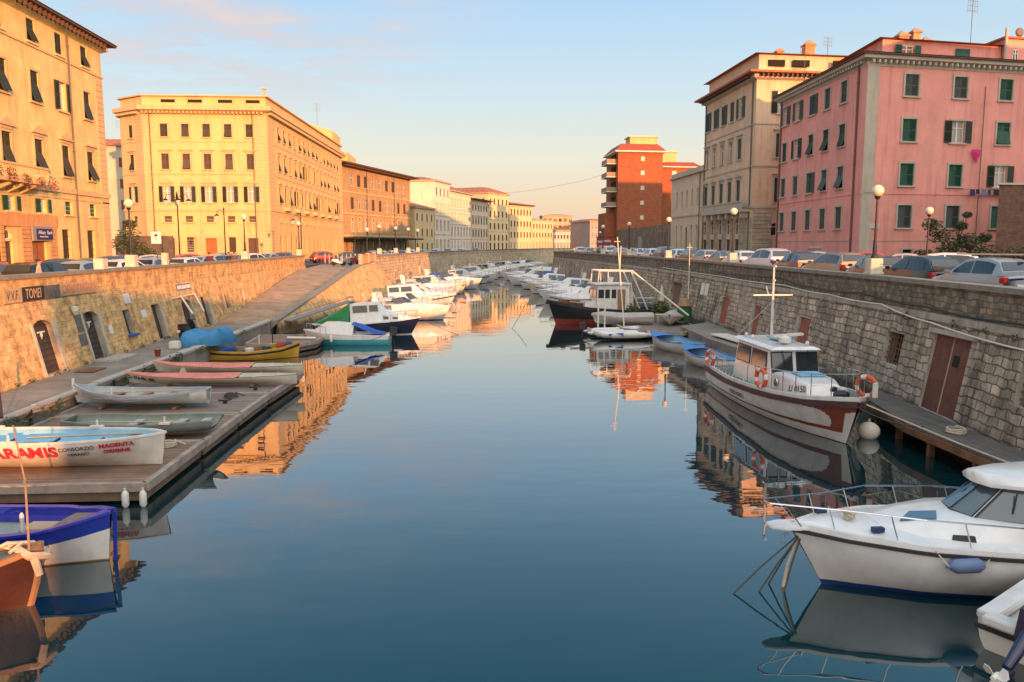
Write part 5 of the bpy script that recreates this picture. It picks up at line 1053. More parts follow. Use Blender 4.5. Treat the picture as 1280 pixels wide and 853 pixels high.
# scooters
def make_scooter():
    root = empty('scooter', (0, 0, 0), 'scooter', 'scooter')
    for x in (-.62, .62):
        w = MB(); w.mat(m_black); w.lathe([(.15, -.05), (.24, -.055), (.26, 0), (.24, .055), (.15, .05)], (x, 0, .26), 16, 'Y'); w.mat(m_alloy); w.lathe([(.02, -.04), (.155, -.04), (.155, .04), (.02, .04)], (x, 0, .26), 12, 'Y'); w.build('wheel', root)
    b = MB(); b.mat(m_cp0); b.loft([[(-.85, -.1, .55), (-.85, .1, .55), (-.9, .08, .75), (-.9, -.08, .75)], [(-.35, -.2, .35), (-.35, .2, .35), (-.4, .17, .78), (-.4, -.17, .78)], [(-.02, -.17, .28), (-.02, .17, .28), (-.05, .14, .7), (-.05, -.14, .7)], [(.05, -.17, .26), (.05, .17, .26), (.05, .16, .36), (.05, -.16, .36)], [(.36, -.17, .28), (.36, .17, .28), (.36, .16, .38), (.36, -.16, .38)]])
    b.loft([[(.36, -.2, .3), (.36, .2, .3), (.44, .18, .3), (.44, -.18, .3)], [(.3, -.22, .7), (.3, .22, .7), (.42, .16, .75), (.42, -.16, .75)], [(.22, -.14, 1.02), (.22, .14, 1.02), (.32, .1, 1.05), (.32, -.1, 1.05)]])
    b.loft([[(.45, -.09, .5), (.45, .09, .5), (.4, .09, .56), (.4, -.09, .56)], [(.62, -.1, .56), (.62, .1, .56), (.62, .08, .62), (.62, -.08, .62)], [(.88, -.06, .46), (.88, .06, .46), (.86, .05, .5), (.86, -.05, .5)]]); b.build('body', root, bevel=.025)
    s = MB(); s.mat(m_black); s.loft([[(-.86, -.12, .76), (-.86, .12, .76), (-.86, .1, .86), (-.86, -.1, .86)], [(-.4, -.16, .78), (-.4, .16, .78), (-.4, .13, .86), (-.4, -.13, .86)], [(.0, -.12, .7), (.0, .12, .7), (-.02, .1, .78), (-.02, -.1, .78)]]); s.build('seat', root, bevel=.03)
    h = MB(); h.mat(m_iron); h.tube([(.2, -.34, 1.05), (.27, -.15, 1.03), (.27, .15, 1.03), (.2, .34, 1.05)], .02, 6); h.tube([(.27, 0, 1.0), (.6, 0, .3)], .03, 6)
    for sy in (-1, 1): h.tube([(.25, sy*.2, 1.04), (.2, sy*.3, 1.25)], .01, 5)
    h.build('handlebar', root)
    for sy in (-1, 1): g = MB(); g.mat(m_steel); g.lathe([(.01, -.01), (.06, -.01), (.06, .015), (.01, .02)], (.2, sy*.31, 1.27), 10, 'X'); g.build('mirror', root)
    g = MB(); g.mat(m_head); g.ball((.34, 0, .92), .09, 10); g.build('headlight', root); g = MB(); g.mat(m_tail); g.box((-.9, 0, .68), (.04, .14, .07)); g.build('tail_light', root); g = MB(); g.mat(m_plate); g.box((-.93, 0, .48), (.015, .18, .14), ry=R(15)); g.build('number_plate', root)
    return root
scp = make_scooter(); scp.location = (-15.2, 45.6, .8); scp.rotation_euler = (0, 0, R(75)); scp['label'] = 'black scooter with round mirrors beside the blue tarpaulin'; scp['group'] = 'scooters on the left bank'
spots = [(-13.2, 88.6, 3.66, 40, 'white', 'white scooter at the near end of the orange balustrade'), (-12.5, 89.6, 3.66, 50, 'silver', 'silver scooter second in the row by the orange balustrade'), (-11.9, 91.0, 3.66, 55, 'red', 'red scooter third in the row by the orange balustrade'), (-11.3, 92.5, 3.66, 60, 'white', 'white scooter last in the row by the orange balustrade')]
cps = [(dup(scp, (x, y, z), R(a), lb, 'scooters on the left bank'), c) for x, y, z, a, c, lb in spots]
repaint(scp, m_cp0, CP['black'])
for r, c in cps: repaint(r, m_cp0, CP[c])

# ================================================================ street furniture
m_globe = M('opal_globe', (.62, .55, .42), .35, .05, coat=.3)
def make_lamp(h, ped):
    r = empty('street_lamp', (0, 0, 0), 'lamp', 'street lamp')
    p = MB(); p.mat(m_iron); z = .62 if ped else 0; p.lathe([(.13, z), (.13, z+.1), (.085, z+.16), (.075, z+.7), (.055, z+.75), (.042, h-.35), (.09, h-.3), (.12, h-.22), (.07, h-.2)], (0, 0, 0), 10); p.build('post', r, smooth=True)
    g = MB(); g.mat(m_globe); g.ball((0, 0, h), .235, 18); g.build('globe', r, smooth=True)
    if ped: b = MB(); b.mat(M('lamp_pedestal_stone', (.52, .46, .36), .85, .15, 3)); b.box((0, 0, .32), (.5, .5, .62)); b.box((0, 0, .045), (.58, .58, .09)); b.build('pedestal', r, bevel=.02)
    return r
lp = make_lamp(3.3, True); gL, gR = 'globe lamps on the left parapet', 'globe lamps on the right parapet'
lamps = [(16.55, 31.2, 'globe lamp on a pale pedestal in front of the pink house corner', gR), (17.75, 51.5, 'globe lamp in front of the buff palazzo balcony', gR), (18.2, 69.5, 'globe lamp in front of the beige hall corner', gR), (18.1, 85.5, 'globe lamp before the middle of the garden wall', gR), (17.6, 98.5, 'globe lamp next to the red billboard', gR),
         (-17.25, 43.5, 'globe lamp before the left corner of the yellow palazzo', gL), (-17.05, 65.2, 'globe lamp before the right hand door of the yellow palazzo', gL), (-16.9, 86.0, 'globe lamp at the end of the left parapet', gL), (-10.3, 90.5, 'globe lamp on a pale pedestal on the orange balustrade', gL),
         (-9.9, 100, 'globe lamp nearest to the balustrade on the far wall', gL), (-8.6, 109, 'second globe lamp beyond the balustrade on the far wall', gL), (-7.5, 118, 'third globe lamp beyond the balustrade on the far wall', gL), (-6.6, 127, 'globe lamp farthest along the far wall before the low yellow house', gL)]
for i, (x, y, lb, g) in enumerate(lamps):
    r = lp if i == 0 else dup(lp, (0, 0, 0)); r.location = (x, y, 4.84 if i != 8 else 4.3); r['label'] = lb; r['group'] = g
l2 = make_lamp(3.9, False); l2.location = (27.6, 46, ZR); tag(l2, 'slim dark globe lamp standing in front of the pink house windows', 'street lamp', 'globe lamps on the right bank street')
for x, y, lb in ((24.5, 140, 'far globe lamp left of the red brick tower'),): r = dup(l2, (x, y, ZR), 0, lb)
def lantern_lamp(loc, h, n, rz, label):
    r = empty('street_lamp', loc, label, 'street lamp', 'black lantern lamps in front of the yellow palazzo', rz)
    p = MB(); p.mat(m_iron); p.lathe([(.2, 0), (.2, .3), (.1, .5), (.07, 1.5), (.05, h-.2), (.08, h), (.02, h+.25)], (0, 0, 0), 8); p.build('post', r).location = (0, 0, 0)
    for k in range(n):
        a = 2*math.pi*k/n; m = Matrix.Rotation(a, 3, 'Z'); p = MB(); p.mat(m_iron)
        p.tube([m @ V(x, 0, z) for x, z in ((0, h-.5), (.3, h-.1), (.7, h), (.95, h-.2), (1.0, h-.45))], .03, 5); p.build('arm', r).location = (0, 0, 0)
        c = m @ V(1.0, 0, h-.9); q = MB(); q.mat(m_iron); q.lathe([(.02, .5), (.26, .36), (.2, .3), (.04, .28)], c, 8); q.mat(m_globe); q.lathe([(.1, -.1), (.19, .28), (.05, .29)], c, 8); q.build('lantern', r).location = (0, 0, 0)
    return r
lantern_lamp((-26.3, 77.5, ZL), 7.0, 4, .4, 'tall black lantern lamp with four arms in front of the yellow palazzo'); lantern_lamp((-33.2, 76, ZL), 8.4, 2, .5, 'black double lantern lamp in the gap beside the apricot palazzo'); lantern_lamp((-23.5, 82.5, ZL), 5.8, 1, 2.6, 'black single arm lamp post before the yellow palazzo'); lantern_lamp((-17.8, 92, ZL), 5.6, 1, 2.8, 'dark lamp post with one short arm by the palazzo canal front')
# traffic sign on the left parapet, billboard, overhead wire
ts = empty('traffic_sign', (-17.0, 47.2, ZL), 'white square traffic sign on a thin pole above the left quay wall', 'sign')
mb = MB(); mb.mat(m_steel); mb.tube([(-17.3, 47.3, ZL), (-17.3, 47.3, 6.8)], .035, 6); mb.build('pole', ts); mb = MB(); mb.mat(m_wsign); mb.box((-17.3, 47.24, 6.4), (.55, .04, .68)); mb.build('panel', ts)
mb = MB(); mb.mat(m_iron); mb.bar((-17.3, 47.213, 6.2), (-17.3, 47.213, 6.5), .05, .01); mb.add([(-17.42, 47.21, 6.48), (-17.18, 47.21, 6.48), (-17.3, 47.21, 6.64)], [(0, 1, 2)]); mb.build('arrow', ts)
for x, y, lb in ((-16.9, 39.6, 'pale stone block on the left parapet by the bright white hatchback'), (-16.85, 47.9, 'pale stone post on the left parapet under the traffic sign')):
    mb = MB(); mb.mat(M('lamp_pedestal_stone')); mb.box((x - .25, y, 5.1), (.45, .5, .5) if y < 45 else (.3, .3, .85)); tag(mb.build('stone_block'), lb, 'stone block')
bb = empty('billboard', (24.2, 133, ZR), 'red billboard on the right quay at the far bend', 'billboard'); mb = MB(); mb.mat(M('billboard_red', (.28, .04, .03), .6, .35, 1.2)); mb.box((24.2, 133, 6.0), (3.0, .2, 2.2)); mb.build('panel', bb); mb = MB(); mb.mat(m_iron); mb.box((24.2, 133.02, 7.15), (3.2, .3, .12)); mb.box((23.2, 133.1, 4.6), (.12, .12, .9)); mb.box((25.2, 133.1, 4.6), (.12, .12, .9)); mb.build('frame', bb)
mb = MB(); mb.mat(M('billboard_white', (.5, .4, .36), .6))
for k, (x, w, z) in enumerate(((23.3, .9, 6.4), (24.5, 1.2, 6.5), (23.8, 1.4, 5.6), (25.2, .5, 5.7))): mb.box((x, 132.88, z), (w, .03, .34))
mb.build('print', bb)
mb = MB(); mb.mat(m_black); mb.tube([(12, 268, 22.5), (18, 250, 21.9), (24, 230, 21.7), (31, 208, 22.0), (36.8, 187, 23.0)], .03, 4); tag(mb.build('overhead_wire'), 'thin wire strung across the canal to the red brick tower', 'wire')
rd = empty('railing', (-14.5, 96, ZL), 'row of grey bars across the head of the boat ramp', 'railing'); mb = MB(); mb.mat(M('grey_post_paint', (.3, .28, .26), .6))
for k in range(8): x = -15.8 + k*.5; mb.box((x, 95.5, 4.25), (.13, .13, 1.25))
mb.build('post', rd); mb = MB(); mb.mat(m_iron); mb.bar((-15.9, 95.5, 4.75), (-12.2, 95.5, 4.75), .05); mb.build('rail', rd)
# ================================================================ people
m_skin = M('skin', (.42, .23, .15), .6, .08); m_hair = M('dark_hair', (.03, .022, .018), .7, .1)
def person(loc, rz, h, shirt, trous, label, stride=.25, arms=.1, bag=None):
    k = h/1.75; J = [(0, 0, .96), (0, 0, 1.18), (0, 0, 1.40), (0, 0, 1.50), (0, .015, 1.57), (0, .02, 1.66), (0, .01, 1.735)]
    Rr = [(.15, .105), (.135, .10), (.155, .10), (.058, .06), (.065, .075), (.078, .098), (.05, .065)]
    ed = [(i, i+1) for i in range(6)]; a = 7
    for s in (-1, 1):
        f = s*stride
        J += [(s*.09, 0, .90), (s*.10, f*.45, .50), (s*.10, f*.9 - (.05 if f < 0 else 0), .08), (s*.11, f*.9 + .15, .04), (s*.19, 0, 1.42), (s*.24, -f*.3, 1.14), (s*.23, -f*.75 + .06, .90), (s*.22, -f*.8 + .09, .80)]
        Rr += [(.085, .09), (.058, .06), (.042, .048), (.042, .03), (.055, .055), (.04, .042), (.03, .032), (.026, .04)]
        b = a + (0 if s < 0 else 8); ed += [(0, b), (b, b+1), (b+1, b+2), (b+2, b+3), (2, b+4), (b+4, b+5), (b+5, b+6), (b+6, b+7)]
    me = bpy.data.meshes.new('person'); me.from_pydata([(x*k, y*k, z*k) for x, y, z in J], ed, []); ob = bpy.data.objects.new('person', me); C.objects.link(ob)
    md = ob.modifiers.new('s', 'SKIN'); md.use_smooth_shade = True
    for v, r in zip(me.skin_vertices[0].data, Rr): v.radius = (r[0]*k, r[1]*k)
    me.skin_vertices[0].data[0].use_root = True; ob.modifiers.new('d', 'SUBSURF').levels = 1
    dg = bpy.context.evaluated_depsgraph_get(); nm = bpy.data.meshes.new_from_object(ob.evaluated_get(dg)); bpy.data.objects.remove(ob)
    for m in (trous, shirt, m_skin, m_black): nm.materials.append(m)
    for p in nm.polygons:
        z = p.center.z/k; p.use_smooth = True; p.material_index = 3 if z < .09 else 0 if (z < .93 and abs(p.center.x) < .19*k) else 2 if (z > 1.49 or (z < .86 and abs(p.center.x) > .19*k)) else 1
    o = bpy.data.objects.new('person', nm); C.objects.link(o); o.location = loc; o.rotation_euler = (0, 0, rz); tag(o, label, 'person')
    hb = MB(); hb.mat(m_hair); hb.lathe([(.07, .0), (.094, .05), (.088, .1), (.05, .135), (.005, .145)], (0, -.012, 1.64), 12); q = hb.build('hair', None, True); q.parent = o; q.scale = (k, k*1.12, k)
    fb = MB(); fb.mat(m_skin); fb.add([(-.014, .105, 1.63), (.014, .105, 1.63), (0, .14, 1.635), (0, .105, 1.68)], [(0, 1, 2), (0, 2, 3), (1, 3, 2)]); fb.ball((-.085, .01, 1.65), .022, 6); fb.ball((.085, .01, 1.65), .022, 6); q = fb.build('face'); q.parent = o; q.scale = (k, k, k)
    if bag:
        sb = MB(); sb.mat(bag); sb.tube([(.14, .02, 1.44), (.03, .125, 1.3), (-.1, .14, 1.1), (-.19, .05, .95), (-.1, -.12, 1.1), (.05, -.125, 1.3), (.14, .02, 1.44)], .016, 5); sb.box((-.24, 0, .92), (.09, .26, .22)); q = sb.build('shoulder_bag'); q.parent = o; q.scale = (k, k, k)
    return o
sh = lambda n, c: M(n, c, .9, .1)
person((-18.4, 36.4, ZL), R(-70), 1.72, sh('peach_shirt', (.52, .32, .24)), sh('dark_trousers', (.04, .04, .05)), 'man in a pale pink shirt with a shoulder bag walking behind the left parapet', .28, bag=M('black_strap', (.02, .02, .02), .8))
gp = 'people talking by the parked cars'
for x, y, a, c, lb in ((-19.0, 62.4, 30, (.10, .02, .02), 'person in a dark red jacket by the parked light blue saloon'), (-18.4, 65.4, 160, (.03, .03, .035), 'person in a black jacket in the group of two'), (-18.2, 66.3, 190, (.12, .06, .05), 'person in a brown jacket in the group of two')):
    person((x, y, ZL), R(a), 1.74, sh('jacket_%d' % int(-x*10), c), sh('dark_trousers', (.04, .04, .05)), lb, .08)
# ================================================================ plants on land
def bush(loc, label, stems, name='shrub', mats=None, size=.09, n=260):
    r = empty(name, loc, label, 'shrub'); t = MB(); t.mat(M('bark', (.09, .065, .045), .9, .3)); f = MB(); rr = random.Random(len(label))
    for i, (x, y, z, rad) in enumerate(stems):
        t.tube([(loc[0], loc[1], loc[2]), (loc[0] + x*.4, loc[1] + y*.4, loc[2] + z*.5), (loc[0] + x, loc[1] + y, loc[2] + z)], [.06, .045, .015], 5)
        for k in range(4):
            a = rr.random()*6.28; t.tube([(loc[0] + x*.7, loc[1] + y*.7, loc[2] + z*.75), (loc[0] + x + math.cos(a)*rad, loc[1] + y + math.sin(a)*rad, loc[2] + z + rr.uniform(-.2, .6)*rad)], [.02, .006], 4)
        leaf_clump(f, (loc[0] + x, loc[1] + y, loc[2] + z), (rad, rad, rad*.7), n, size, mats or m_lf, seed=i + len(label))
    t.build('stem', r); f.build('foliage', r); return r
bush((34.6, 54.5, ZR), 'dark straggling shrub in front of the pink house', [(-1.6, 0, 3.3, .7), (-.9, .4, 2.6, .8), (0, 0, 2.2, 1.0), (.9, -.2, 2.2, .8), (.6, .3, 3.2, .5), (1.0, .2, 4.0, .3), (2.2, 0, 2.4, .5), (1.6, .2, 1.8, .9), (-.4, 0, 1.3, 1.1), (-2.3, 0, 1.2, .6)], size=.11)
hd = empty('hedge', (37, 55.5, ZR), 'dark low hedge running from the shrub to the right edge', 'hedge'); f = MB(); f.mat(m_lf[0]); f.prism([(33.2, 55.6), (44, 57), (44, 57.5), (33.2, 56.1)], ZR, ZR + 1.0)
for k in range(11): leaf_clump(f, (33.6 + k, 55.7 + .13*k, ZR + 1.0 + .2*(k % 3)), (.75, .5, .6), 170, .1, m_lf, seed=k)
f.build('foliage', hd)
bush((-36.6, 92, ZL), 'dark shrub in the gap between the apricot and yellow palazzi', [(0, 0, 3.4, 1.3), (.8, .2, 2.0, 1.1), (-.9, 0, 2.4, 1.1), (.2, 0, 4.6, .7), (1.9, .5, 1.4, .8)], size=.16)
gt = empty('gate_wall', (-35, 88, ZL), 'dark garden wall with a gate in the side street gap', 'wall'); mb = MB(); mb.mat(M('dark_render', (.10, .08, .065), .9, .3)); mb.box((-36.5, 96, 5.3), (6.5, .3, 3.3)); mb.build('wall_face', gt)
# ================================================================ boats
class Hull:
    """x forward, z=0 waterline; pt(t,s,side): t 0 stern..1 bow, s 0 keel..1 sheer"""
    def __init__(s, L, B, zk, sheer, beam, full=((0, 2.6), (.55, 2.3), (1, 1.05)), rake=.5, krise=.25, srake=0.):
        s.L, s.B, s.zk, s.sheer, s.beam, s.full, s.rake, s.krise, s.srake = L, B, zk, sheer, beam, full, rake, krise, srake
    def zs(s, t): return interp(s.sheer, t)[0]
    def pt(s, t, f, side, inset=0., dz=0.):
        zs = s.zs(t); zk = s.zk + s.krise*max(0, (t-.7)/.3)**2; b = max(0., s.B/2*interp(s.beam, t)[0] - inset); e = interp(s.full, t)[0]
        y = b*(1 - (1-f)**e) if e >= 1 else b*f; x = -s.L/2 + t*s.L - s.rake*(1-f)*max(0, (t-.55)/.45)**1.5 - (0 if t > .02 else s.srake*(f)) - inset*max(0, (t-.9)/.1)*.9
        return V(x, side*y, lerp(zk, zs, f) + dz)
    def ts(s, n): return [1 - (1 - i/n)**1.25 for i in range(n+1)]
    def skin(s, mb, matf, n=18, k=7, f0=0., f1=1., inset=0., transom=True, tmat=None, cuts=()):
        """cuts: paint boundaries, ('z', height) or ('f', fraction) or a function of t giving the height"""
        T = s.ts(n)
        def rows(t):
            zs = s.zs(t); zk = s.zk + s.krise*max(0, (t-.7)/.3)**2; fs = [f0]
            for c in cuts: f = c[1] if c[0] == 'f' else ((c[1](t) if callable(c[1]) else c[1]) - zk)/(zs - zk); fs.append(min(max(f, fs[-1] + 1e-3), f1 - 1e-3))
            fs.append(f1); kk = max(1, round(k/(len(fs)-1))); return [lerp(a, b, i/kk) for a, b in zip(fs, fs[1:]) for i in range(kk)] + [f1]
        RW = [rows(t) for t in T]
        for side in (-1, 1):
            for a, b, ra, rb in zip(T, T[1:], RW, RW[1:]):
                for j in range(len(ra)-1):
                    q = [s.pt(a, ra[j], side, inset), s.pt(b, rb[j], side, inset), s.pt(b, rb[j+1], side, inset), s.pt(a, ra[j+1], side, inset)]
                    m = matf((a+b)/2, (ra[j]+ra[j+1]+rb[j]+rb[j+1])/4, sum(p.z for p in q)/4) if callable(matf) else matf
                    mb.mat(m); mb.poly(q if side > 0 else q[::-1])
        if transom and interp(s.beam, 0)[0] > .02:
            for c, d in zip(RW[0], RW[0][1:]):
                q = [s.pt(0, c, -1, inset), s.pt(0, d, -1, inset), s.pt(0, d, 1, inset), s.pt(0, c, 1, inset)]; m = (matf(0, (c+d)/2, sum(p.z for p in q)/4) if callable(matf) else matf); mb.mat(tmat or m); mb.poly(q)
    def rim(s, mb, w=.05, h=.05, dz=0., n=18, inset=0., t0=0., t1=1., close=True):
        T = [t for t in s.ts(n) if t0 <= t <= t1]
        for side in (-1, 1):
            r = []
            for t in T:
                o = s.pt(t, 1, side, inset - w/2, dz + h/2); i = s.pt(t, 1, side, inset + w/2, dz + h/2); r.append([V(o.x, o.y, o.z), V(i.x, i.y, i.z), V(i.x, i.y, i.z - h), V(o.x, o.y, o.z - h)])
            mb.loft(r, True, True)
        if close and interp(s.beam, 0)[0] > .05: a, b = s.pt(0, 1, -1, inset, dz), s.pt(0, 1, 1, inset, dz); mb.bar(a, b, w, h)
    def deck(s, mb, dz=0., camber=.05, n=18, inset=.02, t0=0., t1=1., f=1.):
        T = [t for t in s.ts(n) if t0 - 1e-6 <= t <= t1 + 1e-6]
        if t0 not in T: T = [t0] + T
        if t1 not in T: T = T + [t1]
        rows = []
        for t in T: a, b = s.pt(t, f, -1, inset, dz), s.pt(t, f, 1, inset, dz); c = (a+b)/2 + V(0, 0, camber*min(1, (b-a).length)); rows.append([a, (a+c)/2 + V(0, 0, camber*.3), c, (b+c)/2 + V(0, 0, camber*.3), b])
        mb.loft(rows, False, False)
    def rail(s, mb, h, t0, t1, n, inset=.1, r=.018, mid=True, dz=0., join=True, lean=0.):
        P = {}
        for side in (-1, 1):
            tp = []
            for i in range(n+1):
                t = lerp(t0, t1, i/n); a = s.pt(t, 1, side, inset, dz); b = s.pt(t, 1, side, inset - lean, dz + h); mb.tube([a, b], r*.9, 5); tp.append(b)
            P[side] = tp; mb.tube(tp, r, 5)
            if mid: mb.tube([p - V(0, 0, h*.48) for p in tp], r*.7, 5)
        if join: mb.tube([P[-1][-1], P[1][-1]], r, 5)
def boat_root(name, label, cat, loc, heading, group=None):
    """heading in degrees from +Y towards +X"""
    r = empty(name, (0, 0, 0), label, cat, group); POSE.append((r, loc, R(90 - heading))); return r
POSE = []
def settle():
    for r, l, z in POSE: r.location = l; r.rotation_euler = (0, 0, z)
    POSE.clear()
def cabin(mb, st, mat=None):
    """loft of cross sections (x, half width bottom, half width top, z0, z1)"""
    if mat: mb.mat(mat)
    mb.loft([[(x, -wb, z0), (x2, -wt, z1), (x2, -wt*.6, z1 + .03), (x2, wt*.6, z1 + .03), (x2, wt, z1), (x, wb, z0)] for x, x2, wb, wt, z0, z1 in st], True, True)
def panes(root, quads, mat=None, name='window', off=.012, frame=None):
    for q in quads:
        q = [V(p) for p in q]; n = (q[1]-q[0]).cross(q[2]-q[1]).normalized(); c = sum(q, V(0, 0, 0))/len(q)
        mb = MB()
        if frame: mb.mat(frame); mb.loft([[c + (p-c)*1.12 + n*off*.3 for p in q], [c + (p-c)*1.12 + n*off for p in q]])
        mb.mat(mat or m_glass); mb.poly([p + n*(off*1.6) for p in q]); mb.build(name, root)
def side_quad(st, i, j, a, b, z0f, z1f, side):
    """a pane on the flank of a cabin loft between stations i and j (fractions a..b), heights z0f..z1f"""
    def p(t, f):
        A = [lerp(u, v, t) for u, v in zip(st[i], st[j])]; x, x2, wb, wt, z0, z1 = A; return (lerp(x, x2, f), side*lerp(wb, wt, f), lerp(z0, z1, f))
    q = [p(a, z0f), p(b, z0f), p(b, z1f), p(a, z1f)]; return q if side < 0 else q[::-1]
def fender(mb, c, L, r, axis='Z', mat=None):
    if mat: mb.mat(mat)
    mb.lathe([(.02, -L/2), (r*.6, -L/2 + r*.3), (r, -L/2 + r), (r, L/2 - r), (r*.6, L/2 - r*.3), (.025, L/2), (.03, L/2 + .05)], c, 12, axis)
m_ring = M('lifebuoy_orange', (.55, .08, .03), .5, .12); m_rope = M('pale_rope', (.46, .40, .30), .9, .2); m_drope = M('dark_rope', (.06, .055, .05), .9, .2)
m_navy = M('navy_gelcoat', (.012, .016, .045), .2, .05, coat=.5); m_teal = M('turquoise_paint', (.06, .30, .34), .4, .12); m_bblue = M('cobalt_paint', (.012, .03, .30), .35, .15, 3, coat=.2); m_lblue = M('sky_blue_paint', (.20, .42, .56), .5, .12, 3); m_redp = M('antifoul_red', (.22, .035, .025), .7, .25, 3)
m_yel = M('ochre_yellow_paint', (.46, .26, .03), .5, .2, 3); m_gdeck = M('grey_deck_paint', (.12, .13, .12), .7, .15); m_mar = M('maroon_fendering', (.055, .025, .022), .6, .2); m_bred = M('brick_red_paint', (.20, .045, .025), .4, .15, 3, coat=.2); m_wpaint = M('white_boat_paint', (.58, .56, .52), .5, .14, 3, streak=.22, patch=(.50, .47, .40))
m_cov = M('grey_tarpaulin', (.34, .31, .27), .85, .2, 3, .4, 9); m_grnc = M('green_canvas', (.03, .20, .07), .8, .15, 3, .3, 10); m_bluc = M('blue_canvas', (.02, .07, .32), .75, .2, 3, .4, 9); m_pink = M('salmon_cover', (.52, .17, .13), .6, .25, 2.5); m_woodt = M('varnished_wood', (.25, .13, .06), .5, .25, 4)
def ring_buoy(root_list, c, mt, label, host=None):
    mb = MB(); mb.mat(m_wpaint); mb.mat(m_ring); mb.torus(c, .29, .075, 24, 8, mt, m_wpaint); return mb.build('lifebuoy', host, True)

# ---- 1 pilot type launch on the right
H = Hull(11.0, 3.0, -.7, [(0, .85), (.3, .85), (.6, 1.0), (.85, 1.2), (1, 1.42)], [(0, .80), (.2, .93), (.45, 1), (.7, .93), (.85, .70), (.95, .33), (1, .03)], ((0, 3), (.5, 2.4), (.8, 1.5), (1, 1.0)), .9, .4)
r = boat_root('passenger_launch', 'white launch with red bow panel, wheelhouse and orange lifebuoys moored by the boardwalk', 'boat', (11.68, 27.85, 0), 180)
def hm(t, f, z):
    if z < .02: return m_black
    if z < .22 + .12*t: return m_wpaint
    if t > .975 and f < .8: return m_wpaint
    e = ((t-.85)/.085)**2 + ((f-.62)/.27)**2
    if t > .85 and e > 1: return m_bred
    if z < .30 + .1*t + .16*max(0, t-.5): return m_bred
    return m_wpaint
mb = MB(); H.skin(mb, hm, 170, 112, cuts=[('z', .02), ('z', lambda t: .22 + .12*t), ('z', lambda t: .30 + .1*t + .16*max(0, t-.5))]); mb.build('hull', r, True)
mb = MB(); mb.mat(m_mar); H.rim(mb, .16, .17, -.06, 24); mb.build('rubbing_strake', r)
mb = MB(); mb.mat(m_wpaint); H.rim(mb, .07, .15, .07, 24, .06); mb.build('toe_rail', r)
mb = MB(); mb.mat(m_gdeck); H.deck(mb, .0, .04, 20, .1); mb.build('deck', r)
st = [(-2.9, -2.75, .92, .78, .84, 2.34), (1.0, .65, .95, .80, .95, 2.34)]; mb = MB(); cabin(mb, st, m_white); mb.mat(m_white); mb.loft([[(-3.05, -.9, 2.36), (-3.05, .9, 2.36), (-3.05, .7, 2.46), (-3.05, -.7, 2.46)], [(.95, -.92, 2.36), (.95, .92, 2.36), (.8, .7, 2.47), (.8, -.7, 2.47)]]); mb.build('wheelhouse', r, bevel=.03)
qs = []
for sd in (-1, 1): qs += [side_quad(st, 0, 1, .06, .42, .50, .90, sd), side_quad(st, 0, 1, .50, .88, .50, .90, sd)]
def fq(y0, y1, z0, z1):
    f = lambda z: lerp(1.0, .65, (z - .95)/(2.34 - .95)); return [(f(z0), y0, z0), (f(z0), y1, z0), (f(z1), y1, z1), (f(z1), y0, z1)]
qs += [fq(-.80, -.10, 1.6, 2.24), fq(.10, .80, 1.6, 2.24)]; panes(r, qs, frame=m_black, off=.014)
mb = MB(); mb.mat(m_black)
for y in (-.45, .45): mb.bar((.72, y, 2.38), (.86, y + .1, 1.85), .02)
mb.build('wiper', r)
st2 = [(.9, .9, .86, .80, 1.0, 1.60), (2.4, 2.3, .82, .74, 1.05, 1.58), (3.35, 3.05, .62, .52, 1.18, 1.52)]; mb = MB(); cabin(mb, st2, m_white); mb.build('trunk_cabin', r, bevel=.03)
for sd, a in ((-1, .42), (-1, -.0)):
    pass
for x, y, an in ((1.3, -.86, 0), (1.3, .86, math.pi)):
    mb = MB(); mb.mat(m_steel); mb.lathe([(.03, -.02), (.14, -.02), (.14, .025), (.11, .03)], (x, y, 1.32), 16, 'Y'); mb.mat(m_glass); mb.lathe([(.01, -.03), (.11, -.03), (.11, .03), (.01, .03)], (x, y, 1.32), 16, 'Y'); mb.build('porthole', r)
mb = MB(); mb.mat(m_steel); mb.lathe([(.03, -.02), (.14, -.02), (.14, .03), (.11, .035)], (3.18, .3, 1.36), 16, 'X'); mb.mat(m_glass); mb.lathe([(.01, 0), (.11, 0), (.11, .04), (.01, .04)], (3.19, .3, 1.36), 16, 'X'); mb.build('porthole', r)
mb = MB(); mb.mat(m_lblue); mb.box((1.7, .1, 1.66), (.8, .9, .07)); mb.build('hatch', r, bevel=.02)
def quad_text(r, q, txt, size, mat, sx=1.):
    a, b, c, d = [V(p) for p in q]; x = (b-a).normalized(); y = (d-a); y = (y - x*y.dot(x)).normalized(); n = x.cross(y); return lettering(txt, size, mat, r, (a+b+c+d)/4 + n*.015, Matrix((x, y, n)).transposed().to_euler(), .004, sx=sx)
quad_text(r, side_quad(st2, 1, 2, -.1, .9, .1, .9, -1), 'LI 0150', .3, M('black_lettering', (.03, .03, .03), .6))
LAUNCH = (r, H)
mb = MB(); mb.mat(m_wpaint); mb.tube([(-1.4, 0, 2.5), (-1.4, 0, 5.25)], [.06, .035], 8); mb.bar((-1.4, -.75, 4.15), (-1.4, .75, 4.15), .05); mb.tube([(-1.55, -.1, 4.1), (-1.7, -.15, 4.45)], .03, 5); mb.box((-1.36, 0, 5.22), (.3, .06, .05)); mb.box((-1.36, 0, 4.7), (.2, .06, .05)); mb.build('mast', r)
mb = MB(); mb.mat(m_steel)
for y in (-.8, .8): mb.tube([(-1.4, 0, 3.9), (-2.8, y, 2.5)], .008, 4)
mb.build('stay', r)
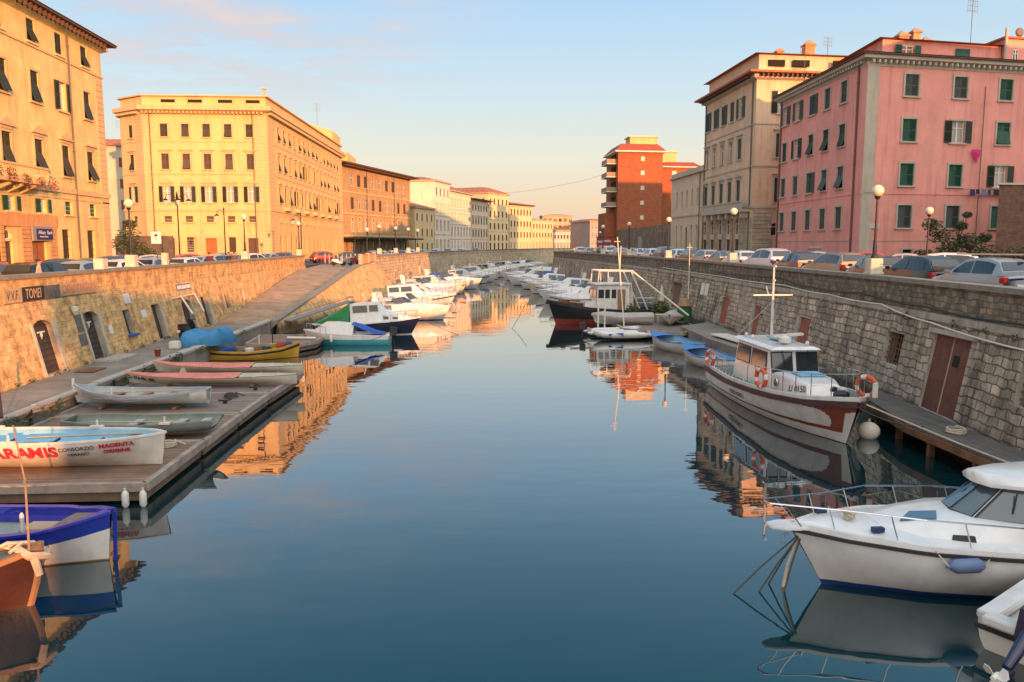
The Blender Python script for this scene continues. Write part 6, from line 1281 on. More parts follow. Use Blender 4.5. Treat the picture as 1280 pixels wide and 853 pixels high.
mb = MB(); mb.mat(m_wpaint); mb.lathe([(.1, 0), (.12, .15), (.1, .2)], (-.3, .15, 2.5), 10); mb.box((-.3, .15, 2.76), (.16, 1.5, .09), rz=R(25)); mb.lathe([(.05, 0), (.22, .05), (.22, .22), (.03, .3)], (.1, -.1, 2.5), 14); mb.build('radar', r)
mb = MB(); mb.mat(m_lblue); mb.box((-1.0, .2, 2.57), (1.1, .5, .07), rz=R(8)); mb.build('roof_hatch', r)
for x, y in ((-2.4, -.6), (-1.6, -.65), (.5, .55)): mb = MB(); mb.mat(m_wpaint); mb.lathe([(.05, 0), (.08, .06), (.04, .14)], (x, y, 2.5), 8); mb.build('roof_vent', r)
mb = MB(); mb.mat(m_steel); H.rail(mb, .78, .50, .99, 8, .1, .016, False, .05, True); H.rail(mb, .6, .02, .3, 4, .1, .016, True, .05, False); mb.build('railing', r)
mb = MB(); mb.mat(m_wpaint)
for i in range(12): t = .03 + i*.04; [mb.tube([H.pt(t, 1, sd, .1, 0), H.pt(t, 1, sd, .1, .22)], .018, 4) for sd in (-1,)]
mb.build('stanchion', r)
for t, sd, k in ((.62, -1, 0), (.06, -1, 1), (.93, 1, 2)):
    c = H.pt(t, 1, sd, .04, .45); ring_buoy(None, c, Matrix.Rotation(R(90), 3, 'X') @ Matrix.Rotation(R(12), 3, 'Y') if k != 2 else Matrix.Rotation(R(90), 3, 'X') @ Matrix.Rotation(R(38), 3, 'Y'), '', r)
mb = MB(); mb.mat(m_iron); mb.lathe([(.1, -.22), (.16, -.1), (.16, .1), (.1, .22)], (4.3, .0, 1.42), 10, 'Y'); mb.box((4.3, 0, 1.32), (.4, .3, .12)); mb.mat(m_wpaint); mb.box((4.15, .1, 1.52), (.25, .2, .2)); mb.build('windlass', r)
mb = MB(); mb.mat(m_wpaint); mb.lathe([(.3, 0), (.3, .05), (.26, .06)], (3.75, -.55, 1.23), 14); mb.box((5.35, .5, 1.75), (.06, .14, .42)); mb.build('deck_fitting', r)
mb = MB(); mb.mat(m_rope); mb.tube([(5.5, .1, 1.4), (6.1, .9, 1.05), (8.0, 1.4, .83), (10.5, 1.5, .81), (13.5, .9, .84)], .022, 5); mb.build('mooring_rope', r)
fb = MB(); fb.mat(m_cream); fb.ball((0, 0, .1), .34, 14, .85); fb.mat(m_rope); fb.lathe([(.02, .3), (.05, .42), (.02, .5)], (0, 0, 0), 8); o = fb.build('mooring_buoy', None, True); o.location = (12.75, 23.8, .12); tag(o, 'pale round mooring buoy floating between the launch bow and the boardwalk', 'buoy')

# ---- 2 white motor cruiser in the lower right corner
H = Hull(7.6, 2.6, -.5, [(0, .66), (.4, .78), (.75, .95), (1, 1.08)], [(0, .9), (.3, 1), (.55, 1), (.75, .84), (.9, .46), (1, .05)], ((0, 4), (.5, 3), (.8, 1.7), (1, 1.15)), .75, .3)
r = boat_root('motor_cruiser', 'white cabin cruiser with bow rail and blue fender in the lower right corner', 'boat', (9.6, 13.45, 0), -92)
def hm(t, f, z):
    if z < .10: return M('cruiser_blue_boot', (.012, .03, .13), .4)
    return m_white
mb = MB(); H.skin(mb, hm, 30, 18, cuts=[('z', .10)]); mb.build('hull', r, True)
mb = MB(); mb.mat(m_black); H.rim(mb, .06, .06, -.02, 26, -.01); mb.build('rubbing_strake', r)
mb = MB(); mb.mat(m_white); H.rim(mb, .10, .10, .05, 26, .06); H.deck(mb, .09, .10, 24, .09); mb.build('deck', r, True)
mb = MB(); mb.mat(m_white); mb.loft([[(3.3, -.24, 1.06), (3.3, .24, 1.06), (3.3, .24, 1.14), (3.3, -.24, 1.14)], [(4.0, -.21, 1.08), (4.0, .21, 1.08), (4.0, .21, 1.15), (4.0, -.21, 1.15)], [(4.22, -.12, 1.09), (4.22, .12, 1.09), (4.22, .12, 1.15), (4.22, -.12, 1.15)]]); mb.build('bow_platform', r, bevel=.02)
st = [(2.7, 2.3, .45, .3, 1.08, 1.14), (1.9, 1.6, .78, .58, 1.0, 1.23), (.9, .8, .98, .74, .90, 1.27), (.1, .1, 1.02, .82, .84, 1.24), (-3.0, -3.0, 1.02, .86, .74, 1.2)]
mb = MB(); cabin(mb, st, m_white); mb.build('coach_roof', r, True, angle=50)
# windscreen and hard top
ws = [(.55, .12, -.05), (.0, .58, .5)]
bot = [(-1.9, -.86, 1.18), (-.35, -.84, 1.2), (.74, -.44, 1.25), (.86, 0, 1.27), (.74, .44, 1.25), (-.35, .84, 1.2), (-1.9, .86, 1.18)]; top = [(-2.0, -.78, 1.82), (-.75, -.74, 1.82), (.05, -.36, 1.84), (.12, 0, 1.84), (.05, .36, 1.84), (-.75, .74, 1.82), (-2.0, .78, 1.82)]
mb = MB(); mb.mat(m_white); mb.loft([bot, top], False, False)
mb.build('windscreen_frame', r)
qs = []
for i in range(6):
    a, b, c, d = V(bot[i]), V(bot[i+1]), V(top[i+1]), V(top[i]); cc = (a+b+c+d)/4
    if i in (2, 3): continue
    qs.append([cc + (p-cc)*.88 for p in (a, b, c, d)])
for i0, i1 in ((2, 3), (3, 4)):
    a, b, c, d = V(bot[i0]), V(bot[i1]), V(top[i1]), V(top[i0]); cc = (a+b+c+d)/4; qs.append([cc + (p-cc)*.86 for p in (a, b, c, d)])
panes(r, qs, M('smoked_glass', (.05, .075, .085), .05, .1, spec=.7, coat=.6), 'windscreen', .01, m_black)
mb = MB(); mb.mat(m_white)
prof = [(.42, .05, 1.87), (.34, .38, 1.87), (-.3, .72, 1.87), (-1.2, .90, 1.87), (-3.3, .92, 1.84)]
mb.loft([[(x, -w, z - .07), (x, -w - .03, z), (x, -w*.7, z + .10), (x, 0, z + .13), (x, w*.7, z + .10), (x, w + .03, z), (x, w, z - .07)] for x, w, z in prof], True, True); mb.build('hard_top', r, True, angle=60)
mb = MB(); mb.mat(m_black); mb.bar((.0, .58, 1.75), (.1, .64, 1.4), .02); mb.bar((.2, -.3, 1.78), (.5, -.35, 1.45), .02); mb.build('wiper', r)
mb = MB(); mb.mat(M('deck_hatch_blue', (.07, .13, .19), .3, .1, coat=.4)); 
for p in ([(1.95, .3, 1.225), (1.6, .0, 1.265), (1.15, .1, 1.295), (1.35, .42, 1.27)],): mb.loft([[V(q) + V(0, 0, .0) for q in p], [V(q) + V(0, 0, .03) for q in p]])
mb.build('hatch', r)
q = side_quad(st, 2, 3, .15, .75, .18, .62, 1); q2 = side_quad(st, 2, 3, -.2, .55, .2, .66, 1); panes(r, [side_quad(st, 1, 2, .55, .95, .25, .55, -1), side_quad(st, 1, 2, .55, .95, .25, .55, 1)], m_glass, 'porthole', .012, m_black)
mb = MB(); mb.mat(m_steel)
for sd in (-1, 1):
    rail = [H.pt(t, 1, sd, .12, h) for t, h in ((.18, .34), (.35, .44), (.55, .50), (.75, .52), (.9, .48))] + [V(4.0, sd*.2, 1.55)]
    mb.tube(rail, .016, 6)
    for t in (.35, .5, .65, .8, .92): a = H.pt(t, 1, sd, .12, .08); k = min(rail, key=lambda p: abs(p.x - a.x + .12)); tt = a + V(.14, 0, .44); mb.tube([a, tt], .013, 5)
mb.tube([(4.0, -.2, 1.55), (4.25, -.12, 1.56), (4.3, 0, 1.56), (4.25, .12, 1.56), (4.0, .2, 1.55)], .016, 6); mb.tube([(3.7, -.2, 1.15), (4.02, -.2, 1.55)], .013, 5); mb.tube([(3.7, .2, 1.15), (4.02, .2, 1.55)], .013, 5); mb.build('bow_rail', r)
mb = MB(); c = H.pt(.68, 1, 1, -.14, -.12); fender(mb, c, .62, .12, 'X', M('blue_fender', (.10, .15, .26), .5, .1)); fender(mb, H.pt(.3, 1, 1, -.12, -.3), .6, .12, 'Z'); mb.build('fender', r, True)
mb = MB(); mb.mat(m_rope); mb.tube([c + V(.34, 0, .02), H.pt(.74, 1, 1, .1, .1)], .012, 4); mb.tube([c + V(-.34, 0, .02), H.pt(.6, 1, 1, .1, .1)], .012, 4)
for k in range(26): a = k*.9; rr_ = .1 + .05*math.sin(k*1.7); 
mb.tube([(2.75 + (.1 + .05*math.sin(k*1.7))*math.cos(k*.9), .05 + (.12 + .05*math.cos(k*1.3))*math.sin(k*.9), 1.24 + .004*k) for k in range(30)], .02, 5); mb.build('rope_coil', r)
mb = MB(); mb.mat(M('cleat_navy', (.02, .03, .1), .5)); mb.box((2.5, .55, 1.18), (.2, .1, .08)); mb.box((3.0, -.5, 1.18), (.2, .1, .08)); mb.build('cleat', r)
mb = MB(); mb.mat(m_drope)
for dx, dy, l in ((4.55, .25, 1.0), (4.2, -.1, 1.0), (4.05, .3, 1.0), (5.1, .3, 1.0)): mb.tube([(3.6, .05, 1.0), (lerp(3.6, dx, .5), dy*.5, .45), (dx, dy, -.15)], .017, 5)
mb.mat(m_rope); mb.tube([(3.62, .0, 1.0), (3.85, .05, .4), (3.95, .05, -.2)], .03, 6); mb.build('mooring_rope', r)
# ---- 3 stern corner of a small outboard boat
H = Hull(4.0, 1.7, -.35, [(0, .52), (.6, .68), (1, .85)], [(0, .88), (.4, 1), (.75, .8), (1, .04)], ((0, 4), (.6, 2.6), (1, 1.2)), .5, .2, .12)
r = boat_root('outboard_boat', 'stern of a small white boat with a dark outboard motor in the lower right corner', 'boat', (9.95, 11.3, 0), 62)
mb = MB(); H.skin(mb, lambda t, f, z: m_cream if z < .3 else m_white, 14, 10, cuts=[('z', .3)]); mb.build('hull', r, True); mb = MB(); mb.mat(m_black); H.rim(mb, .05, .06, -.16, 16, -.02); mb.build('rubbing_strake', r)
mb = MB(); mb.mat(m_white); H.rim(mb, .3, .12, .02, 16, .12); mb.build('gunwale', r, True, bevel=.03); mb = MB(); mb.mat(m_white); H.deck(mb, -.12, .06, 14, .06); mb.build('deck', r, True)
mb = MB(); mb.mat(m_rope); mb.tube([(-1.3, .66, .58), (-1.7, .72, .6), (-2.03, .7, .5), (-2.06, .68, .15)], .012, 5); mb.build('rope', r)
mo = MB(); mo.mat(m_navy); mo.loft([[(-1.95, -.17, .55), (-1.95, .17, .55), (-1.8, .15, 1.0), (-1.8, -.15, 1.0)], [(-2.3, -.16, .45), (-2.3, .16, .45), (-2.25, .12, .9), (-2.25, -.12, .9)]]); mo.tube([(-2.15, .0, .6), (-2.5, .0, .36), (-2.75, .0, .2)], [.11, .09, .07], 8); mo.lathe([(.03, -.3), (.07, -.1), (.07, .1), (.05, .22)], (-2.75, 0, .16), 10, 'X'); mo.poly([(-2.45, 0, .1), (-2.75, 0, .1), (-2.75, 0, -.06), (-2.6, 0, -.08)]); mo.build('outboard_motor', r, bevel=.02)
pr = MB(); pr.mat(M('white_propeller', (.6, .58, .52), .4, .1)); cpr = V(-3.03, 0, .16); pr.lathe([(.03, -.08), (.05, 0), (.05, .08)], cpr, 8, 'X')
for k in range(3):
    a = k*2*math.pi/3 + .5; d = V(0, math.cos(a), math.sin(a)); e = V(0, -math.sin(a), math.cos(a)); p = [cpr + d*.04 - e*.03 + V(.03, 0, 0), cpr + d*.12 - e*.085 + V(.05, 0, 0), cpr + d*.19 - e*.04 + V(.02, 0, 0), cpr + d*.19 + e*.05 - V(.03, 0, 0), cpr + d*.12 + e*.08 - V(.05, 0, 0), cpr + d*.04 + e*.03 - V(.03, 0, 0)]
    pr.loft([p, [q + V(.012, 0, 0) for q in p]])
pr.build('propeller', r)

# ---- open rowing and fishing boats
def open_boat(name, label, loc, heading, H, hm, inner, floor=.12, thwarts=(), tm=None, gun=None, n=22, foredeck=None, cat='rowing boat', group=None, stemp=None, gw=.07, bands=10, cuts=()):
    r = boat_root(name, label, cat, loc, heading, group)
    mb = MB(); H.skin(mb, hm, n, bands, cuts=cuts); mb.build('hull', r, True)
    mb = MB(); fi = .3; H.skin(mb, inner, n, 5, fi, 1., .05); mb.mat(inner if not callable(inner) else inner(0, 0, 0)); H.deck(mb, .0, 0, n, .05, 0, 1, fi); mb.build('interior', r, True)
    mb = MB(); mb.mat(gun or m_wpaint); H.rim(mb, gw, .05, .0, n, .02); mb.build('gunwale', r)
    for t in thwarts: a, b = H.pt(t, .72, -1, .04), H.pt(t, .72, 1, .04); mb = MB(); mb.mat(tm or m_woodt); mb.box((a+b)/2, (.24, (b-a).length, .04)); mb.build('thwart', r)
    if stemp: mb = MB(); mb.mat(stemp); a = H.pt(1, 1, 1); mb.tube([H.pt(1, .0, 1) + V(.02, 0, 0), H.pt(1, .5, 1) + V(.03, 0, 0), V(a.x + .03, 0, a.z), V(a.x + .02, 0, a.z + .2)], .045, 6); mb.build('stem_post', r)
    if foredeck: mb = MB(); mb.mat(foredeck[1]); H.deck(mb, .01, .06, 12, .04, foredeck[0], 1.); mb.build('foredeck', r)
    return r
DOUBLE = [(0, .03), (.06, .35), (.2, .75), (.45, 1), (.6, .98), (.8, .72), (.93, .33), (1, .03)]; TRANS = [(0, .55), (.2, .85), (.45, 1), (.65, .95), (.82, .66), (.94, .28), (1, .03)]
# painted racing gig with the big red name
H = Hull(9.4, 1.9, -.0, [(0, .98), (.15, .86), (.5, .78), (.8, .8), (1, .86)], [(0, .05), (.05, .34), (.15, .68), (.35, .95), (.6, 1), (.78, .86), (.9, .60), (.96, .36), (1, .04)], ((0, 1.2), (.3, 2.2), (.7, 2.2), (.9, 1.4), (1, 1.0)), .12, .05)
r = open_boat('rowing_gig', 'white rowing gig with sky blue inside and big red lettering on the nearest pontoon', (-12.15, 20.45, Z0 + .0), 92, H, m_wpaint, m_lblue, thwarts=(), gun=m_wpaint, stemp=None, n=30)
for t in (.30, .42, .54, .66, .78):
    a, b = H.pt(t, .62, -1, .05), H.pt(t, .62, 1, .05); mb = MB(); mb.mat(m_lblue); mb.bar(a, b, .16, .05); mb.build('thwart', r)
    mb = MB(); mb.mat(m_woodt); c = (a+b)/2; mb.box(c + V(-.22, -.1, .09), (.34, .5, .035)); mb.build('sliding_seat', r)
    mb = MB(); mb.mat(m_black); mb.bar(c + V(.15, -.3, .0), c + V(.42, -.1, .16), .16, .04); mb.bar(c + V(.15, .15, .0), c + V(.42, .3, .16), .12, .04); mb.build('footrest', r)
for t, sd in ((.36, -1), (.5, 1), (.64, -1), (.78, 1)): mb = MB(); mb.mat(m_wpaint); p = H.pt(t, 1, sd, .04); mb.box(p + V(0, 0, .05), (.34, .1, .05)); mb.lathe([(.03, 0), (.03, .2), (.02, .22)], p, 6); mb.build('rowlock', r)
m_rl = M('red_lettering', (.42, .03, .05), .5, .1); m_gl = M('grey_green_lettering', (.15, .2, .18), .6); m_bl = M('black_lettering', (.03, .03, .03), .6)
def hull_text(r, H, t, f, txt, size, mat, side, sx=1., ext=.012, off=0., lift=.012):
    p = H.pt(t, f, side); q = H.pt(t + .01, f, side); u = H.pt(t, f + .06, side); x = (q-p).normalized()*(1 if side < 0 else -1); y = (u - p); y = (y - x*y.dot(x)).normalized(); n = x.cross(y).normalized()
    return lettering(txt, size, mat, r, p + n*lift, Matrix((x, y, n)).transposed().to_euler(), ext, sx=sx, off=off)
hull_text(*LAUNCH, .42, .76, 'GUIDO ROMITO', .24, M('grey_lettering', (.12, .11, .10), .7), -1, .95, .004)
tp_ = lambda px: 1 - (208 - px)/51/9.4
for ch, px in zip('ARAMIS', (21, 36, 51, 66, 78, 86)): hull_text(r, H, tp_(px), .70, ch, .43, m_rl, -1, 1.0, .012, .012)
hull_text(r, H, tp_(5), .84, 'ERE', .17, m_gl, -1); hull_text(r, H, tp_(5), .62, 'OLI', .17, m_gl, -1)
hull_text(r, H, tp_(113), .78, 'CONSORZIO', .15, m_bl, -1, .9, .003); hull_text(r, H, tp_(113), .58, 'VERNICI', .15, m_bl, -1, .9, .003)
hull_text(r, H, tp_(158), .83, 'MAGENTA', .165, m_rl, -1, 1.0, .008, .005, .03); hull_text(r, H, tp_(157), .63, 'ORIGINE', .155, m_rl, -1, 1.0, .008, .005, .03)
M('grey_green_paint', (.17, .2, .17), .6, .2, 3)
# small grey green open boat, plain white rowing boat
H = Hull(4.4, 1.55, .0, [(0, .5), (.5, .42), (1, .52)], [(0, .6), (.2, .9), (.5, 1), (.75, .9), (1, .62)], ((0, 3), (.5, 2.6), (1, 3)), .2, .15)
r = open_boat('rowing_boat', 'small grey green open boat behind the painted rowing gig', (-9.3, 23.7, Z0), 93, H, lambda t, f, z: m_cream if z < .16 else M('grey_green_paint'), M('grey_green_paint'), cuts=[('z', .16)], thwarts=(.42, .72, .9), tm=M('pale_grey_thwart', (.32, .34, .34), .6), gun=M('grey_green_paint'))
mb = MB(); mb.mat(m_cream); mb.box((.9, -.72, .5), (.3, .1, .06)); mb.lathe([(.03, 0), (.025, .2)], (.9, -.72, .5), 6); mb.build('rowlock', r)
H = Hull(4.6, 1.6, .02, [(0, .60), (.2, .52), (.55, .46), (.85, .56), (1, .74)], [(0, .32), (.15, .68), (.4, 1), (.6, .98), (.8, .7), (.93, .32), (1, .03)], ((0, 2), (.5, 2.2), (1, 1.0)), .14, .1)
r = open_boat('rowing_boat', 'plain white wooden rowing boat with a pale blue bottom standing on the grey pontoon', (-10.95, 27.8, Z0 + .06), -86, H, lambda t, f, z: m_lblue if z < .13 else m_wpaint, cuts=[('z', .13)], inner=M('grey_inside_paint', (.3, .31, .31), .6, .15, 3), thwarts=(.3, .5, .7), gun=M('grey_blue_gunwale', (.3, .35, .38), .6), stemp=m_wpaint)
mb = MB(); mb.mat(M('blue_grey_rope', (.22, .27, .3), .8))
for k in range(3): mb.tube([H.pt(t, 1, sd, -.03, -.05 - .05*math.sin((t-.1)/.8*math.pi*(k+1))**2 - .03*k) for sd in (1,) for t in [.1 + .04*i for i in range(21)]], .014, 4)
mb.build('side_rope', r)
for x, y in ((.0, .6), (.7, .62)): mb = MB(); mb.mat(m_wpaint); mb.lathe([(.025, .3), (.025, .62), (.01, .64)], (x, y, .1), 6); mb.build('thole_pin', r)
mb = MB(); mb.mat(m_woodt)
for x in (-1.3, 1.2): mb.box((x, 0, .0), (.12, 1.0, .08))
mb.build('cradle', r)
# two long covered rowing boats with salmon covers
def covered_gig(label, loc, heading, L, txt):
    H = Hull(L, 1.0, .05, [(0, .42), (.5, .34), (.85, .40), (1, .52)], [(0, .12), (.15, .6), (.4, 1), (.65, .9), (.85, .5), (1, .05)], ((0, 2), (1, 1.2)), .15, .1)
    r = boat_root('covered_rowing_boat', label, 'rowing boat', loc, heading, 'long covered rowing boats on the pontoon'); mb = MB(); H.skin(mb, M('ivory_hull', (.48, .43, .35), .5, .15, 2), 24, 6); mb.build('hull', r, True)
    mb = MB(); mb.mat(m_pink); H.deck(mb, .02, .13, 24, -.02, .32, 1.); mb.mat(M('beige_cover', (.36, .33, .26), .8, .2, 2)); H.deck(mb, .02, .1, 24, -.02, 0, .32); mb.build('cover', r, True)
    mb = MB(); mb.mat(m_wpaint)
    for i in range(7): t = .12 + i*.11; [mb.tube([H.pt(t, 1, sd, 0), H.pt(t, .8, sd, -.22, .12), H.pt(t + .02, 1, sd, 0)], .012, 4) for sd in (-1, 1)]
    mb.build('outrigger', r)
    if txt: hull_text(r, H, .885, .62, txt, .22, m_bl, 1, .8)
    mb = MB(); mb.mat(m_woodt)
    for x in (-L*.25, L*.25): mb.box((x, 0, .04), (.1, .9, .07))
    mb.build('trestle', r); return r
covered_gig('long covered rowing boat with black registration letters, the nearer of the pair under salmon covers', (-9.85, 31.9, Z0 + .02), -88, 6.7, 'ITA FIC 003'); covered_gig('long covered rowing boat without letters, the farther of the pair under salmon covers', (-9.8, 34.1, Z0 + .1), -85, 6.4, None)
mb = MB(); mb.mat(M('pale_trestle_wood', (.45, .36, .24), .8, .2)); mb.add([(-11.6, 33.0, .45), (-11.2, 33.0, .45), (-11.4, 33.05, 1.0), (-11.6, 33.5, .45), (-11.2, 33.5, .45), (-11.4, 33.45, 1.0)], [(0, 1, 2), (3, 5, 4), (0, 2, 5, 3), (1, 4, 5, 2), (0, 3, 4, 1)]); tag(mb.build('wooden_block'), 'pale wooden wedge standing between the two covered rowing boats', 'wood block')
# blue and white gozzo in the lower left
H = Hull(6.2, 2.1, -.35, [(0, .9), (.2, .78), (.55, .7), (.85, .80), (1, .98)], [(0, .4), (.1, .66), (.3, .95), (.55, 1), (.8, .76), (.93, .40), (1, .04)], ((0, 2), (.5, 2.4), (1, 1.05)), .12, .1)
r = open_boat('fishing_boat', 'wooden fishing boat with cobalt blue gunwale and white hull at the lower left edge', (-9.8, 15.5, 0), 94, H, lambda t, f, z: m_woodt if z < .03 else (m_bblue if f > .72 else m_wpaint), M('grey_green_inside', (.24, .30, .29), .6, .15, 3), cuts=[('z', .03), ('f', .72)], gun=m_bblue, thwarts=(.3,), tm=M('grey_green_inside'), gw=.16, bands=14, n=26)
mb = MB(); H.skin(mb, m_bblue, 22, 2, .74, 1., .085, False); mb.build('inner_coaming', r)
mb = MB(); mb.mat(M('tan_box', (.36, .27, .18), .7, .15)); mb.box((1.65, .15, .42), (.62, .5, .42)); mb.build('locker', r, bevel=.02); mb = MB(); mb.mat(m_wpaint); mb.lathe([(.04, .3), (.04, .95), (.02, 1.0)], (1.5, -.2, 0), 8); mb.build('bollard', r); mb = MB(); mb.mat(m_wood3); H.deck(mb, -.06, .03, 12, .08, .84, 1.); mb.build('foredeck', r)
mb = MB(); mb.mat(m_bblue); mb.bar((3.12, 0, -.1), (3.17, 0, .96), .04, .06); mb.build('rudder', r)
# red bow with fenders, cut by the left edge
H = Hull(6.0, 2.0, -.4, [(0, .7), (.6, .75), (.85, .85), (1, 1.0)], TRANS, ((0, 2.4), (.5, 2.4), (1, 1.1)), .25, .15)
r = boat_root('wooden_boat', 'red brown wooden boat with worn cream fenders on its bow in the lower left corner', 'boat', (-9.95, 12.5, 0), 72)
mb = MB(); H.skin(mb, M('red_varnished_planks', (.05, .018, .012), .45, .3, 2, .3, 10), 24, 8); mb.build('hull', r, True); mb = MB(); mb.mat(m_gdeck); H.deck(mb, -.03, .05, 20, .04); mb.build('deck', r); mb = MB(); mb.mat(m_woodt); H.rim(mb, .1, .09, .0, 22, .0); mb.build('gunwale', r)
mb = MB(); mb.mat(m_woodt); mb.tube([(2.72, 0, -.3), (2.92, 0, .4), (3.02, 0, 1.08)], .06, 6); mb.build('stem_post', r)
mf = M('worn_cream_fender', (.52, .36, .24), .8, .3, 4)
for t, dz in ((.86, -.35), (.72, -.55)): mb = MB(); c = H.pt(t, 1, -1, -.1, dz); fender(mb, c, .48, .1, 'Z', mf); mb.mat(m_rope); mb.tube([c + V(0, 0, .26), H.pt(t, 1, -1, .02, .05)], .014, 4); mb.build('fender', r, True)
mb = MB(); mb.mat(mf); mb.tube([(2.5, .1, 1.05), (2.85, .3, .95), (3.1, .12, .82), (3.12, -.1, .86), (2.9, -.3, .95), (2.7, -.1, 1.02)], .07, 7); mb.tube([(2.95, -.25, .9), (3.02, -.28, .6)], [.07, .06], 7); mb.mat(m_rope); mb.tube([(2.2, -.1, 1.0), (2.5, .1, 1.08), (2.75, .0, 1.1), (2.6, -.2, 1.02)], .03, 5); mb.build('bow_fender', r, True)
mb = MB(); mb.mat(m_rope); mb.tube([(2.6, 0, 1.0), (1.6, .5, 1.25), (.2, 1.1, 1.4)], .016, 5); mb.build('mooring_rope', r)
ps = MB(); ps.mat(M('bare_wood_pole', (.28, .19, .13), .7, .3, 4)); ps.tube([(-7.15, 13.2, .85), (-7.1, 13.15, 2.2), (-7.2, 13.1, 3.15)], [.02, .017, .011], 6); ps.tube([(-7.1, 13.1, 2.22), (-7.0, 13.0, 2.18)], .018, 5); tag(ps.build('mooring_pole'), 'thin bare pole rising from the red brown boat at the left edge', 'pole')
# yellow work boat full of gear, at the foot of the landing
H = Hull(4.6, 1.9, -.4, [(0, .5), (.4, .45), (.8, .6), (1, .85)], DOUBLE, ((0, 1.4), (.5, 2.4), (1, 1.1)), .12, .1)
r = open_boat('work_boat', 'yellow hulled work boat heaped with nets and bins at the foot of the landing', (-10.9, 42.9, 0), 78, H, lambda t, f, z: m_black if .78 < f < .9 else (m_yel if z > .02 else m_black), cuts=[('z', .02), ('f', .78), ('f', .9)], inner=M('brown_inside', (.12, .08, .05), .8, .3, 3), gun=m_yel, thwarts=(.6,), n=20, bands=12, cat='boat')
for i, (x, y, z, s_, c) in enumerate(((-1.4, 0, .45, .8, m_bluc), (-.7, .2, .5, .55, m_wood3), (-.3, -.3, .5, .45, m_white), (.1, .2, .55, .6, M('brown_sacking', (.2, .14, .08), .9, .3)), (.6, -.2, .55, .45, M('navy_bin', (.02, .05, .12), .6)), (.95, .15, .62, .5, m_yel), (1.35, 0, .7, .5, M('red_net', (.3, .05, .05), .9, .3)), (1.7, .05, .78, .35, m_bluc))):
    mb = MB(); mb.mat(c); mb.loft([[(x + (s_*.5 if k in (1, 2) else -s_*.5) + rnd.uniform(-.06, .06), y + (s_*.4 if k > 1 else -s_*.4) + rnd.uniform(-.06, .06), .15 + (z + s_*.25 - .15)*j) for k in range(4)] for j in (0, .7, 1)]); mb.build('gear', r, bevel=.05)
mb = MB(); mb.mat(m_wpaint); mb.tube([(.2, .6, .4), (.2, .6, 1.2)], .035, 6); mb.mat(m_iron); mb.tube([(.9, .5, .5), (.9, .5, 1.5)], .03, 6); mb.build('post', r)
settle()
# ---- cabin boats on the left and the far rows
def cabin_boat(name, label, loc, heading, L, B, free, hull_f, cab, cover=None, group=None, rails=True, boot=m_navy, deckm=None, bandz=.1, tent=None, arch=False, flybridge=False, win=.55, cuts=()):
    """cab: list of stations (x fraction, half width fraction, height above deck)"""
    H = Hull(L, B, -.45, [(0, free), (.5, free*1.12), (.8, free*1.35), (1, free*1.6)], [(0, .86), (.3, 1), (.55, 1), (.75, .82), (.9, .45), (1, .04)], ((0, 3.6), (.5, 2.8), (.8, 1.7), (1, 1.1)), L*.1, .25)
    r = boat_root(name, label, 'boat', loc, heading, group); mb = MB(); H.skin(mb, hull_f, 18, 9, cuts=cuts); mb.build('hull', r, True)
    mb = MB(); mb.mat(deckm or m_white); H.rim(mb, .09, .07, .01, 16, .03); H.deck(mb, .0, .07, 16, .05); mb.build('deck', r, True)
    st = []
    for xf, wf, h in cab: x = xf*L; t = xf + .5; z = H.zs(t); st.append((x, x - (.12 if h > .3 else 0), wf*B/2, wf*B/2*.8, z - .02, z + h))
    mb = MB(); cabin(mb, st, m_white); mb.build('cabin', r, True, angle=35)
    return r, H, st
# teal and white cabin boat with blue cover
r, H, st = cabin_boat('cabin_boat', 'small white and turquoise cabin boat with a blue cover, beside the brown steel pontoon', (-6.9, 48.9, 0), -88, 5.2, 1.9, .55, lambda t, f, z: m_teal if (z < .36) else m_wpaint, cuts=[('z', .36)], cab= [(-.08, .74, .62), (.12, .74, .66), (.26, .62, .6), (.36, .4, .12)])
panes(r, [side_quad(st, 0, 2, .3, .85, .4, .82, s_) for s_ in (-1, 1)], frame=m_iron); mb = MB(); mb.mat(m_bluc); mb.loft([[(-.4, -.68, 1.28), (-.4, 0, 1.34), (-.4, .68, 1.28)], [(-1.0, -.8, 1.0), (-1.0, 0, 1.2), (-1.0, .8, 1.0)], [(-1.7, -.84, .72), (-1.7, 0, .9), (-1.7, .84, .72)], [(-2.3, -.8, .66), (-2.3, 0, .72), (-2.3, .8, .66)]], False, False); mb.build('canvas_cover', r, True)
mb = MB(); mb.mat(m_black); mb.loft([[(-2.6, -.2, .5), (-2.6, .2, .5), (-2.6, .18, 1.05), (-2.6, -.18, 1.05)], [(-3.0, -.18, .5), (-3.0, .18, .5), (-3.05, .12, 1.0), (-3.05, -.12, 1.0)]]); mb.tube([(-2.75, 0, .6), (-2.85, 0, -.3)], .07, 6); mb.build('outboard_motor', r, bevel=.04)
mb = MB(); mb.mat(m_steel); H.rail(mb, .4, .72, .98, 4, .08, .014, False); mb.build('railing', r); mb = MB(); fender(mb, H.pt(.65, 1, 1, -.1, -.25), .45, .09, 'Z', m_wpaint); mb.build('fender', r, True)
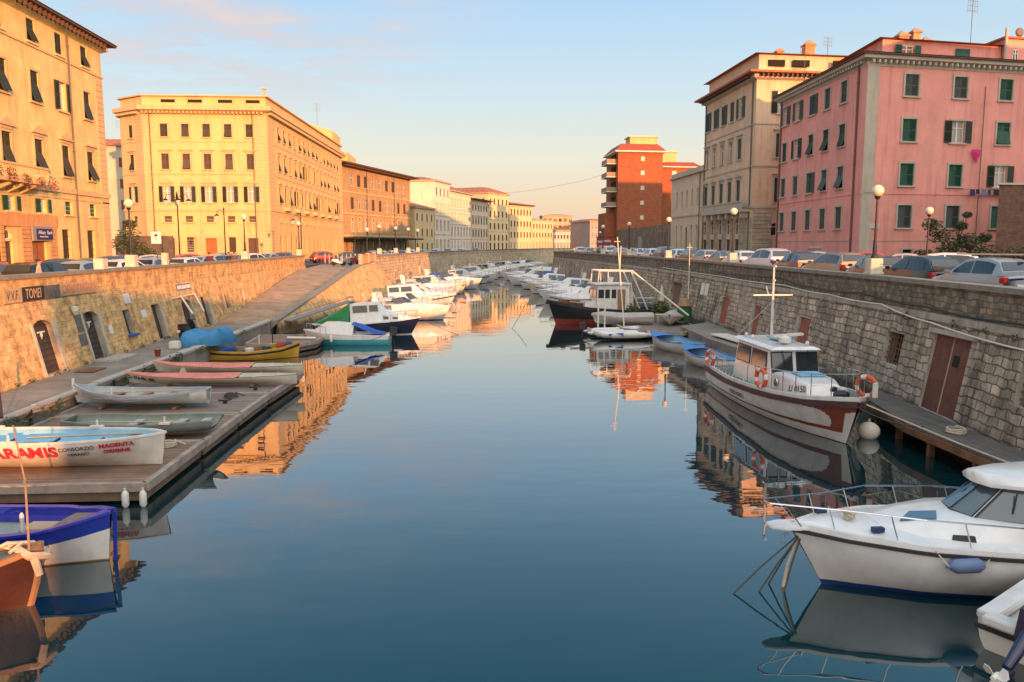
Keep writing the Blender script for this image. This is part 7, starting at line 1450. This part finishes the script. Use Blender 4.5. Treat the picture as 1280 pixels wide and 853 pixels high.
# navy hulled cabin cruiser with green tarpaulin
r, H, st = cabin_boat('cabin_cruiser', 'white cabin cruiser with a navy hull and green tarpaulin over its stern', (-6.2, 54.2, 0), 95, 7.0, 2.5, .72, lambda t, f, z: m_wpaint if z < .06 else m_navy, cuts=[('z', .06)], cab= [(-.14, .80, 1.28), (.10, .80, 1.30), (.19, .74, .60), (.34, .5, .3), (.42, .2, .05)])
panes(r, [side_quad(st, 0, 1, .12, .70, .55, .9, s_) for s_ in (-1, 1)] + [side_quad(st, 0, 1, .78, 1.12, .58, .9, s_) for s_ in (-1, 1)] + [side_quad(st, 2, 3, -.1, .2, .3, .62, s_) for s_ in (-1, 1)] + [side_quad(st, 2, 3, .45, .75, .3, .62, s_) for s_ in (-1, 1)], M('amber_glass', (.06, .035, .02), .08, .2, coat=.4), frame=m_cream)
mb = MB(); mb.mat(m_grnc); mb.loft([[(-1.05, -.95, 2.1), (-1.05, 0, 2.2), (-1.05, .95, 2.1)], [(-2.2, -1.1, 1.3), (-2.2, 0, 1.5), (-2.2, 1.1, 1.3)], [(-3.4, -1.08, .8), (-3.4, 0, .9), (-3.4, 1.08, .8)]], False, False)
for s_ in (-1, 1): mb.poly([(-1.05, s_*.95, 2.1), (-2.2, s_*1.1, 1.3), (-3.4, s_*1.08, .8), (-1.05, s_*1.08, .8)])
mb.build('tarpaulin', r); mb = MB(); mb.mat(m_steel); H.rail(mb, .5, .68, .98, 5, .1, .016, False); mb.tube([(-.2, 0, 2.1), (-.35, 0, 2.75)], .03, 5); mb.build('railing', r)
mb = MB(); mb.mat(m_black)
for t in (.16, .3): mb.torus(H.pt(t, .9, -1, -.12), .24, .09, 16, 6, Matrix.Rotation(R(90), 3, 'X'))
mb.build('tyre_fender', r, True)
# black tug with red bottom
H = Hull(9.2, 3.3, -.8, [(0, 1.0), (.4, 1.02), (.7, 1.25), (1, 1.75)], [(0, .55), (.15, .86), (.4, 1), (.65, .97), (.85, .72), (.95, .4), (1, .05)], ((0, 2.4), (.5, 2.6), (1, 1.2)), .75, .3)
r = boat_root('tug_boat', 'old black tug with a red bottom and white wheelhouse moored to the right pontoon', 'boat', (11.2, 60.8, 0), -97)
mb = MB(); H.skin(mb, lambda t, f, z: m_redp if z < .42 else M('tug_black', (.016, .016, .018), .5, .25, 2, .2), 26, 14, cuts=[('z', .42)]); mb.build('hull', r, True); mb = MB(); mb.mat(M('tug_black')); H.rim(mb, .2, .22, -.02, 20, -.02); mb.build('rubbing_strake', r); mb = MB(); mb.mat(m_gdeck); H.deck(mb, -.25, .05, 18, .1); mb.build('deck', r)
st = [(-1.5, -1.5, 1.05, .98, .85, 2.95), (1.1, 1.0, 1.05, .98, .95, 2.95)]; mb = MB(); cabin(mb, st, m_wpaint); mb.mat(m_wpaint); mb.box((-.2, 0, 3.03), (2.9, 2.3, .1)); mb.loft([[(1.05, -.9, .95), (1.05, .9, .95), (1.05, .9, 1.75), (1.05, -.9, 1.75)], [(2.0, -.8, 1.0), (2.0, .8, 1.0), (1.9, .75, 1.7), (1.9, -.75, 1.7)]]); mb.build('wheelhouse', r, bevel=.02)
panes(r, [side_quad(st, 0, 1, a, b, .52, .84, s_) for s_ in (-1, 1) for a, b in ((.42, .56), (.62, .76), (.80, .97))] + [[(1.08, -.8, 2.0), (1.08, -.1, 2.0), (1.05, -.1, 2.65), (1.05, -.8, 2.65)], [(1.08, .1, 2.0), (1.08, .8, 2.0), (1.05, .8, 2.65), (1.05, .1, 2.65)]]); mb = MB(); mb.mat(m_woodt); mb.box((-.85, 1.03, 1.75), (.6, .06, 1.75)); mb.build('door', r)
mb = MB(); mb.mat(m_wpaint)
for y in (-.95, .95): mb.tube([(-3.0, y, 1.0), (-1.6, y, 4.0), (.9, y, 4.05), (1.0, y, 3.0)], .065, 7); mb.tube([(.2, y, 3.05), (.2, y, 4.0)], .04, 6)
for x in (-1.6, .9): mb.tube([(x, -.95, 4.02), (x, .95, 4.02)], .06, 6)
mb.tube([(-1.0, 0, 4.0), (-1.1, 0, 5.9)], [.05, .03], 6); mb.build('gantry', r); mb = MB(); mb.mat(m_steel); H.rail(mb, .8, .05, .32, 4, .15, .02, True, 0, False); mb.build('railing', r)
mb = MB(); mb.mat(m_rust)
for x, z in ((2.6, 1.5), (3.2, 1.65), (2.1, 1.45)): mb.box((x, rnd.uniform(-.4, .4), z - .1), (.4, .5, .4), rz=.4)
mb.lathe([(.2, -.4), (.26, -.3), (.12, -.25), (.12, .25), (.26, .3), (.2, .4)], (3.5, 0, 1.65), 10, 'Y'); mb.mat(m_woodt); mb.box((2.2, .6, 1.85), (1.6, .3, .1)); mb.build('deck_gear', r)
# covered dinghies, inflatables, blue and white gozzi on the right
for lb, loc, hd, L in (('grey tarpaulin covered dinghy beside the black tug', (11.2, 54.6, .55), -86, 4.2), ('pale covered dinghy standing end on against the right quay wall', (14.6, 54.4, .6), -160, 3.6)):
    H = Hull(L, 1.5, -.05, [(0, .5), (.5, .46), (1, .62)], TRANS, ((0, 2.4), (1, 1.2)), .2, .15); r = boat_root('covered_dinghy', lb, 'dinghy', loc, hd); mb = MB(); H.skin(mb, m_wpaint, 16, 5); mb.build('hull', r, True); mb = MB(); mb.mat(m_cov); H.deck(mb, .03, .28, 16, -.05); mb.mat(m_cov); H.rim(mb, .05, .12, .0, 14, -.05); mb.build('tarpaulin', r, True)
def inflatable(label, loc, hd, L, stripe, eng):
    r = boat_root('inflatable_dinghy', label, 'dinghy', loc, hd, 'inflatable dinghies by the right pontoon'); b = MB(); b.mat(m_white)
    pts = [(-L/2, -.55, .3), (L*.2, -.55, .32), (L*.38, -.4, .38), (L*.48, 0, .46), (L*.38, .4, .38), (L*.2, .55, .32), (-L/2, .55, .3)]
    sm = []
    for a, c in zip(pts, pts[1:]): sm += [V(a).lerp(V(c), k/3) for k in range(3)]
    b.tube(sm + [V(pts[-1])], [.06] + [.21]*(len(sm) - 1) + [.06], 10); b.build('tube', r, True); b = MB(); b.mat(m_gdeck); b.box((-.1, 0, .16), (L*.8, .9, .05)); b.mat(m_wpaint); b.box((-L/2 + .25, 0, .35), (.06, .95, .4)); b.build('floor', r)
    if stripe:
        b = MB(); b.mat(m_bluc)
        for s_ in (-1, 1): b.bar((L*.05, s_*.74, .42), (L*.3, s_*.66, .36), .05, .12); b.bar((L*.05, s_*.74, .3), (L*.3, s_*.68, .36), .05, .06)
        b.build('stripe', r)
    if eng: b = MB(); b.mat(m_black); b.loft([[(-L/2 - .05, -.16, .5), (-L/2 - .05, .16, .5), (-L/2 - .05, .14, .95), (-L/2 - .05, -.14, .95)], [(-L/2 - .4, -.14, .5), (-L/2 - .4, .14, .5), (-L/2 - .42, .1, .9), (-L/2 - .42, -.1, .9)]]); b.tube([(-L/2 - .2, 0, .6), (-L/2 - .3, 0, -.2)], .06, 6); b.mat(m_wpaint); b.box((-L/2 - .2, .0, .86), (.1, .3, .05)); b.build('outboard_motor', r, bevel=.03)
inflatable('white inflatable dinghy with a blue chevron in the water by the right pontoon', (10.35, 50.2, 0), -94, 3.7, True, False); inflatable('plain white inflatable dinghy with a black outboard behind the striped one', (10.0, 52.0, 0), 84, 3.6, False, True)
m_gozw = M('dull_white_paint', (.50, .47, .42), .6, .15, 3)
for i, (x, y, hd, lb) in enumerate(((12.3, 44.6, -20, 'blue and white gozzo, the farther of the two behind the launch'), (12.4, 38.6, -16, 'blue and white gozzo with its bow decked blue, just behind the launch'))):
    H = Hull(5.0, 1.9, -.3, [(0, .62), (.5, .56), (1, .85)], DOUBLE, ((0, 1.4), (.5, 2.4), (1, 1.1)), .15, .1)
    r = open_boat('gozzo', lb, (x, y, 0), hd, H, m_gozw, M('pale_blue_inside', (.2, .33, .45), .6, .15, 3), thwarts=(.3, .5, .65), tm=M('pale_blue_inside'), gun=M('blue_gunwale', (.05, .17, .42), .5, .1), foredeck=(.74, M('blue_gunwale')), cat='boat', group='blue and white gozzi on the right')
settle()
# far rows: three cruiser kinds, copied
m_canv = M('pale_boat_canvas', (.40, .39, .37), .8, .2, 3, .4, 9)
def far_boat(kind):
    if kind == 'open':
        r, H, st = cabin_boat('motor_boat', 'x', (0, 0, 0), 0, 6.2, 2.3, .6, lambda t, f, z: m_redp if z < .05 else m_white, cuts=[('z', .05)], cab= [(-.1, .6, .3), (.12, .72, .5), (.3, .5, .3), (.4, .2, .05)])
        mb = MB(); mb.mat(m_glass); mb.loft([[(.1, -.75, 1.15), (.75, -.4, 1.2), (.85, 0, 1.2), (.75, .4, 1.2), (.1, .75, 1.15)], [(-.25, -.7, 1.6), (.25, -.36, 1.64), (.3, 0, 1.64), (.25, .36, 1.64), (-.25, .7, 1.6)]], False, False); mb.build('windscreen', r)
    elif kind == 'cruiser':
        r, H, st = cabin_boat('motor_cruiser', 'x', (0, 0, 0), 0, 7.6, 2.7, .8, lambda t, f, z: m_navy if z < .08 or .80 < f < .88 else m_white, cuts=[('z', .08), ('f', .8), ('f', .88)], cab= [(-.3, .8, 1.15), (.0, .8, 1.25), (.12, .72, .55), (.3, .5, .32), (.42, .2, .05)])
        panes(r, [side_quad(st, 0, 1, a, b, .5, .88, s_) for s_ in (-1, 1) for a, b in ((.05, .45), (.52, .95))]); mb = MB(); mb.mat(m_glass); mb.poly([(.16, -.8, 1.7), (.16, .8, 1.7), (-.1, .72, 2.15), (-.1, -.72, 2.15)]); mb.poly([(.95, -.7, 1.5), (.95, .7, 1.5), (.06, .8, 1.98), (.06, -.8, 1.98)]); mb.build('windscreen', r)
        mb = MB(); mb.mat(m_steel); mb.tube([(-1.6, 0, 2.2), (-1.7, 0, 3.2)], .025, 5); mb.build('aerial', r)
    else:
        r, H, st = cabin_boat('sport_cruiser', 'x', (0, 0, 0), 0, 8.4, 2.8, .85, lambda t, f, z: m_bblue if z < .07 else m_white, cuts=[('z', .07)], cab= [(-.12, .78, .5), (.04, .78, .62), (.2, .66, .45), (.36, .36, .2), (.44, .15, .04)])
        mb = MB(); mb.mat(m_glass); mb.loft([[(-.7, -1.05, 1.5), (.5, -.75, 1.55), (.7, 0, 1.58), (.5, .75, 1.55), (-.7, 1.05, 1.5)], [(-1.1, -.98, 1.95), (-.2, -.62, 2.05), (-.05, 0, 2.08), (-.2, .62, 2.05), (-1.1, .98, 1.95)]], False, False); mb.build('windscreen', r)
        mb = MB(); mb.mat(m_white); mb.loft([[(-2.6, s_*1.15, 1.2), (-2.1, s_*1.15, 1.2), (-2.1, s_*1.05, 1.2), (-2.6, s_*1.05, 1.2)] for s_ in (-1,)] + [[(-2.9, s_*1.0, 2.5), (-2.5, s_*1.0, 2.5), (-2.5, s_*.9, 2.4), (-2.9, s_*.9, 2.4)] for s_ in (-1,)] + [[(-2.9, s_*1.0, 2.5), (-2.5, s_*1.0, 2.5), (-2.5, s_*.9, 2.4), (-2.9, s_*.9, 2.4)] for s_ in (1,)] + [[(-2.6, s_*1.15, 1.2), (-2.1, s_*1.15, 1.2), (-2.1, s_*1.05, 1.2), (-2.6, s_*1.05, 1.2)] for s_ in (1,)]); mb.build('radar_arch', r)
        mb = MB(); mb.mat(m_canv); mb.loft([[(-1.1, -1.0, 1.75), (-1.1, -.6, 2.02), (-1.1, .6, 2.02), (-1.1, 1.0, 1.75)], [(-2.2, -1.02, 1.7), (-2.2, -.6, 2.0), (-2.2, .6, 2.0), (-2.2, 1.02, 1.7)], [(-3.7, -1.1, 1.0), (-3.7, -.6, 1.25), (-3.7, .6, 1.25), (-3.7, 1.1, 1.0)]], False, False); mb.build('canvas_cover', r)
    mb = MB(); mb.mat(m_steel); H.rail(mb, .55, .62, .98, 5, .1, .02, False); mb.build('bow_rail', r)
    mb = MB(); [fender(mb, H.pt(t, 1, s_, -.1, -.3), .5, .11, 'Z', m_wpaint) for t in (.3, .55) for s_ in (-1, 1)]; mb.build('fender', r, True); return r
FB = {k: far_boat(k) for k in ('open', 'cruiser', 'sport')}; POSE.clear(); used = set()
m_cream2 = M('ivory_gelcoat', (.52, .46, .36), .3, .08, coat=.3); m_greyh = M('pale_grey_gelcoat', (.40, .41, .42), .3, .08, coat=.3); m_bluh = M('dusk_blue_gelcoat', (.10, .16, .26), .3, .08, coat=.3)
def put(kind, x, y, hd, sc_, lb, grp, hullm=None, canvas=None):
    r = FB[kind] if kind not in used else dup(FB[kind], (0, 0, 0)); used.add(kind); POSE2.append((r, x, y, hd, sc_, lb, grp, hullm, canvas))
POSE2 = []
gA, gB, gC = 'cruisers moored along the left bank', 'cruisers moored along the right bank', 'cruisers moored at the far bend'
words = {'open': 'white open motor boat', 'cruiser': 'white cabin cruiser', 'sport': 'white sport cruiser'}
lineL = [(-4.4, 64.5), (-4.6, 71), (-4.4, 77), (-4.0, 82.5), (-4.6, 88), (-4.0, 93), (-3.2, 98), (-2.4, 103), (-1.6, 108), (-.8, 113), (0, 118), (.7, 123), (1.6, 128), (2.3, 133), (3.0, 138)]
kl = ['sport', 'open', 'cruiser', 'cruiser', 'open', 'sport', 'cruiser', 'open', 'sport', 'cruiser', 'open', 'cruiser', 'sport', 'open', 'cruiser']
for i, ((x, y), k) in enumerate(zip(lineL, kl)):
    hm_ = [None, m_cream2, None, m_greyh, None, None, m_cream2, m_bluh][i % 8]; put(k, x, y, 94 + rnd.uniform(-7, 7), (1.0 if i else .88)*rnd.uniform(.92, 1.08), '%s, %s along the left bank from the green tarpaulin boat' % (words[k] if not hm_ else words[k].replace('white', {m_cream2: 'ivory', m_greyh: 'pale grey', m_bluh: 'dusk blue'}[hm_]), ORD[i]), gA, hm_)
lineR = [(12.0, 75.5), (12.4, 81), (12.2, 86.5), (12.4, 92), (12.3, 97), (12.0, 102), (11.6, 107), (11.4, 112), (11.2, 117), (11.0, 122), (10.8, 127), (10.9, 132.5)]
kr = ['cruiser', 'sport', 'open', 'cruiser', 'sport', 'open', 'cruiser', 'open', 'sport', 'cruiser', 'open', 'sport']
for i, ((x, y), k) in enumerate(zip(lineR, kr)):
    hm_ = [None, None, m_greyh, None, m_cream2][i % 5]; put(k, x, y, -88 + rnd.uniform(-8, 8), rnd.uniform(.92, 1.08), '%s, %s along the right bank beyond the black tug' % (words[k] if not hm_ else words[k].replace('white', {m_cream2: 'ivory', m_greyh: 'pale grey'}[hm_]), ORD[i]), gB, hm_)
far = [(4.6, 146, 110, 'sport'), (5.8, 152, 115, 'cruiser'), (7.0, 158, 110, 'open'), (8.4, 165, 115, 'sport'), (10.2, 172, 120, 'cruiser'), (12.0, 180, 120, 'open'), (14.5, 187, 125, 'cruiser'), (17.5, 194, 130, 'sport'), (16.5, 146, -100, 'sport'), (18.0, 152, -90, 'cruiser'), (20.5, 160, -80, 'open'), (23, 168, -70, 'cruiser')]
for i, (x, y, hd, k) in enumerate(far): put(k, x, y, hd, 1.0 + .1*(i % 3), '%s, %s of the boats crowded at the far bend' % (words[k], ORD[i]), gC, [None, m_cream2, None][i % 3])
cps = [dict(r=r) for r, *_ in POSE2]
for r, x, y, hd, s_, lb, grp, hm_, cv in POSE2:
    r.location = (x, y, 0); r.rotation_euler = (0, 0, R(90 - hd)); r.scale = (s_,)*3; tag(r, lb, 'boat', grp)
    if hm_: repaint(r, m_white, hm_)
    if lb.split(',')[1].split()[0] in ('second', 'fifth', 'ninth'): repaint(r, m_canv, m_bluc)
# ================================================================ small things on the quays
tp = MB(); tp.mat(M('blue_tarpaulin', (.03, .17, .34), .6, .25, 2, .6, 7))
rr = random.Random(4); rows = []
for i in range(9):
    x = -14.5 + .26*i; ring = []
    for k in range(11):
        a = math.pi*k/10; h = .78*(1 + .12*math.sin(i*1.1)) if 1 <= i <= 7 else .35; w = .95 if 0 < i < 8 else .6
        ring.append((x + rr.uniform(-.05, .05) + .05*k, 41.1 + 1.0 - w*math.cos(a)*1.0 + .1*i + rr.uniform(-.05, .05), .82 + h*max(0, math.sin(a))**.45 + (rr.uniform(-.07, .07) if 0 < k < 10 else 0)))
    rows.append(ring)
tp.loft(rows, False, False); tp.poly(rows[0]); tp.poly(rows[-1][::-1]); tag(tp.build('tarpaulin_heap', None, True, angle=70), 'crumpled blue tarpaulin thrown over a heap on the left quay', 'tarpaulin')
tp = MB(); tp.mat(m_cream); tp.box((-14.35, 40.95, 1.0), (.5, .4, .38)); tag(tp.build('crate', None, bevel=.04), 'pale crate poking out under the blue tarpaulin', 'crate')
# pipe rail, posts and weeds along the quay edge
pp = empty('quay_pipe', (-13.2, 26, .9), 'grey pipe on short posts along the edge of the left quay', 'pipe'); mb = MB(); mb.mat(M('dull_grey_pipe', (.22, .2, .18), .6, .2)); mb.tube([(-13.25, 21, .98), (-13.2, 26, .97), (-13.12, 31, .98), (-13.02, 38, .96)], .05, 7); mb.build('pipe', pp); mb = MB(); mb.mat(m_iron)
for y in range(22, 39, 3): mb.box((-13.2, y, .75), (.08, .08, .5))
mb.build('post', pp)
qp = MB(); qp.mat(m_iron); qp.tube([(-13.6, 24.2, .85), (-13.7, 24.3, 2.4)], [.05, .035], 6); tag(qp.build('post'), 'thin dark post on the left quay edge behind the rowing gig', 'post')
wd = MB()
for k in range(26): y = 20 + rnd.random()*28; leaf_clump(wd, (-13.15 + .012*(y-20), y, .75 + rnd.random()*.15), (.18, .3, .22), 40, .05, m_lf, seed=k+90)
tag(wd.build('weeds'), 'green weeds sprouting from the edge of the left quay', 'weeds', kind='stuff')
for x, y, lb in ((-14.6, 34.6, 'flat brown mat in front of the first arched door'),): mb = MB(); mb.mat(m_rust); mb.box((x - .8, y - .6, .83), (.8, 1.2, .04)); tag(mb.build('door_mat', None, bevel=.01), lb, 'mat')
mb = MB(); mb.mat(m_kerb); mb.prism([(-16.25, 36.4), (-15.3, 36.6), (-15.2, 38.6), (-16.2, 38.6)], .805, .9); tag(mb.build('door_step'), 'pale stone step in front of the second arched door', 'step')
# pontoon fittings
for i, (x, y, lb) in enumerate(((-7.9, 30.9, 'black cleat on the pontoon near the pair of covered boats'), (-8.3, 28.3, 'black cleat by the stern of the plain white rowing boat'), (-7.75, 25.0, 'black cleat beside the small grey green boat'), (-7.8, 33.2, 'black cleat at the outer end of the long grey pontoon'))):
    mb = MB(); mb.mat(m_iron); mb.box((x, y, Z0 + .05), (.12, .12, .1)); mb.tube([(x - .2, y - .1, Z0 + .13), (x, y, Z0 + .1), (x + .2, y + .1, Z0 + .13)], .035, 6); tag(mb.build('cleat'), lb, 'cleat', 'mooring cleats on the rowing pontoons')
for x, lb in ((-7.75, 'white corner fender, the left one of two at the pontoon corner'), (-7.35, 'white corner fender, the right one of two at the pontoon corner')):
    mb = MB(); fender(mb, (x, 18.42, .2), .42, .08, 'Z', m_wpaint); tag(mb.build('fender', None, True), lb, 'fender', 'fenders at the pontoon corner')
# things on the right pontoon: potted plants, closed parasols, boxes, masts
for x, y, h, lb in ((12.4, 57.2, 1.0, 'potted leafy plant next to the black tug stern'), (14.2, 57.0, 1.3, 'potted bushy plant between the two closed parasols'), (15.0, 58.2, 1.1, 'potted plant against the right quay wall')):
    r = empty('potted_plant', (x, y, .5), lb, 'plant', 'potted plants on the right pontoon'); mb = MB(); mb.mat(M('terracotta_pot', (.28, .1, .06), .8, .2)); mb.lathe([(.16, 0), (.24, .4), (.26, .42), (.22, .43)], (x, y, .5), 12); mb.build('pot', r); f = MB(); leaf_clump(f, (x, y, .95 + h*.4), (.42, .42, h*.45), 170, .11, m_lf + [M('leaf_yellow', (.14, .15, .04), .7)], seed=int(x*10)); f.build('foliage', r)
for x, y, lb in ((13.0, 60.4, 'closed cream parasol nearer to the black tug'), (15.0, 58.9, 'closed cream parasol nearer to the quay wall')):
    r = empty('parasol', (x, y, .5), lb, 'parasol', 'closed parasols on the right pontoon'); mb = MB(); mb.mat(m_steel); mb.tube([(x, y, .5), (x, y, 3.1)], .03, 6); mb.build('pole', r); mb = MB(); mb.mat(M('parasol_canvas', (.50, .45, .36), .9, .12)); mb.lathe([(.12, 1.1), (.24, 1.3), (.2, 1.9), (.12, 2.6), (.02, 3.05)], (x, y, .0), 9); mb.build('canopy', r)
for x, y, w, lb in ((12.9, 55.9, 1.3, 'pale storage chest on the right pontoon next to the plant pots'), (14.6, 56.0, 1.5, 'pale storage chest against the right quay wall')):
    r = empty('storage_chest', (x, y, .5), lb, 'chest', 'chests on the right pontoon'); mb = MB(); mb.mat(M('chest_beige', (.4, .35, .28), .7, .15)); mb.box((x, y, .75), (w, .7, .5)); mb.build('box', r, bevel=.02); mb = MB(); mb.mat(M('chest_lid', (.46, .41, .33), .7, .12)); mb.box((x, y, 1.04), (w + .06, .76, .07)); mb.build('lid', r, bevel=.02)
r = empty('garden_table', (15.9, 56.6, .7), 'green covered stand with a wooden top against the right quay wall', 'stand'); mb = MB(); mb.mat(M('green_cloth', (.015, .09, .035), .8, .15)); mb.lathe([(.55, 0), (.5, .9), (.42, 1.0)], (15.6, 54.8, .7), 12); mb.build('skirt', r); mb = MB(); mb.mat(m_woodt); mb.lathe([(.5, 0), (.55, .05), (.3, .5), (.05, .6)], (15.6, 54.8, 1.72), 12); mb.build('top', r)
def mast(label, p, q, rad=.05):
    mb = MB(); mb.mat(m_cream); mb.tube([p, q], [rad, rad*.6], 7); mb.bar(V(q) - V(.2, 0, .3), V(q) + V(.2, 0, -.3), .03); return tag(mb.build('mast'), label, 'mast')
mast('tall pale mast standing on the right pontoon beside the black tug', (10.9, 52.6, .5), (10.35, 52.6, 6.5)); mast('thin grey mast against the right quay wall', (16.2, 56.0, .7), (16.2, 56.0, 6.1), .035)
mb = MB(); mb.mat(m_cream); mb.tube([(11.4, 53.0, 4.3), (15.2, 52.4, 1.3)], [.045, .06], 7); tag(mb.build('boom'), 'pale boom slanting down to the covered dinghy by the quay wall', 'boom')
for x, lb in ((9.25, 'white mooring post, the left of two in front of the black tug'), (9.7, 'white mooring post, the right of two in front of the black tug')): mb = MB(); mb.mat(m_wpaint); mb.lathe([(.06, -.5), (.06, 2.0), (.02, 2.06)], (x, 53.2, 0), 8); tag(mb.build('mooring_post'), lb, 'post', 'mooring posts by the tug')
mb = MB(); mb.mat(m_wpaint); mb.tube([(-10.2, 47.6, .55), (-8.5, 47.3, .55)], .08, 8); tag(mb.build('spar'), 'white spar lying on the brown steel pontoon', 'spar')
gp_ = MB(); gp_.mat(M('gangway_grey', (.2, .19, .18), .7, .2)); gp_.bar((-11.9, 55.5, .8), (-8.6, 63.5, 1.6), .7, .08); gp_.bar((-11.6, 55.4, 1.2), (-8.3, 63.4, 2.0), .04); tag(gp_.build('gangway'), 'sloping grey gangway below the ramp wall behind the cabin boats', 'gangway')
ck = MB(); ck.mat(m_rust)
for k in range(5): p = V(-10.2 + k*.55, 61 + k*2.6, 1.0); ck.box(p, (.5, .6, .5), rz=k)
settle()
m_oar = M('pale_oar_wood', (.40, .30, .19), .6, .2, 4)
def oar(label, p, q):
    p, q = V(p), V(q); d = (q - p).normalized(); mb = MB(); mb.mat(m_oar); mb.tube([p, q], [.022, .026], 6); s_ = d.cross(V(0, 0, 1)).normalized()*.07
    mb.loft([[q - s_*.4, q + s_*.4, q + s_*.4 + V(0, 0, .015), q - s_*.4 + V(0, 0, .015)], [q + d*.15 - s_, q + d*.15 + s_, q + d*.15 + s_ + V(0, 0, .015), q + d*.15 - s_ + V(0, 0, .015)], [q + d*.55 - s_, q + d*.55 + s_, q + d*.55 + s_ + V(0, 0, .012), q + d*.55 - s_ + V(0, 0, .012)]]); return tag(mb.build('oar'), label, 'oar', 'oars lying in the rowing boats')
oar('pale oar lying along the plain white rowing boat', (-12.3, 27.75, 1.0), (-9.9, 27.95, 1.02)); oar('pale oar lying along the small grey green boat', (-10.8, 23.65, .88), (-8.7, 23.5, .9)); oar('pale oar inside the painted rowing gig', (-11.0, 20.6, 1.16), (-8.6, 20.75, 1.2))
def coil(label, c, rad, mat):
    mb = MB(); mb.mat(mat); mb.tube([(c[0] + (rad - .0018*k*rad)*math.cos(k*.55), c[1] + (rad - .0018*k*rad)*math.sin(k*.55), c[2] + .02 + .0022*k + .012*math.sin(k*1.3)) for k in range(60)] + [(c[0] + rad*1.8, c[1] + rad*.9, c[2] + .02)], .022, 5); return tag(mb.build('rope_coil'), label, 'rope', 'rope coils on the pontoons')
coil('pale rope coil on the nearest pontoon by the bow of the rowing gig', (-8.1, 22.2, Z0), .22, m_rope); coil('dark rope coil on the grey pontoon beside the plain white rowing boat', (-8.4, 29.4, Z0), .24, m_drope); coil('pale rope coil on the boardwalk in front of the double door', (13.9, 21.2, .76), .26, m_rope)
for x, y, z, m, lb in ((-9.2, 22.3, Z0, m_bluc, 'blue bucket on the pontoon beside the small grey green boat'), (-14.2, 38.2, .8, m_redp, 'dull red bucket on the left quay below the window with the blue sill')):
    mb = MB(); mb.mat(m); mb.lathe([(.11, 0), (.15, .3), (.16, .31), (.13, .3), (.1, .05)], (x, y, z), 12); mb.mat(m_iron); mb.tube([(x - .15, y, z + .3), (x - .08, y, z + .42), (x + .08, y, z + .42), (x + .15, y, z + .3)], .008, 4); tag(mb.build('bucket', None, True), lb, 'bucket')
mb = MB(); mb.mat(m_drope)
for a, b, sg in (((11.5, 22.4, 1.35), (13.2, 21.6, .85), .15),): mb.tube([V(a).lerp(V(b), t) - V(0, 0, sg*4*t*(1-t)) for t in (0, .25, .5, .75, 1)], .02, 5)
tag(mb.build('mooring_line'), 'dark mooring line from the launch bow to the boardwalk', 'rope')
for (a, b, lb) in (((5.0, 60.2, 1.7), (3.6, 57, -.1), 'mooring line dropping from the tug bow into the water'), ((-2.7, 54.0, 1.1), (.2, 53.2, -.1), 'mooring line dropping from the navy cruiser bow into the water'), ((-4.3, 48.9, .8), (-5.2, 46.9, .5), 'mooring line from the teal cabin boat to the brown pontoon')):
    mb = MB(); mb.mat(m_drope); mb.tube([V(a).lerp(V(b), t) - V(0, 0, .25*4*t*(1-t)*.4) for t in (0, .25, .5, .75, 1)], .018, 4); tag(mb.build('mooring_line'), lb, 'rope')

wd = MB()
for k in range(18): y = 28 + k*1.45 + rnd.random(); p = fL(uL(y), .84, -.05); leaf_clump(wd, (p[0] + .05, y, .87), (.1, .22, .12), 26, .045, m_lf, seed=k+300)
tag(wd.build('weeds'), 'sparse weeds along the foot of the sunlit left quay wall', 'weeds', kind='stuff')
wd = MB()
for k in range(34): u = U(14 + k*1.9 + rnd.random()*1.5); z = rnd.choice((3.55, 3.6, 2.2, 1.4, .95)); p = fR(u, z, -.03); leaf_clump(wd, p, (.12, .22, .16), 24, .05, m_lf, seed=k+500)
tag(wd.build('weeds'), 'weeds growing from joints of the shaded right quay wall', 'weeds', kind='stuff')
